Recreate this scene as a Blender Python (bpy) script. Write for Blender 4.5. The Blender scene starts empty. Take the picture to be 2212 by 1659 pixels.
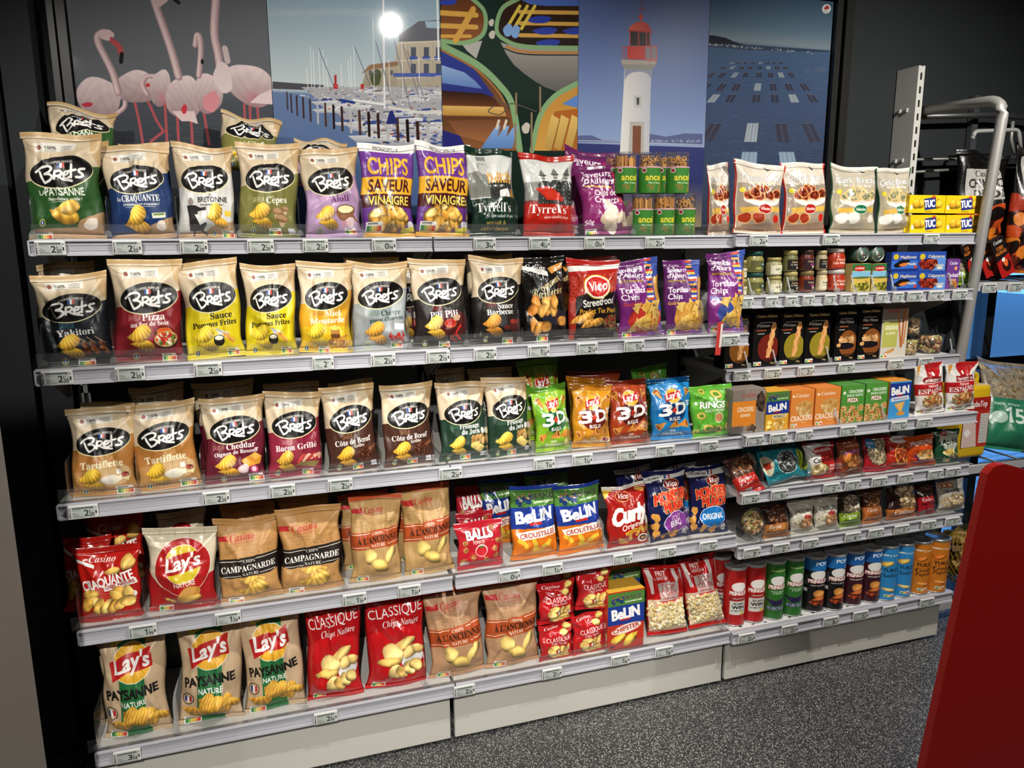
# Snack aisle of a small shop: shelving with crisp bags, boxes, jars and tubes, photo posters above.
import bpy, bmesh, math, random, unicodedata
import numpy as np
from mathutils import Vector, Matrix, Euler
S = bpy.context.scene
COL = S.collection
PI = math.pi
# ---------------------------------------------------------------- camera, world, lights, exposure
CAM = np.array([0.50269, -2.13981, 1.58992])
ROT = np.array([[0.94921322, -0.31457963, -0.00582336], [-0.06517426, -0.17848262, -0.98178219], [0.30780931, 0.93230017, -0.18992056]])
FPX = 1650.34
cd = bpy.data.cameras.new('camera'); cam = bpy.data.objects.new('camera', cd); COL.objects.link(cam)
cd.sensor_fit = 'HORIZONTAL'; cd.sensor_width = 36; cd.lens = 36 * FPX / 2212; cd.clip_start = 0.05; cd.clip_end = 80
cam.matrix_world = Matrix([[*ROT[0]], [*(-ROT[1])], [*(-ROT[2])]]).transposed().to_4x4()
cam.location = CAM
S.camera = cam
S.view_settings.view_transform = 'Standard'; S.view_settings.look = 'None'; S.view_settings.gamma = 1
S.view_settings.exposure = 0.05
w = bpy.data.worlds.new('world'); S.world = w; w.use_nodes = True
w.node_tree.nodes['Background'].inputs[0].default_value = (0.12, 0.40, 1.0, 1)
w.node_tree.nodes['Background'].inputs[1].default_value = 4.2

def spot(x, y, z, tx, ty, tz, e, ang=75, blend=0.7, r=0.022, col=(1, 0.955, 0.88)):
    l = bpy.data.lights.new('track_or_fill_spot', 'SPOT'); l.energy = e; l.color = col; l.spot_size = math.radians(ang); l.spot_blend = blend
    l.shadow_soft_size = r
    o = bpy.data.objects.new('track_or_fill_spot_light', l); COL.objects.link(o); o.location = (x, y, z)
    o.rotation_euler = (Vector((tx, ty, tz)) - Vector((x, y, z))).to_track_quat('-Z', 'Y').to_euler()
# a ceiling track along the aisle with four heads, a far head behind the camera, then two added fill spots
for sp in [(-0.3, -1.1, 2.63, 0.3, 0, 1.0, 62, 84), (1.22, -1.1, 2.63, 1.05, 0, 1.2, 98, 112), (2.74, -1.1, 2.63, 2.85, 0, 1.2, 150, 118, 1.0), (0.25, -3.2, 2.8, 0.78, 0, 0.12, 430, 40), (-0.05, -1.1, 2.63, 0.5, 0, 0.5, 40, 60),
           (2.3, -3.3, 2.8, 2.3, -1.0, 0.7, 78, 60), (-0.6, -3.3, 2.8, -0.1, -1.0, 0.8, 40, 60)]:  # added fill spots, for the red panel and the grey cabinet
    spot(*sp)
al = bpy.data.lights.new('ambient_fill', 'AREA'); al.energy = 16; al.shape = 'RECTANGLE'; al.size = 5; al.size_y = 2.5; al.color = (1, 0.95, 0.88)
ao = bpy.data.objects.new('ambient_fill_light', al); COL.objects.link(ao); ao.location = (1.6, -3.0, 2.85)  # unseen area lamp added to lift the ambient light
# ---------------------------------------------------------------- pixel <-> world helpers (pixels of the 2212 x 1659 frame)
def ray(u, v): return ROT.T @ np.array([(u - 1106) / FPX, (v - 829.5) / FPX, 1])
def on_y(u, v, y):
    d = ray(u, v); return CAM + d * ((y - CAM[1]) / d[1])
def on_x(u, v, x):
    d = ray(u, v); return CAM + d * ((x - CAM[0]) / d[0])
def on_z(u, v, z):
    d = ray(u, v); return CAM + d * ((z - CAM[2]) / d[2])
# ---------------------------------------------------------------- flat print: a small polygon rasteriser (texture pictures are drawn here, none is loaded)
def hx(s):
    if not isinstance(s, str): return np.array(s, float)
    return np.array([int(s[i:i + 2], 16) / 255 for i in (0, 2, 4)])
_TC = {}
_FB = {'b': (0x1D400, 0x1D41A), 'B': (0x1D468, 0x1D482), 'c': (0x1D4D0, 0x1D4EA)}
def fmap(s, f):
    s = s.replace('1', '\U0001d7cf' if f in _FB else '\U0001d7e3')
    if f not in _FB: return s
    U, L = _FB[f]
    return ''.join(chr(U + ord(c) - 65) if 'A' <= c <= 'Z' else chr(L + ord(c) - 97) if 'a' <= c <= 'z' else c for c in s)
def glyphs(s, f=''):
    """triangles (n,3,2) and outline edges (m,2,2) of a string at cap height 1, and its width"""
    k = (s, f)
    if k in _TC: return _TC[k]
    acc = []; base = ''
    for ch in unicodedata.normalize('NFD', s):
        if ord(ch) in (0x300, 0x301, 0x302, 0x308): acc.append((len(base) - 1, ord(ch)))
        else: base += ch
    def tri(txt):
        cu = bpy.data.curves.new('t', 'FONT'); cu.body = txt; cu.resolution_u = 3
        ob = bpy.data.objects.new('t', cu); me = ob.to_mesh(); me.calc_loop_triangles()
        V = np.empty(len(me.vertices) * 3); me.vertices.foreach_get('co', V); V = V.reshape(-1, 3)[:, :2] / 0.7
        T = np.empty(len(me.loop_triangles) * 3, int); me.loop_triangles.foreach_get('vertices', T); T = T.reshape(-1, 3)
        ob.to_mesh_clear(); bpy.data.objects.remove(ob); bpy.data.curves.remove(cu)
        if not len(T): return np.zeros((0, 3, 2)), np.zeros((0, 2, 2))
        e = np.sort(np.concatenate([T[:, [0, 1]], T[:, [1, 2]], T[:, [2, 0]]]), 1); u, n = np.unique(e, axis=0, return_counts=True)
        return V[T], V[u[n == 1]]
    T, B = tri(fmap(base, f))
    out = [T]
    for i, code in acc:
        x1 = tri(fmap(base[:i + 1], f))[0][..., 0].max(); g1 = tri(fmap(base[i], f))[0]; xc = x1 - np.ptp(g1[..., 0]) / 2
        top = g1[..., 1].max() + 0.08
        a = {0x300: [(-.22, .3), (-.05, .3), (.1, 0), (0, 0)], 0x301: [(.22, .3), (.05, .3), (-.1, 0), (0, 0)], 0x302: [(-.22, 0), (0, .28), (.22, 0), (0, .1)],
             0x308: [(-.2, 0), (-.2, .16), (-.06, .16), (-.06, 0)]}[code]
        q = np.array(a) + (xc, top); out.append(np.array([[q[0], q[1], q[2]], [q[0], q[2], q[3]]]))
        if code == 0x308: q = q + (.26, 0); out.append(np.array([[q[0], q[1], q[2]], [q[0], q[2], q[3]]]))
    T = np.concatenate(out); wd = .3
    if len(T): x0 = T[..., 0].min(); T = T - (x0, 0); B = B - (x0, 0); wd = T[..., 0].max()
    _TC[k] = (T, B, wd)
    return _TC[k]
def spline(P, n=6):
    P = np.array(P, float); Q = np.vstack([2 * P[0] - P[1], P, 2 * P[-1] - P[-2]]); r = []
    t = np.linspace(0, 1, n, endpoint=False)[:, None]
    for i in range(len(P) - 1):
        a, b, c, d = Q[i:i + 4]
        r.append(.5 * (2 * b + (c - a) * t + (2 * a - 5 * b + 4 * c - d) * t * t + (3 * b - a - 3 * c + d) * t ** 3))
    return np.vstack(r + [P[-1:]])
def blobp(cx, cy, rx, ry, rot=0, seed=0, k=.12, n=26):
    a = np.linspace(0, 2 * PI, n, endpoint=False); rs = np.random.RandomState(seed)
    r = 1 + k * (np.sin(2 * a + rs.rand() * 6) * .6 + np.sin(3 * a + rs.rand() * 6) * .5 + np.sin(5 * a + rs.rand() * 6) * .3)
    x, y = rx * r * np.cos(a), ry * r * np.sin(a); c, s = math.cos(rot), math.sin(rot)
    return np.stack([cx + x * c - y * s, cy + x * s + y * c], 1)
class Cv:
    def __init__(s, w, A, col):
        s.w, s.h, s.A = w, int(round(w * A)), A
        s.a = np.empty((s.h, s.w, 3)); s.a[:] = hx(col); s.M = None
    def fillE(s, E, col, al=1.0):
        """E (n,4) edges in canvas units; winding fill, 3 sub-scanlines"""
        E = np.asarray(E, float) * s.w
        xa, xb = E[:, [0, 2]].min(), E[:, [0, 2]].max(); ya, yb = E[:, [1, 3]].min(), E[:, [1, 3]].max()
        x0, x1 = max(0, int(xa)), min(s.w, int(xb) + 2); y0, y1 = max(0, int(ya)), min(s.h, int(yb) + 2)
        if x1 <= x0 or y1 <= y0: return
        W, H, K = x1 - x0, y1 - y0, 3
        E = E - (x0, y0, x0, y0)
        X0, Y0, X1, Y1 = E[:, 0], E[:, 1] * K, E[:, 2], E[:, 3] * K
        sg = np.where(Y1 > Y0, 1., -1.); sw = Y1 < Y0
        X0, X1 = np.where(sw, X1, X0), np.where(sw, X0, X1); Y0, Y1 = np.where(sw, Y1, Y0), np.where(sw, Y0, Y1)
        r0 = np.clip(np.ceil(Y0 - .5), 0, H * K).astype(int); r1 = np.clip(np.ceil(Y1 - .5), 0, H * K).astype(int)
        n = r1 - r0; tot = n.sum()
        if tot <= 0: return
        idx = np.repeat(np.arange(len(n)), n); row = np.arange(tot) - np.repeat(np.cumsum(n) - n, n) + r0[idx]
        dy = np.maximum(Y1 - Y0, 1e-9)
        x = X0[idx] + (X1 - X0)[idx] * ((row + .5 - Y0[idx]) / dy[idx])
        x = np.clip(x, 0, W); xi = np.floor(x).astype(int); fx = x - xi; f = row * (W + 2) + xi
        N = H * K * (W + 2)
        a = np.bincount(f, sg[idx] * (1 - fx), N) + np.bincount(f + 1, sg[idx] * fx, N + 1)[:N]
        c = np.abs(np.cumsum(a.reshape(H * K, W + 2), 1)[:, :W]).clip(0, 1).reshape(H, K, W).mean(1)
        if callable(col):
            yy, xx = np.mgrid[y0:y1, x0:x1]; col = col((xx + .5) / s.w, (yy + .5) / s.w)
        else: col = hx(col)
        t = (c * al)[..., None]; R = s.a[y0:y1, x0:x1]; R += (col - R) * t
    def poly(s, P, col, al=1.0):
        P = np.asarray(P, float)
        if s.M is not None: P = s.M(P)
        s.fillE(np.hstack([P, np.roll(P, -1, 0)]), col, al)
    def rect(s, x0, y0, x1, y1, col, al=1.0, rot=0):
        P = np.array([(x0, y0), (x1, y0), (x1, y1), (x0, y1)], float)
        if rot:
            c = P.mean(0); a, b = math.cos(rot), math.sin(rot); P = (P - c) @ np.array([[a, b], [-b, a]]) + c
        s.poly(P, col, al)
    def ell(s, cx, cy, rx, ry, col, rot=0, al=1.0): s.poly(blobp(cx, cy, rx, ry, rot, 0, 0, 40), col, al)
    def blob(s, cx, cy, rx, ry, col, rot=0, seed=0, k=.12, al=1.0): s.poly(blobp(cx, cy, rx, ry, rot, seed, k), col, al)
    def line(s, P, th, col, sm=False, al=1.0, close=False):
        P = spline(P) if sm else np.array(P, float)
        if close: P = np.vstack([P, P[:1]])
        if s.M is not None: P = s.M(P)
        r = th / 2; E = []
        for a, b in zip(P[:-1], P[1:]):
            d = b - a; L = math.hypot(*d)
            if L < 1e-9: continue
            n = np.array([-d[1], d[0]]) / L * r; q = [a + n, a - n, b - n, b + n]
            E += [(*q[i], *q[(i + 1) % 4]) for i in range(4)]
        k = 8
        for p in P:
            q = [(p[0] + r * math.cos(-2 * PI * i / k), p[1] + r * math.sin(-2 * PI * i / k)) for i in range(k)]
            # same turning sense as the quads
            q = q[::-1]
            E += [(*q[i], *q[(i + 1) % k]) for i in range(k)]
        E = np.array(E)
        s.fillE(E, col, al)
    def txt(s, t, x, y, h, col, f='', fit=None, rot=0, sl=0, al='c', arc=0, bold=0, out=None, op=1.0):
        dil = {'s': .06, 'o': .05}.get(f, 0) + 2 * bold
        if f == 'o': sl = sl + .2
        if f == 'i': f = 'B'
        T, B, wd = glyphs(t, f)
        if not len(T): return
        kx = fit / wd if fit else h
        c, n = math.cos(rot), math.sin(rot)
        def tf(q):
            X = (q[..., 0] - {'c': .5, 'l': 0, 'r': 1}[al] * wd) * kx; Y = -q[..., 1] * h
            if arc: Y = Y + arc * ((X - {'c': 0, 'l': .5, 'r': -.5}[al] * wd * kx) / (wd * kx / 2)) ** 2
            X = X - Y * sl
            P = np.stack([x + X * c - Y * n, y + X * n + Y * c], -1)
            return P if s.M is None else s.M(P.reshape(-1, 2)).reshape(P.shape)
        P = tf(T)
        d = P[:, 1] - P[:, 0]; e = P[:, 2] - P[:, 0]; neg = d[:, 0] * e[:, 1] - d[:, 1] * e[:, 0] < 0
        P[neg] = P[neg][:, ::-1]
        E0 = np.concatenate([np.hstack([P[:, i], P[:, (i + 1) % 3]]) for i in range(3)])
        Q = tf(B); d = Q[:, 1] - Q[:, 0]; L = np.maximum(np.hypot(d[:, 0], d[:, 1]), 1e-9)[:, None]; d = d / L
        def fat(wd_):
            if wd_ <= 0: return E0
            r = wd_ * h / 2; m = np.stack([-d[:, 1], d[:, 0]], 1) * r; a, b = Q[:, 0] - d * r * .7, Q[:, 1] + d * r * .7
            q = [a + m, a - m, b - m, b + m]
            return np.concatenate([E0] + [np.hstack([q[i], q[(i + 1) % 4]]) for i in range(4)])
        if out: s.fillE(fat(dil + 1.6 * out[1]), out[0], op)
        s.fillE(fat(dil), col, op)
    def chip(s, cx, cy, rx, ry, rot=0, rid=1, col='e6b93f', seed=0, fr=20):
        b = hx(col); c, n = math.cos(rot), math.sin(rot); flip = -1 if seed % 2 else 1
        def sh(X, Y):
            p = ((X - cx) * c + (Y - cy) * n) / rx; q = (-(X - cx) * n + (Y - cy) * c) / ry
            m = 1.0 - .2 * q - .16 * (p * p + q * q) + .1 * np.sin(1.8 * p + 2.2 * q + seed)
            m = m + (.11 * np.sin(np.arctan2(p * flip, q + 2.1) * fr * 1.6) if rid else .06 * np.sin(3 * p + 4 * q) - .22 * (p * p + q * q) ** 2 + .1)
            w = np.clip(m, .3, 1.12)[..., None]
            return np.clip(b * w * np.array([1.04, 1, .92]) + np.clip(m - 1.02, 0, 1)[..., None] * .5, 0, 1)
        M, s.M = s.M, None
        if rid:
            Q = spline(np.array([(-1.05, -.1), (-.5, -.4), (-.05, -.85), (.55, -.98), (.95, -.5), (1, .15), (.6, .72), (0, .92), (-.55, .6), (-.85, .2), (-1.05, -.1)]) * (1, flip), 4)[:-1] * (rx, ry)
            P = np.stack([cx + Q[:, 0] * c - Q[:, 1] * n, cy + Q[:, 0] * n + Q[:, 1] * c], 1)
        else: P = blobp(cx, cy, rx, ry, rot, seed + 5, .13)
        s.poly(P + (.008, .014), '2a1a08', .28); s.poly(P, sh); s.M = M
    def pile(s, cx, cy, rx, ry, n, sz, cols, seed=0, el=.7, dk=.55):
        rs = np.random.RandomState(seed); s.ell(cx, cy, rx, ry, hx(cols[0]) * dk)
        for i in range(n):
            a = rs.rand() * 2 * PI; r = math.sqrt(rs.rand()) * .95; x, y = cx + rx * r * math.cos(a), cy + ry * r * math.sin(a)
            b = hx(cols[rs.randint(len(cols))]); ro = rs.rand() * 3; z = sz * (.8 + .4 * rs.rand())
            s.poly(blobp(x + .004, y + .006, z, z * el, ro, i, .1, 12), b * .45, .7); s.poly(blobp(x, y, z, z * el, ro, i, .1, 12), b * (.82 + .18 * rs.rand()))
            s.poly(blobp(x - z * .2, y - z * .2, z * .4, z * el * .35, ro, i, .1, 8), np.clip(b * 1.25, 0, 1), .6)
    def speck(s, amp, seed=1, box=None, k=1):
        rs = np.random.RandomState(seed); n = rs.randn(s.h // k + 1, s.w // k + 1); n = np.kron(n, np.ones((k, k)))[:s.h, :s.w]
        s.a = np.clip(s.a + (n * amp)[..., None], 0, 1)
    def image(s, name):
        im = bpy.data.images.new(name, s.w, s.h, alpha=False)
        px = np.ones((s.h, s.w, 4), np.float32); px[..., :3] = np.clip(s.a, 0, 1)[::-1]
        im.pixels.foreach_set(px.ravel()); im.update(); im.pack()
        return im
# ---------------------------------------------------------------- print designs (x 0..1 across, y 0..A downwards)
DES = {}
def design(A=1.4, w=300, rough=.42, bg='c9b596', **kw):
    def deco(fn):
        DES[fn.__name__] = (fn, A, w, rough, bg, kw)
        return fn
    return deco
def nutri(c, x, y, w=.2, g=2):
    h = w * .5; c.rect(x, y, x + w, y + h, 'eeeeea'); c.rect(x + w * .1, y + h * .08, x + w * .7, y + h * .26, '555555', .7)
    for i, k in enumerate(('2d7a45', '8fb53a', 'e6c32f', 'e08a2c', 'c9382b')):
        c.rect(x + w * (.06 + .176 * i), y + h * .4, x + w * (.06 + .176 * (i + 1)), y + h * .92, k)
    c.ell(x + w * (.15 + .176 * g), y + h * .66, w * .12, h * .32, 'f4f0e0'); c.ell(x + w * (.15 + .176 * g), y + h * .66, w * .09, h * .25, ('2d7a45', '8fb53a', 'e6b32f', 'e08a2c', 'c9382b')[g])
def badge(c, x, y, r=.045):
    c.ell(x, y, r, r * 1.1, 'd8cf4a'); c.ell(x, y, r * .75, r * .82, '2b4f8a'); c.rect(x - r * .2, y - r * .5, x + r * .2, y + r * .5, 'e8e8d0')
_B = [[(305, 640), (325, 695), (352, 742)], [(268, 640), (318, 602), (380, 588), (414, 606), (396, 640), (350, 660), (398, 664), (424, 690), (396, 722), (352, 742)],
      [(448, 632), (444, 668), (442, 708)], [(446, 640), (484, 628), (506, 644), (488, 670), (452, 682)], [(474, 680), (520, 704), (610, 718)],
      [(522, 670), (562, 660), (574, 641), (550, 630), (524, 656), (528, 690), (560, 698), (588, 684)], [(606, 570), (604, 630), (605, 688)], [(576, 634), (648, 616)],
      [(722, 600), (684, 608), (676, 628), (704, 648), (712, 664), (690, 680), (652, 682)]]
def brush(c, cx, cy, k, col='f2f0ec'):
    for st in _B:
        P = [(cx + (x - 500) / 640 * k, cy + (y - 655) / 640 * k) for x, y in st]
        c.line(P, .036 * k, col, sm=len(P) > 2)
def oval(c, cx=.51, cy=.53, rx=.425, ry=.21, rot=-.12):
    c.ell(cx, cy + .012, rx * 1.02, ry * 1.03, 'e6dcae', rot); c.ell(cx, cy, rx, ry, '100f0e', rot)
    c.txt('LE CHIPSIER FRANÇAIS', cx - .01, cy - .118, .034, 'd8d4cc', 's', rot=-.1, fit=.36, arc=.018)
    for i, k in enumerate(('2a4d9a', 'eeeeee', 'c23a34')): c.rect(cx - .05 + .033 * i, cy - .115 - .004 * i, cx - .017 + .033 * i, cy - .045 - .004 * i, k)
    brush(c, cx, cy + .028, .93)
def brets(c, base, top='cdbb9e', lo=None):
    rs = np.random.RandomState(3)
    c.poly([(0, .66), (.2, .64), (.8, .48), (1, .42), (1, c.A), (0, c.A)], base)
    c.poly([(0, 0), (1, 0), (1, .06), (0, .06)], 'b58c50', .55); c.poly([(.82, 0), (1, 0), (1, .42), (.9, .3)], 'b98f55', .5)
    c.rect(.17, .13, .67, .25, 'd9d6cc', rot=-.07); c.ell(.22, .205, .03, .03, '8a4a3a'); c.line([(.02, .1), (.1, .18), (.22, .205)], .008, '9a7a60', sm=True)
    c.txt('100%', .36, .222, .042, '3a3634', 's', rot=-.07, fit=.14); c.txt('FRANÇAISES', .36, .25, .017, '55504c', rot=-.07, fit=.14)
    c.txt('CUISINÉES À', .56, .176, .022, '55504c', rot=-.07, fit=.15); c.txt("L'HUILE DE", .56, .203, .022, '55504c', rot=-.07, fit=.13); c.txt('TOURNESOL', .56, .232, .022, '55504c', rot=-.07, fit=.15)
    oval(c)
def flav(c, sav, sx, sy, scol, lines, f='b'):
    if sav: c.txt(sav, sx, sy, .075, scol, fit=.2)
    for t, x, y, h, fit, col in lines: c.txt(t, x, y, h, col, f, rot=-.06, fit=fit, bold=.012)
def two(c, x=.34, y=1.04, col='e3b540'):
    c.chip(x + .05, y + .15, .17, .085, .15, 1, hx(col) * .93, 3, 30); c.chip(x, y, .18, .115, -.25, 1, col, 2, 30)
def foot(c, x=.66): badge(c, .24, 1.3); nutri(c, x, 1.26)
BR = dict(A=1.4, bg='cdbb9e', rough=.4)
@design(**BR)
def b_paysanne(c):
    brets(c, '2b5426'); c.poly([(1, 1.02), (.7, 1.16), (.66, 1.25), (.1, 1.28), (0, 1.4), (1, 1.4)], 'b3906a')
    c.txt('LA', .24, .84, .06, 'e8e4d8', 's'); c.txt('PAYSANNE', .55, .84, .1, 'f0eee4', 's', fit=.54, rot=-.03); c.txt('Naturellement ondulée !', .54, .905, .042, 'e8e4d8', 'o', rot=-.03, fit=.46)
    c.line([(.36, .93), (.6, .92)], .006, 'e8e4d8'); c.chip(.5, 1.1, .2, .12, .3, 1, 'dfb04a', 2, 13); c.chip(.56, 1.0, .17, .1, -.15, 1, 'e6bd58', 4, 13)
    c.blob(.84, 1.2, .1, .07, 'e8ddd0', -.4); badge(c, .2, 1.2); nutri(c, .12, 1.31)
@design(**BR)
def b_craquante(c):
    brets(c, '1b3566'); c.poly([(1, 1.08), (.7, 1.2), (.5, 1.32), (.1, 1.34), (0, 1.4), (1, 1.4)], 'b3906a')
    c.txt('la', .2, .86, .06, 'e8e4d8', 'b'); c.txt('CRAQUANTE', .54, .86, .095, 'f0eee4', 'b', fit=.58, rot=-.03, bold=.01); c.txt('Irrésistiblement croquante !', .54, .925, .04, 'e8e4d8', 'o', rot=-.03, fit=.54)
    c.line([(.3, .955), (.76, .94)], .006, 'e8e4d8'); c.chip(.45, 1.22, .2, .1, .15, 1, 'd9a63c', 1, 26); c.chip(.46, 1.08, .17, .13, -.6, 1, 'e6bb4a', 2, 26); c.rect(.7, 1.03, .9, 1.11, 'e6e2d0', rot=-.1); c.rect(.72, 1.04, .88, 1.07, '6a8a3a', rot=-.1); c.blob(.82, 1.22, .08, .07, 'e8ddd0', -.4)
@design(**BR)
def b_bretonne(c):
    brets(c, 'd9d8d4'); c.poly([(1, 1.15), (.7, 1.2), (.5, 1.3), (0, 1.33), (0, 1.4), (1, 1.4)], 'b3906a')
    c.poly([(.18, .75), (.3, .74), (.29, .87), (.2, .87)], 'f6f6f4'); c.ell(.24, .88, .05, .06, '9a8f88'); c.poly([(.16, .93), (.32, .93), (.42, .97), (.52, .95), (.52, 1.0), (.36, 1.02), (.36, 1.08), (.52, 1.2), (.44, 1.3), (.22, 1.3), (.2, 1.1)], '2a2828')
    c.poly([(.3, 1.06), (.38, 1.06), (.5, 1.18), (.4, 1.22)], 'e4e4e2'); c.line([(.3, 1.3), (.28, 1.36)], .03, '2a2828'); c.line([(.42, 1.29), (.5, 1.35)], .03, '2a2828')
    c.txt('la', .6, .79, .045, '2a2828'); c.txt('BRETONNE', .63, .88, .075, '1e1c1c', 's', fit=.5, rot=-.03); c.txt('Subtilement beurrée !', .62, .935, .035, '3a3838', 'o', fit=.4, rot=-.03)
    c.chip(.72, 1.16, .17, .08, .2, 1, 'd9a63c', 1, 28); c.chip(.66, 1.04, .15, .12, -.6, 1, 'e8c14c', 2, 28); c.rect(.84, 1.0, .95, 1.08, 'ecc94a'); badge(c, .62, 1.33); nutri(c, .76, 1.29)
@design(**BR)
def b_cepes(c):
    brets(c, '77763a'); flav(c, 'SAVEUR', .33, .9, 'd9d3a0', [('Cèpes', .64, .9, .095, .36, 'f2efe0')]); two(c)
    for x, y, r in ((.66, 1.02, .1), (.8, .98, .07), (.74, 1.12, .11)): c.blob(x, y + .05, r * .5, r * .7, 'c9ad82', .3); c.blob(x, y, r, r * .6, '8a6748', .2, 2); c.blob(x, y - .01, r * .8, r * .35, 'b08a62', .2, 2)
    foot(c, .5); c.rect(.82, 1.26, .94, 1.34, 'd9d9e0')
@design(**BR)
def b_aioli(c):
    brets(c, 'b494ba'); flav(c, 'SAVEUR', .34, .84, 'd8a0c0', [('Aïoli', .63, .85, .095, .32, '6a2f6a')]); two(c)
    c.blob(.72, 1.03, .17, .12, '8a5a3a'); c.ell(.72, .97, .16, .075, '6a4228'); c.ell(.72, .97, .14, .06, 'efe6b0'); c.line([(.84, 1.05), (.96, 1.17)], .03, '8a5a3a'); c.blob(.8, 1.17, .09, .075, 'e2c6c6'); c.blob(.68, 1.2, .05, .05, 'c890a0'); foot(c, .68)
@design(**BR)
def b_yakitori(c):
    brets(c, '20262b'); flav(c, 'SAVEUR', .42, .84, '3f93a8', [('Yakitori', .54, .95, .1, .54, 'f2f0ec')]); two(c, .4, 1.06)
    for i, x in enumerate((.68, .8, .93)): c.line([(x - .12, .98), (x, 1.08)], .012, 'c9a878'); c.line([(x - .06, 1.08), (x, 1.22)], .07, '7a4026'); c.pile(x - .03, 1.15, .04, .09, 9, .03, ['8a4a2c', '5e2d1c', 'a86a40'], i)
    badge(c, .33, 1.34); nutri(c, .5, 1.31, .24)
@design(**BR)
def b_pizza(c):
    brets(c, '8a1f28'); flav(c, 'SAVEUR', .3, .84, 'd8a090', [('Pizza', .58, .84, .1, .34, 'f4efe8'), ('au feu de bois', .52, .92, .065, .56, 'f4efe8')]); two(c, .36, 1.03)
    c.ell(.74, 1.02, .15, .09, '3a1210'); c.ell(.74, 1.0, .12, .06, 'd8622a'); c.ell(.76, 1.12, .19, .12, '2a1412', -.1); c.ell(.76, 1.1, .18, .11, 'd8a868', -.1); c.pile(.76, 1.1, .155, .085, 40, .025, ['d6432c', 'e8d8b0', 'c9302a', '6a8a3a', 'f0e2c0'], 3, .8, .9)
    badge(c, .3, 1.33); nutri(c, .66, 1.3)
@design(**BR)
def b_frites(c):
    brets(c, 'd8c41a'); flav(c, 'SAVEUR', .34, .84, 'e2d870', [('Sauce', .64, .84, .09, .38, '16140c'), ('Pommes Frites', .52, .95, .08, .78, '16140c')]); two(c, .3, 1.06, 'dcc43a')
    c.poly([(.5, .97), (.78, 1.06), (.62, 1.14)], 'c9ccd0'); c.line([(.54, .99), (.7, 1.08)], .012, '7a8088'); rs = np.random.RandomState(2)
    for i in range(12): a = rs.rand() * .8 + .1; c.line([(.64 + rs.rand() * .1, 1.07), (.7 + .24 * rs.rand(), 1.1 + .13 * a)], .035, ['d99a3a', 'e8b458', 'c98a34'][i % 3])
    c.ell(.56, 1.16, .1, .075, '1e1c1a'); c.ell(.56, 1.12, .1, .045, '2a2826'); c.ell(.56, 1.12, .08, .033, 'e8e2c8'); badge(c, .18, 1.32); nutri(c, .68, 1.28)
@design(**BR)
def b_miel(c):
    brets(c, 'd39a22'); c.poly([(0, 1.0), (1, 1.0), (1, 1.4), (0, 1.4)], 'd8b81e', .7); flav(c, 'SAVEUR', .36, .84, '8a5a20', [('Miel', .65, .84, .095, .32, 'f8f2e0'), ('Moutarde', .56, .95, .085, .68, 'f8f2e0')]); two(c, .3, 1.08, 'dcc43a')
    c.rect(.6, 1.02, .78, 1.2, 'a8742a'); c.ell(.69, 1.02, .1, .04, 'e0d060'); c.rect(.6, 1.12, .78, 1.18, '6a4020'); c.line([(.6, 1.24), (.92, 1.14)], .03, 'b07a3a'); c.blob(.6, 1.24, .06, .05, '9a6428'); c.pile(.78, 1.26, .14, .07, 30, .02, ['e0a040', 'c98428', 'f0c070'], 2, 1, .9); badge(c, .14, 1.34); nutri(c, .36, 1.31)
@design(**BR)
def b_chevre(c):
    brets(c, '969c9e'); flav(c, 'SAVEUR', .38, .86, '4a7a58', [('Chèvre', .7, .86, .09, .38, '24403a'), ("piment d'Espelette", .62, .95, .065, .64, '1f3634')]); two(c, .38, 1.08, 'd9a23c')
    c.blob(.78, 1.02, .12, .09, '8e9090'); c.rect(.76, 1.0, .96, 1.1, 'eceae4', rot=.1); rs = np.random.RandomState(4)
    for i in range(16): x, y = .62 + .3 * rs.rand(), 1.14 + .1 * rs.rand(); c.line([(x, y), (x + .03 * rs.randn(), y + .06)], .025, ['c2281f', 'a81c18', 'd63c2c'][i % 3])
    badge(c, .26, 1.32); nutri(c, .66, 1.28)
@design(**BR)
def b_pili(c):
    brets(c, '1e1817'); c.ell(.72, 1.05, .3, .22, '6a1414', al=.6); flav(c, 'SAVEUR', .42, .84, 'c23a30', [('Pili Pili', .54, .95, .11, .54, 'f2f0ec')]); two(c, .34, 1.04)
    c.ell(.66, 1.04, .12, .07, 'c9542c'); c.ell(.66, 1.03, .1, .05, 'a82018'); c.line([(.74, 1.22), (.68, 1.28), (.78, 1.32)], .04, 'b8221c', sm=True); c.line([(.86, 1.08), (.78, 1.2), (.86, 1.3)], .04, 'c92a22', sm=True); c.blob(.78, .95, .07, .05, 'c29a80'); badge(c, .2, 1.34); nutri(c, .46, 1.32)
@design(**BR)
def b_bbq(c):
    brets(c, '191615'); flav(c, 'SAVEUR', .36, .82, '9a2a26', [('Sauce', .66, .83, .09, .36, 'f2f0ec'), ('Barbecue', .56, .93, .09, .58, 'f2f0ec')]); two(c, .36, 1.05, 'd6943a')
    c.rect(.74, 1.04, .92, 1.2, '4a1512'); c.ell(.83, 1.04, .09, .04, '8a2a22'); c.ell(.83, 1.2, .09, .03, '3a100e'); c.blob(.66, 1.14, .08, .04, '5a1a14'); badge(c, .28, 1.33); nutri(c, .62, 1.3)
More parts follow.
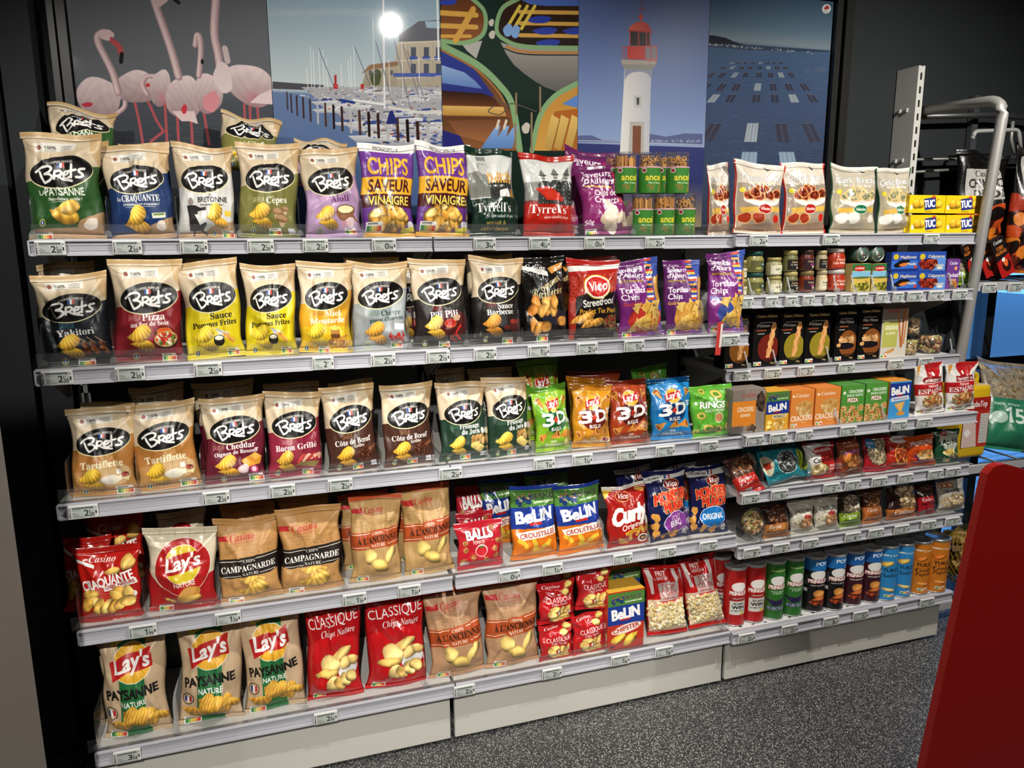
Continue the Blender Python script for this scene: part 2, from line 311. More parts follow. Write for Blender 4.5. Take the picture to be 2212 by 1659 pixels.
@design(**BR)
def b_tartiflette(c):
    brets(c, 'ad7438'); c.poly([(0, 1.0), (1, .95), (1, 1.4), (0, 1.4)], 'b98a52', .8); c.ell(.6, 1.05, .36, .2, 'd9c29a', al=.6); flav(c, 'SAVEUR', .58, .83, 'e0c088', [('Tartiflette', .5, .94, .11, .68, 'f0e6c2')]); two(c, .3, 1.08, 'dfb63a')
    c.blob(.62, 1.14, .15, .075, 'e6e0d2', 0, 3, .05); c.poly([(.62, 1.13), (.8, 1.08), (.8, 1.16), (.66, 1.2)], 'f0e8d0'); c.poly([(.78, 1.13), (.94, 1.1), (.9, 1.18)], 'f2e2a8'); c.rect(.72, .98, .8, 1.06, 'f0eeea'); c.pile(.86, 1.07, .06, .04, 10, .02, ['b04a3a', 'd88a78'], 1); badge(c, .2, 1.32); nutri(c, .66, 1.26, .26)
@design(**BR)
def b_cheddar(c):
    brets(c, '64192a'); flav(c, 'SAVEUR', .22, .84, 'c98a80', [('Cheddar', .6, .84, .095, .48, 'f4efe8'), ('Oignon de Roscoff', .52, .93, .065, .74, 'f4efe8')]); two(c, .34, 1.06, 'e0ac3a')
    c.poly([(.6, 1.04), (.72, .98), (.96, 1.0), (.94, 1.12), (.7, 1.16)], 'e09a34'); c.poly([(.72, .98), (.84, .92), (.96, 1.0), (.84, 1.05)], 'f0b450'); c.blob(.64, 1.18, .1, .075, 'e0c0c8'); c.ell(.64, 1.18, .06, .045, 'f2e2e2'); c.ell(.82, 1.2, .07, .065, 'c24a7a'); c.ell(.82, 1.2, .04, .04, 'f0d0dc'); badge(c, .3, 1.33); nutri(c, .7, 1.28, .24)
@design(**BR)
def b_bacon(c):
    brets(c, '8a2438'); flav(c, 'SAVEUR', .36, .85, 'd8a0a0', [('Bacon Grillé', .52, .94, .095, .78, 'f4efe8')]); two(c, .3, 1.08, 'd2aa40')
    c.poly([(.5, 1.2), (.62, 1.14), (.96, 1.16), (.88, 1.26)], '8a7848')
    for i in range(4): c.line([(.56 + .1 * i, 1.16 - .03 * i), (.66 + .1 * i, 1.04), (.74 + .07 * i, 1.1)], .05, ['c24a38', 'e8b8a0', 'b8402e', 'e0a890'][i], sm=True)
    badge(c, .2, 1.32); nutri(c, .64, 1.28)
@design(**BR)
def b_cote(c):
    brets(c, '47291f'); flav(c, 'SAVEUR', .4, .85, 'b08050', [('Côte de Bœuf', .52, .94, .09, .74, 'f4efe8'), ('Grillée', .62, 1.0, .05, .22, 'f4efe8')]); two(c, .32, 1.1, 'e4ae38')
    c.blob(.72, 1.12, .16, .12, '5a2c1a', -.3); c.pile(.72, 1.12, .14, .1, 40, .02, ['6a3622', '3e1c10', '8a5030'], 3); c.line([(.84, 1.06), (.97, 1.0)], .05, '7a4a30'); badge(c, .2, 1.32); nutri(c, .46, 1.28); c.rect(.82, 1.26, .93, 1.35, 'dcdce4')
@design(**BR)
def b_fromage(c):
    brets(c, '213a2c'); flav(c, 'SAVEUR', .26, .82, '4f7a5c', [('Fromage', .6, .82, .085, .44, 'f4efe8'), ('du Jura', .62, .92, .085, .38, 'f4efe8')]); c.ell(.89, .88, .05, .06, 'f0ece0'); two(c, .32, 1.08, 'e6c04a')
    c.pile(.78, 1.02, .16, .09, 24, .04, ['c9a060', 'b08040', 'd8b880'], 4, 1); c.poly([(.6, 1.1), (.74, 1.06), (.94, 1.18), (.84, 1.26), (.64, 1.18)], 'e8ce7a'); c.poly([(.6, 1.1), (.64, 1.18), (.84, 1.26), (.82, 1.28), (.6, 1.16)], 'c9a850'); badge(c, .2, 1.33); nutri(c, .44, 1.29); c.rect(.84, 1.26, .94, 1.34, 'dcdce4')
@design(A=1.42, bg='e8e6e0', rough=.3)
def monoprix(c):
    c.rect(0, .13, 1, .52, '6f3a93'); c.txt('MONOPRIX', .5, .1, .06, '3a3838', fit=.46); c.txt('CHIPS', .5, .48, .26, 'e9b53a', 's', fit=.76)
    c.rect(0, .52, 1, .78, 'f0b52e'); c.txt('SAVEUR', .52, .74, .18, '4d1820', 's', fit=.8); c.rect(0, .78, 1, .98, '4d1820'); c.txt('VINAIGRE', .52, .94, .13, 'f0e25a', 's', fit=.78); c.rect(0, .98, 1, 1.42, '6a3490')
    c.pile(.5, 1.14, .4, .2, 1, .1, ['d8ab50'], 1, .6)
    rs = np.random.RandomState(5)
    for i in range(30): a = rs.rand() * 6.3; r = rs.rand() ** .5; c.chip(.5 + .3 * r * math.cos(a), 1.14 + .14 * r * math.sin(a), .11, .07, rs.rand() * 3, 0, ['dca94a', 'e6bb62', 'ead08a', 'd29a3c'][i % 4], i)
    nutri(c, .06, 1.2, .3); c.ell(.92, 1.24, .06, .06, 'e6e6ea'); c.rect(.0, 1.35, 1, 1.42, 'd9a23a'); c.rect(.72, 1.28, .98, 1.36, 'd6cf3a', rot=-.2)
def tyr(c, base, red):
    c.rect(0, .1, 1, .85, 'cfd0cc'); c.rect(0, 0, 1, .11, base); c.rect(0, .82, 1, 1.42, base)
    if red:
        c.rect(0, .5, 1, .86, '4a4c4a', .5)
        for x, y in ((.36, .38), (.6, .36), (.86, .34)):
            c.poly([(x - .13, y + .17), (x - .06, y + .11), (x + .06, y + .11), (x + .13, y + .17), (x + .14, .88), (x - .14, .88)], '3b3d3b'); c.poly([(x + .02, y + .12), (x + .13, y + .17), (x + .14, .88), (x + .02, .88)], '2a2c2a'); c.ell(x, y + .045, .045, .06, '9c9c97'); c.line([(x - .03, y + .07), (x + .03, y + .07)], .016, '5a5a56'); c.ell(x, y + .005, .078, .022, '4a4c4a')
            c.poly([(x - .055, y), (x - .045, y - .05), (x - .012, y - .085), (x, y - .11), (x + .012, y - .085), (x + .045, y - .05), (x + .055, y)], '70726f')
            for k in range(5): c.ell(x - .04, y + .2 + .07 * k, .009, .009, 'b8b8b2'); c.ell(x + .05, y + .2 + .07 * k, .009, .009, 'b8b8b2')
        c.poly([(.16, .62), (.4, .58), (.8, .74), (.78, .82), (.4, .82)], 'c2301f'); c.blob(.55, .74, .22, .07, 'd23a26', .2)
    else:
        c.poly([(.02, .4), (.3, .36), (.44, .55), (.46, .8), (0, .8)], '84867f'); c.ell(.3, .28, .12, .15, 'b8b9b4'); c.rect(.2, .13, .4, .2, '7e807c'); c.poly([(.38, .25), (.44, .31), (.4, .33), (.4, .38), (.34, .42), (.3, .36)], 'b8b9b4'); c.ell(.37, .265, .03, .024, '8a8b86'); c.ell(.37, .265, .02, .016, 'c4c5c0'); c.line([(.34, .262), (.22, .25)], .01, '6e6f6a'); c.blob(.21, .3, .03, .045, '9c9d98'); c.poly([(.4, .56), (.96, .5), (.96, .82), (.4, .82)], '2a2c2a')
        for i in range(9): c.line([(.4 + .065 * i, .42 + .012 * (i % 3)), (.4 + .065 * i, .56)], .045, ['d8a24a', 'c98f3c', 'e0b05a'][i % 3])
        c.poly([(.6, .7), (.8, .66), (.84, .8), (.6, .8)], 'e6e6e2'); c.rect(.86, .66, .94, .8, 'b8822f')
    c.txt("Tyrrell's", .46, 1.04, .15, 'f4f2ee', 'b', fit=.76); c.txt('slow-cooked crisps', .62, 1.13, .055, 'e8e6e0', 'i', fit=.52)
    if red: c.txt('sweet chilli', .52, 1.24, .06, '7a1c14', 'b', fit=.5); c.txt('& red pepper', .52, 1.32, .06, '8a4a20', 'b', fit=.5)
    else: c.txt('sea salt &', .5, 1.24, .065, 'd9b455', 'b', fit=.44); c.txt('cider vinegar', .5, 1.33, .065, 'd9b455', 'b', fit=.6)
@design(A=1.42, bg='163026', rough=.25)
def tyr_green(c): tyr(c, '163026', 0)
@design(A=1.42, bg='c02416', rough=.25)
def tyr_red(c): tyr(c, 'b02014', 1)
@design(A=1.36, bg='8a2a6a', rough=.25)
def crevette(c):
    c.rect(0, 0, 1, .5, '6a2258'); c.txt('Saveurs', .4, .27, .13, 'f0e8ee', 'o', fit=.56, rot=.05); c.txt("d'Ailleurs", .42, .42, .13, 'f0e8ee', 'o', fit=.62, rot=.05); c.line([(.12, .46), (.66, .5)], .03, 'd9b04a'); c.txt('Chips de', .5, .65, .11, 'f4eef2', 's', fit=.5); c.txt('Crevette', .52, .79, .12, 'f4eef2', 's', fit=.6)
    c.poly([(.72, .2), (.84, .2), (.88, .8), (.78, .8)], 'b8284a'); 
    for i in range(6): c.ell(.79 + .008 * i, .26 + .09 * i, .02, .025, 'e0a0a8')
    c.poly([(.84, .2), (1, .2), (1, .85), (.9, .85)], '5a6a3a'); c.blob(.94, .6, .07, .2, '8aa850', 0, 4)
    rs = np.random.RandomState(3)
    for i in range(16): c.blob(.66 + .2 * rs.randn() * .6, 1.08 + .13 * rs.randn() * .7, .14, .09, ['e8d8c4', 'f0e4d4', 'd8c2a8'][i % 3], rs.rand() * 3, i)
    c.txt('50g', .1, 1.18, .08, 'f0e8ee', 's'); nutri(c, .02, 1.26, .24, 3)
def bread(c, red):
    m = 'b5281f' if red else '2a5a3c'
    c.rect(0, 0, 1, 1.4, 'cfc4b4' if red else 'b5ac9a'); c.rect(0, .0, 1, .06, 'd8d4cc'); c.rect(0, 0, .025, 1.4, m); c.rect(.965, 0, 1, 1.4, m)
    c.poly([(.04, .42), (.96, .42), (.96, 1.3), (.04, 1.3)], '8a7a68' if red else 'a59a82', .8); c.poly([(.6, .06), (.72, .13), (.66, .15)], '2a2a28')
    c.txt(('Tomato' if red else 'Garlic') + ' Bread', .5, .37, .13, 'f6f2ea', 'o', fit=.88, rot=-.04, out=('4a4038', .04)); c.txt("Pain à l'ail · Pan de ajo", .5, .45, .045, 'f0ece0', 'o', fit=.6)
    c.ell(.55, .72, .4, .15, 'e6e2da'); c.ell(.55, .68, .36, .1, 'cfc8bc')
    rs = np.random.RandomState(7); A, B = ('9a3520', 'c05a38') if red else ('d6c692', 'e4dab4')
    for i in range(9):
        x, y = .22 + .64 * rs.rand(), .54 + .14 * rs.rand(); c.blob(x, y, .13, .1, 'd8a868' if red else 'cda864', 0, i); c.blob(x, y, .11, .085, A, 0, i); c.pile(x, y, .09, .07, 10, .02, [A, B] if red else ['e8e0b8', '7a8a4a', 'd2be80'], i)
    for i, x in enumerate((.18, .42)): c.blob(x, 1.1, .14, .11, 'd2a064' if red else 'e2ddd2', 0, i + 3); c.blob(x, 1.1, .115, .09, A if red else 'ece8e0', 0, i + 3)
    c.ell(.84, 1.1, .07, .08, 'c2281c' if red else 'e0dccf'); c.poly([(.1, .9), (.95, .86), (.98, .96), (.12, 1.0)], 'd2a84a'); c.ell(.56, .92, .15, .1, 'e8e0d0'); c.ell(.56, .92, .14, .09, 'a8201c' if red else '1f6a48'); c.txt('Valentina', .56, .945, .06, 'f4efe4', 'o', fit=.22)
    c.poly([(.04, 1.24), (.96, 1.18), (.96, 1.36), (.04, 1.36)], '8a6a50' if red else '9a8c74', .8); c.ell(.12, .56, .05, .05, 'd8c93a')
@design(bg='cfc4b4', rough=.22)
def tomato(c): bread(c, 1)
@design(bg='b5ac9a', rough=.22)
def garlic(c): bread(c, 0)
@design(A=1.42, bg='141210', rough=.22)
def casino_bbq(c):
    c.poly([(0, .12), (.6, .26), (.6, .34), (0, .2)], 'e8e6e2'); c.poly([(.62, .2), (.95, .1), (.98, .2), (.7, .3)], 'c98a3a'); c.txt('Casino', .34, .26, .13, 'f2f0ec', 'B', fit=.42, rot=.05); c.txt('CHIPS SAVEUR', .66, .5, .085, 'e2c98a', 's', fit=.52, rot=-.42); c.txt('Barbecue', .55, .68, .2, 'e6d5a0', 'c', fit=.76, rot=-.15)
    rs = np.random.RandomState(2); c.ell(.64, 1.02, .3, .14, '2a2a38')
    for i in range(12): c.chip(.56 + .2 * rs.randn() * .8, .88 + .08 * rs.randn(), .12, .09, rs.rand() * 3, 0, ['dca050', 'd28a40', 'e2b060'][i % 3], i)
    for x, y in ((.2, 1.14), (.3, 1.2), (.46, 1.18), (.9, 1.1)): c.chip(x, y, .14, .09, x * 7, 0, 'd89a4a', int(x * 90))
    nutri(c, .3, 1.3, .24)
@design(A=1.42, bg='a8201a', rough=.25)
def vico(c):
    c.rect(0, .1, 1, .2, 'e4e0da', rot=-.06); c.poly([(0, .3), (1, .25), (1, 1.42), (0, 1.42)], '9a2a1e')
    for i in range(4): c.txt('POULET TEX MEX', .5, .38 + .12 * i, .1, 'c04030', 's', fit=1.1, rot=-.08)
    c.poly([(.12, .68), (.3, .62), (.7, .62), (1, .56), (.96, 1.42), (.1, 1.42)], '1b1716'); c.ell(.52, .5, .25, .22, 'd8c040', -.1); c.ell(.52, .5, .235, .205, 'f0ece4', -.1); c.ell(.52, .5, .21, .18, 'c2241c', -.1); c.txt('Vico', .52, .57, .17, 'f6f2ec', 'o', fit=.36, rot=-.1)
    c.txt('StreetFood', .56, .83, .13, 'f2efe8', 's', fit=.62, rot=-.12); c.txt('Poulet Tex Mex', .56, .97, .09, 'e2a63a', 's', fit=.74, rot=-.04)
    for x, y in ((.16, 1.08), (.3, 1.04), (.34, 1.16), (.5, 1.14)): c.chip(x, y, .16, .08, -.4, 1, 'd29a48', int(x * 70), 16)
    c.pile(.82, 1.14, .17, .13, 30, .035, ['9a5a3a', 'c98a60', '6a7a3a', 'a8402a'], 2)
def tortilla(c, name, ncol, base, bowl):
    c.rect(0, 0, .55, .4, '5a1f5e'); c.poly([(.62, 0), (1, 0), (1, 1.6), (.66, 1.6)], '6f3f8a')
    for i, k in enumerate(('d0542a', '2a4a9a', 'e09a30', '1f2a4a', 'b8342a', 'e2b84a', '3a5ab0', 'e8e0d0') * 3): c.poly([(.63, .02 + .05 * i), (.8, .02 + .05 * i), (.8, .065 + .05 * i), (.64, .065 + .05 * i)], k)
    c.poly([(.8, 0), (1, 0), (1, 1.1), (.82, 1.1)], '3a4f9a'); c.poly([(.82, .4), (1, .34), (1, .9), (.84, .9)], 'c28a3c')
    c.txt('Casino', .3, .14, .06, 'f0ecf0', 'B', fit=.3); c.txt('Saveurs', .32, .26, .1, 'f0ecf0', 'o', fit=.48); c.txt("d'Ailleurs", .32, .38, .1, 'f0ecf0', 'o', fit=.52); c.rect(.06, .42, .58, .48, '3a1440'); c.txt('RECETTE MEXICAINE', .32, .47, .04, 'd9a93a', 's', fit=.48)
    c.txt('Tortillas', .06, .7, .12, 'f4f0f4', 's', fit=.5, al='l'); c.txt('Chips', .06, .84, .12, 'f4f0f4', 's', fit=.34, al='l'); c.txt(name, .06, .96, .07, ncol, 's', fit=.42, al='l')
    c.ell(.56, 1.24, .4, .3, bowl); rs = np.random.RandomState(4)
    for i in range(26):
        x, y, r, a = .56 + .3 * (rs.rand() * 2 - 1), 1.2 + .26 * (rs.rand() * 2 - 1), .13, rs.rand() * 6
        P = np.array([(x + r * math.cos(a + k), y + r * math.sin(a + k)) for k in (0, 2.1, 4.2)]); c.poly(P + (.008, .012), '6a4416', .6); c.poly(P, ['d9ae52', 'cf9c40', 'e2bc66'][i % 3])
    nutri(c, .08, 1.48, .22)
TO = dict(A=1.6, bg='7a2a7a', rough=.28)
@design(**TO)
def tort_chili(c): tortilla(c, 'Goût Chili', 'd2452c', '7a2a7a', 'b8322a')
@design(**TO)
def tort_fromage(c): c.rect(0, .4, .66, 1.6, '5f2466'); tortilla(c, 'Goût Fromage', 'e0b040', '6a2a70', 'c9903a')
@design(**TO)
def tort_nature(c): tortilla(c, 'Nature', '5a8ad8', '7a2a7a', '3a4a90')
def lays(c, cx, cy, r, rb='b81c1c', rot=-.2):
    c.ell(cx, cy, r * 1.04, r * 1.04, 'efe9d8'); c.ell(cx, cy, r, r, 'e3a92a')
    for i in range(24): a = i * PI / 12; c.line([(cx + r * .3 * math.cos(a), cy + r * .3 * math.sin(a)), (cx + r * .95 * math.cos(a), cy + r * .95 * math.sin(a))], r * .03, 'f0c85a')
    P = np.array([(-1.15, -.42), (-.3, -.5), (.5, -.44), (1.15, -.62), (1.05, .4), (.3, .46), (-.4, .4), (-1.22, .66)]) * r; a, b = math.cos(rot), math.sin(rot); c.poly(P @ np.array([[a, b], [-b, a]]) + (cx, cy), rb)
    c.txt("Lay's", cx, cy + r * .3, r * .78, 'f6f4f0', 'o', fit=r * 1.9, rot=rot, bold=.02)
def threeD(c, b1, b2, dk, fl):
    rs = np.random.RandomState(3)
    for i in range(14): x, y = rs.rand(), rs.rand() * 1.4; c.poly([(x, y), (x + .3 * rs.randn(), y + .3 * rs.randn()), (x + .3 * rs.randn(), y + .3 * rs.randn())], [b1, b2][i % 2], .7)
    c.rect(0, 0, 1, .12, b1)
    def cone(x, y, a, k=1, col='cf8a3c'):
        L = .26 * k; d = np.array([math.cos(a), math.sin(a)]); n = np.array([-d[1], d[0]]) * .09 * k; p = np.array([x, y]); c.poly([p - d * L * .5, p + d * L * .4 + n, p + d * L * .4 - n], col)
        for j in range(5): q = p + d * L * (-.3 + .15 * j); c.line([q + n * (.2 + .18 * j), q - n * (.2 + .18 * j)], .008, 'a86428')
        c.ell(*(p + d * L * .4), .035 * k, .09 * k, 'e0a858', a); c.ell(*(p + d * L * .4), .025 * k, .065 * k, '8a4a20', a)
    cone(.18, .4, -2.1); cone(.84, .38, -1.0)
    c.ell(.54, .78, .34, .27, dk); lays(c, .5, .42, .17); c.txt('3', .3, .88, .26, 'f4f2ee', 's', fit=.3, rot=-.05, out=(dk, .03), bold=.03); c.txt('D', .73, .84, .26, 'f4f2ee', 's', fit=.3, rot=-.1, out=(dk, .03), bold=.03); c.txt("'S", .92, .66, .12, 'f4f2ee', 's', out=(dk, .04)); c.poly([(.52, .68), (.6, .76), (.52, .84), (.44, .76)], 'd0382a'); c.txt('BUGLES', .55, 1.0, .08, 'f4f2ee', 's', fit=.32, rot=-.05, out=(dk, .04))
    cone(.2, 1.1, 2.6); cone(.5, 1.12, -.4, 1.1); cone(.76, 1.1, -.2, 1.15); c.txt('Goût', .5, 1.26, .05, 'f0ece0', 's'); c.txt(fl, .5, 1.34, .07, 'f0ece0', 's', fit=.5)
TD = dict(A=1.45, rough=.2)
@design(bg='7fae2a', **TD)
def d3_green(c): threeD(c, '5a9a2a', 'a8c83a', '1d5a2c', 'Fromage'); c.blob(.9, 1.28, .08, .12, 'e6d488')
@design(bg='c98a22', **TD)
def d3_orange(c): threeD(c, 'b8741c', 'dca62e', '6a1f18', 'Paprika'); c.ell(.86, 1.28, .12, .07, 'd8d0c4'); c.ell(.86, 1.27, .09, .05, '8a2018')
@design(bg='a03e1e', **TD)
def d3_brown(c): threeD(c, '8a2e1a', 'b4522a', '4e1812', 'Cacahuète'); c.pile(.88, 1.26, .08, .06, 8, .03, ['8a4a2a', 'b07a48'])
@design(bg='1f7fc0', **TD)
def d3_blue(c): threeD(c, '1c74b8', '4a9ad8', '16376a', 'Nature')
@design(bg='5fae35', A=1.3, rough=.25)
def rings(c):
    def ring(x, y, r, a=0): c.ell(x, y, r, r * .8, '9a7a2a', a); c.ell(x, y - .005, r * .92, r * .72, 'd8be62', a); c.ell(x, y, r * .5, r * .38, '5a8a2a', a)
    c.txt('RINGS', .5, .58, .17, 'f2f4ec', 's', fit=.6, rot=.05, out=('3a7a28', .06), bold=.02); c.txt('GOÛT OIGNON', .56, .68, .07, 'f0f2e8', 's', fit=.5); c.ell(.62, .84, .12, .13, 'eef0e4'); c.ell(.62, .84, .1, .11, 'c98f5a'); c.poly([(.12, .38), (.16, .43), (.12, .48), (.08, .43)], 'f0f2ea')
    for x, y, r in ((.3, .14, .09), (.62, .24, .13), (.96, .58, .12), (.22, .76, .12), (.36, 1.1, .13), (.62, 1.14, .12), (.9, 1.12, .14), (.08, 1.16, .08)): ring(x, y, r, x)
@design(A=1.3, bg='b01c16', rough=.24)
def craq_red(c):
    c.poly([(0, .16), (.3, .3), (.3, .35), (0, .22)], 'ecebe8'); c.txt('Casino', .42, .26, .1, 'f0ece8', 'B', fit=.42, rot=.02); c.chip(.84, .3, .13, .12, .4, 0, 'd9b465', 1); c.chip(.6, .42, .13, .07, -.2, 0, 'd9b465', 2)
    for i in range(26): a = i * .2417; c.line([(.3, .76), (.3 + .24 * math.cos(a), .76 + .24 * math.sin(a))], .005, 'e8b8a8')
    c.txt('CRAQUANTE', .5, .65, .16, 'f2f0ee', 's', fit=.86, rot=-.16, bold=.01); c.rect(.42, .62, .96, .72, 'eceae6', rot=-.16); c.txt('CHIPS NATURE', .69, .69, .06, 'a81c18', 's', fit=.48, rot=-.16)
    c.ell(.75, .9, .2, .1, 'e8e4de', -.2)
    for i, (x, y) in enumerate(((.2, .78), (.26, .9), (.7, .8), (.62, .86), (.8, .84), (.14, .95), (.34, 1.0), (.46, 1.02), (.58, 1.03), (.7, 1.0), (.82, .98))): c.chip(x, y, .14, .09, .3 * i, 0, ['d8b15a', 'e0bf72', 'cfa24a'][i % 3], i)
@design(A=1.3, bg='a51b1d', rough=.3)
def lays_nature(c):
    c.poly([(0, 0), (1, 0), (1, .72), (.8, .8), (.2, .9), (0, .62)], 'd6cab0'); c.rect(0, 0, 1, .06, 'c9bda2')
    for x in (.2, .4, .6, .8): c.poly([(x, .02), (x + .05, .02), (x + .02, .2)], 'b9aa8a', .5)
    c.ell(.52, .6, .42, .43, 'e6dccb'); c.ell(.52, .6, .41, .42, 'b01e1e'); c.ell(.52, .56, .28, .29, 'f0ead8'); c.ell(.52, .56, .27, .28, 'd8bf2a'); c.poly([(.22, .46), (.5, .4), (.84, .36), (.8, .62), (.5, .68), (.26, .72)], 'b01e1e')
    c.txt("Lay's", .52, .62, .2, 'f6f4f0', 'o', fit=.5, rot=-.16, bold=.02); c.txt('NATURE', .55, .89, .08, 'eee6d6', 's', fit=.32, rot=-.1); c.blob(.6, 1.02, .18, .12, 'c0853c', -.3, 2); c.blob(.58, .99, .14, .07, 'd29a50', -.3, 2); c.chip(.6, 1.1, .19, .07, -.15, 0, 'd8ad58', 1)
    for x in (.28, .36, .34): c.chip(x, 1.1 + .03 * (x > .3), .05, .03, .4, 0, 'd8ad58', int(x * 50))
    nutri(c, .14, 1.2, .2)
def kraft(c, seed=1):
    c.speck(.025, seed, k=2); rs = np.random.RandomState(seed)
    for i in range(40): x, y = rs.rand(), .34 + .2 * rs.rand(); c.line([(x, y), (x + .1, y + .012 * rs.randn())], .004, '6a4a28', al=.5)
    for i in range(26): x = .25 + .7 * rs.rand(); c.line([(x, .58), (x, .58 - .05 * rs.rand())], .008, '5a3c20', al=.5)
def casino_logo(c, x, y, h, rot=-.05, col='b8292a'): c.poly([(0.02, y - h * .75), (x - h * 1.9, y - h * .85), (x - h * 2.1, y - h * .5), (x - h * 1.9, y - h * .1), (.02, y - h * .05)], col); c.txt('Casino', x, y, h, col, 'B', fit=h * 3.4, rot=rot); c.txt('PRODUITS DE QUALITÉ DEPUIS 1901', x, y + h * .35, h * .16, col, fit=h * 3, rot=rot)
@design(A=1.4, bg='b98a52', rough=.5)
def campagnarde(c):
    kraft(c, 2); c.rect(0, 0, 1, .08, 'a5773f', .6); casino_logo(c, .42, .36, .12)
    c.poly([(0, .66), (1, .6), (1, .9), (.86, .95), (.14, .97), (0, .93)], '1e1612'); c.line([(0, .7), (.4, .68)], .012, 'e8e2d6'); c.line([(.62, .67), (1, .64)], .012, 'e8e2d6'); c.txt('CHIPS', .51, .72, .05, 'f0ece2', 'b', fit=.2); c.txt('CAMPAGNARDE', .5, .86, .1, 'f4f0e8', 'b', fit=.92, rot=-.04, bold=.01); c.txt('NATURE', .52, .94, .05, 'f0ece2', 'b', fit=.28, rot=-.02); c.line([(.06, .94), (.36, .94)], .01, 'e8e2d6'); c.line([(.68, .92), (.96, .9)], .01, 'e8e2d6')
    for x, y, a in ((.52, 1.04, .2), (.56, 1.12, -.4), (.6, 1.18, -.3), (.5, 1.24, .1)): c.chip(x, y, .22, .09, a, 1, 'd6b258', int(y * 50), 18)
    nutri(c, .12, 1.33, .24)
def ancienne(c, A):
    kraft(c, 3); c.rect(0, 0, 1, .09, 'b0481e'); casino_logo(c, .45, .3, .11)
    k = .62; c.poly([(0, k), (1, k - .08), (1, k + .25), (0, k + .29)], 'ad4a1f'); c.line([(0, k + .03), (.36, k + .0)], .01, 'eee4d2'); c.line([(.68, k - .02), (1, k - .05)], .01, 'eee4d2'); c.txt('CHIPS', .52, k + .04, .05, 'f2eadc', 'b', fit=.22, rot=-.05); c.txt("À L'ANCIENNE", .54, k + .165, .105, '25150c', 'b', fit=.84, rot=-.06, bold=.012); c.txt('NATURE', .54, k + .245, .055, 'f2eadc', 'b', fit=.3, rot=-.05); c.line([(.02, k + .25), (.34, k + .235)], .01, 'eee4d2'); c.line([(.74, k + .2), (1, k + .18)], .01, 'eee4d2')
    c.chip(.36, k + .4, .15, .125, .2, 0, 'd6c078', 1); c.chip(.77, k + .4, .18, .075, -.9, 0, 'd6c078', 2); c.chip(.55, k + .57, .19, .1, .3, 0, 'd0b868', 3); nutri(c, .14, A - .12, .22)
@design(A=1.5, bg='b8935e', rough=.5)
def ancienne_s(c): ancienne(c, 1.5)
@design(A=1.45, bg='b48b68', rough=.45)
def ancienne_l(c): ancienne(c, 1.45)
@design(A=1.1, bg='b01f2c', rough=.24)
def balls(c):
    c.txt('BALLS', .5, .4, .22, 'f0ece8', 's', fit=.6, rot=-.04, bold=.03, out=('7a1018', .07)); c.txt('TOMATE', .46, .52, .08, 'f0d8d0', 's', fit=.28); c.ell(.52, .68, .14, .14, 'f0e4e0'); c.ell(.52, .69, .125, .12, 'b8242c'); c.poly([(.44, .58), (.6, .58), (.52, .63)], '3a7a2a')
    for x, y in ((.14, .48), (.16, .64), (.34, .82), (.62, .9), (.84, .66), (.92, .5), (.88, .84), (.8, .2), (.12, .9)): c.pile(x, y, .065, .065, 12, .02, ['c9844a', 'a85a30', 'e0aa70'], int(x * 90), .8, .8)
    c.rect(.06, .92, .24, 1.0, 'c9c0b8')
def foot300(c, y0, y1):
    c.rect(0, y0, 1, y1, '4a7a34'); rs = np.random.RandomState(9)
    for i in range(9): x, y = .12 + .3 * rs.rand(), y0 + (y1 - y0) * (.25 + .4 * rs.rand()); c.ell(x, y, .025, .03, '8a6450'); c.rect(x - .03, y + .02, x + .03, y + .12, '1e3a6a')
    c.txt('300 PLACES', .68, y0 + (y1 - y0) * .55, (y1 - y0) * .3, '14180f', 's', fit=.48, rot=-.04, out=('e8ecd8', .03)); c.txt('DE MATCH DE FRANCE À GAGNER', .7, y0 + (y1 - y0) * .8, (y1 - y0) * .12, 'f0f4e0', 's', fit=.46, rot=-.04)
def belin(c, y, h, fit=.78): c.txt('BeLiN', .5, y, h, 'f2f1ee', 's', fit=fit, rot=-.08, bold=.035); c.rect(.34, y + .02, .62, y + .07, 'b8281e', rot=-.05)
@design(A=1.5, bg='20388a', rough=.2)
def croustilles(c):
    foot300(c, .08, .42); c.rect(0, .42, 1, .86, '20388a'); belin(c, .72, .24); c.rect(0, .86, 1, 1.5, 'cf6f1c'); c.poly([(.06, .94), (.98, .84), (.98, 1.02), (.12, 1.1)], 'eceae6'); c.txt('CROUSTILLES', .54, 1.03, .1, 'b03a24', 's', fit=.8, rot=-.09)
    for x, y, a in ((.46, 1.2, 1.2), (.7, 1.18, -.8), (.56, 1.32, .4), (.2, 1.14, .5)): c.line([(x - .1 * math.cos(a), y - .1 * math.sin(a)), (x + .02, y + .02), (x + .1 * math.cos(a + .5), y + .1 * math.sin(a + .5))], .09, 'd8b43a', sm=True)
    c.blob(.6, 1.38, .3, .06, 'c98a24')
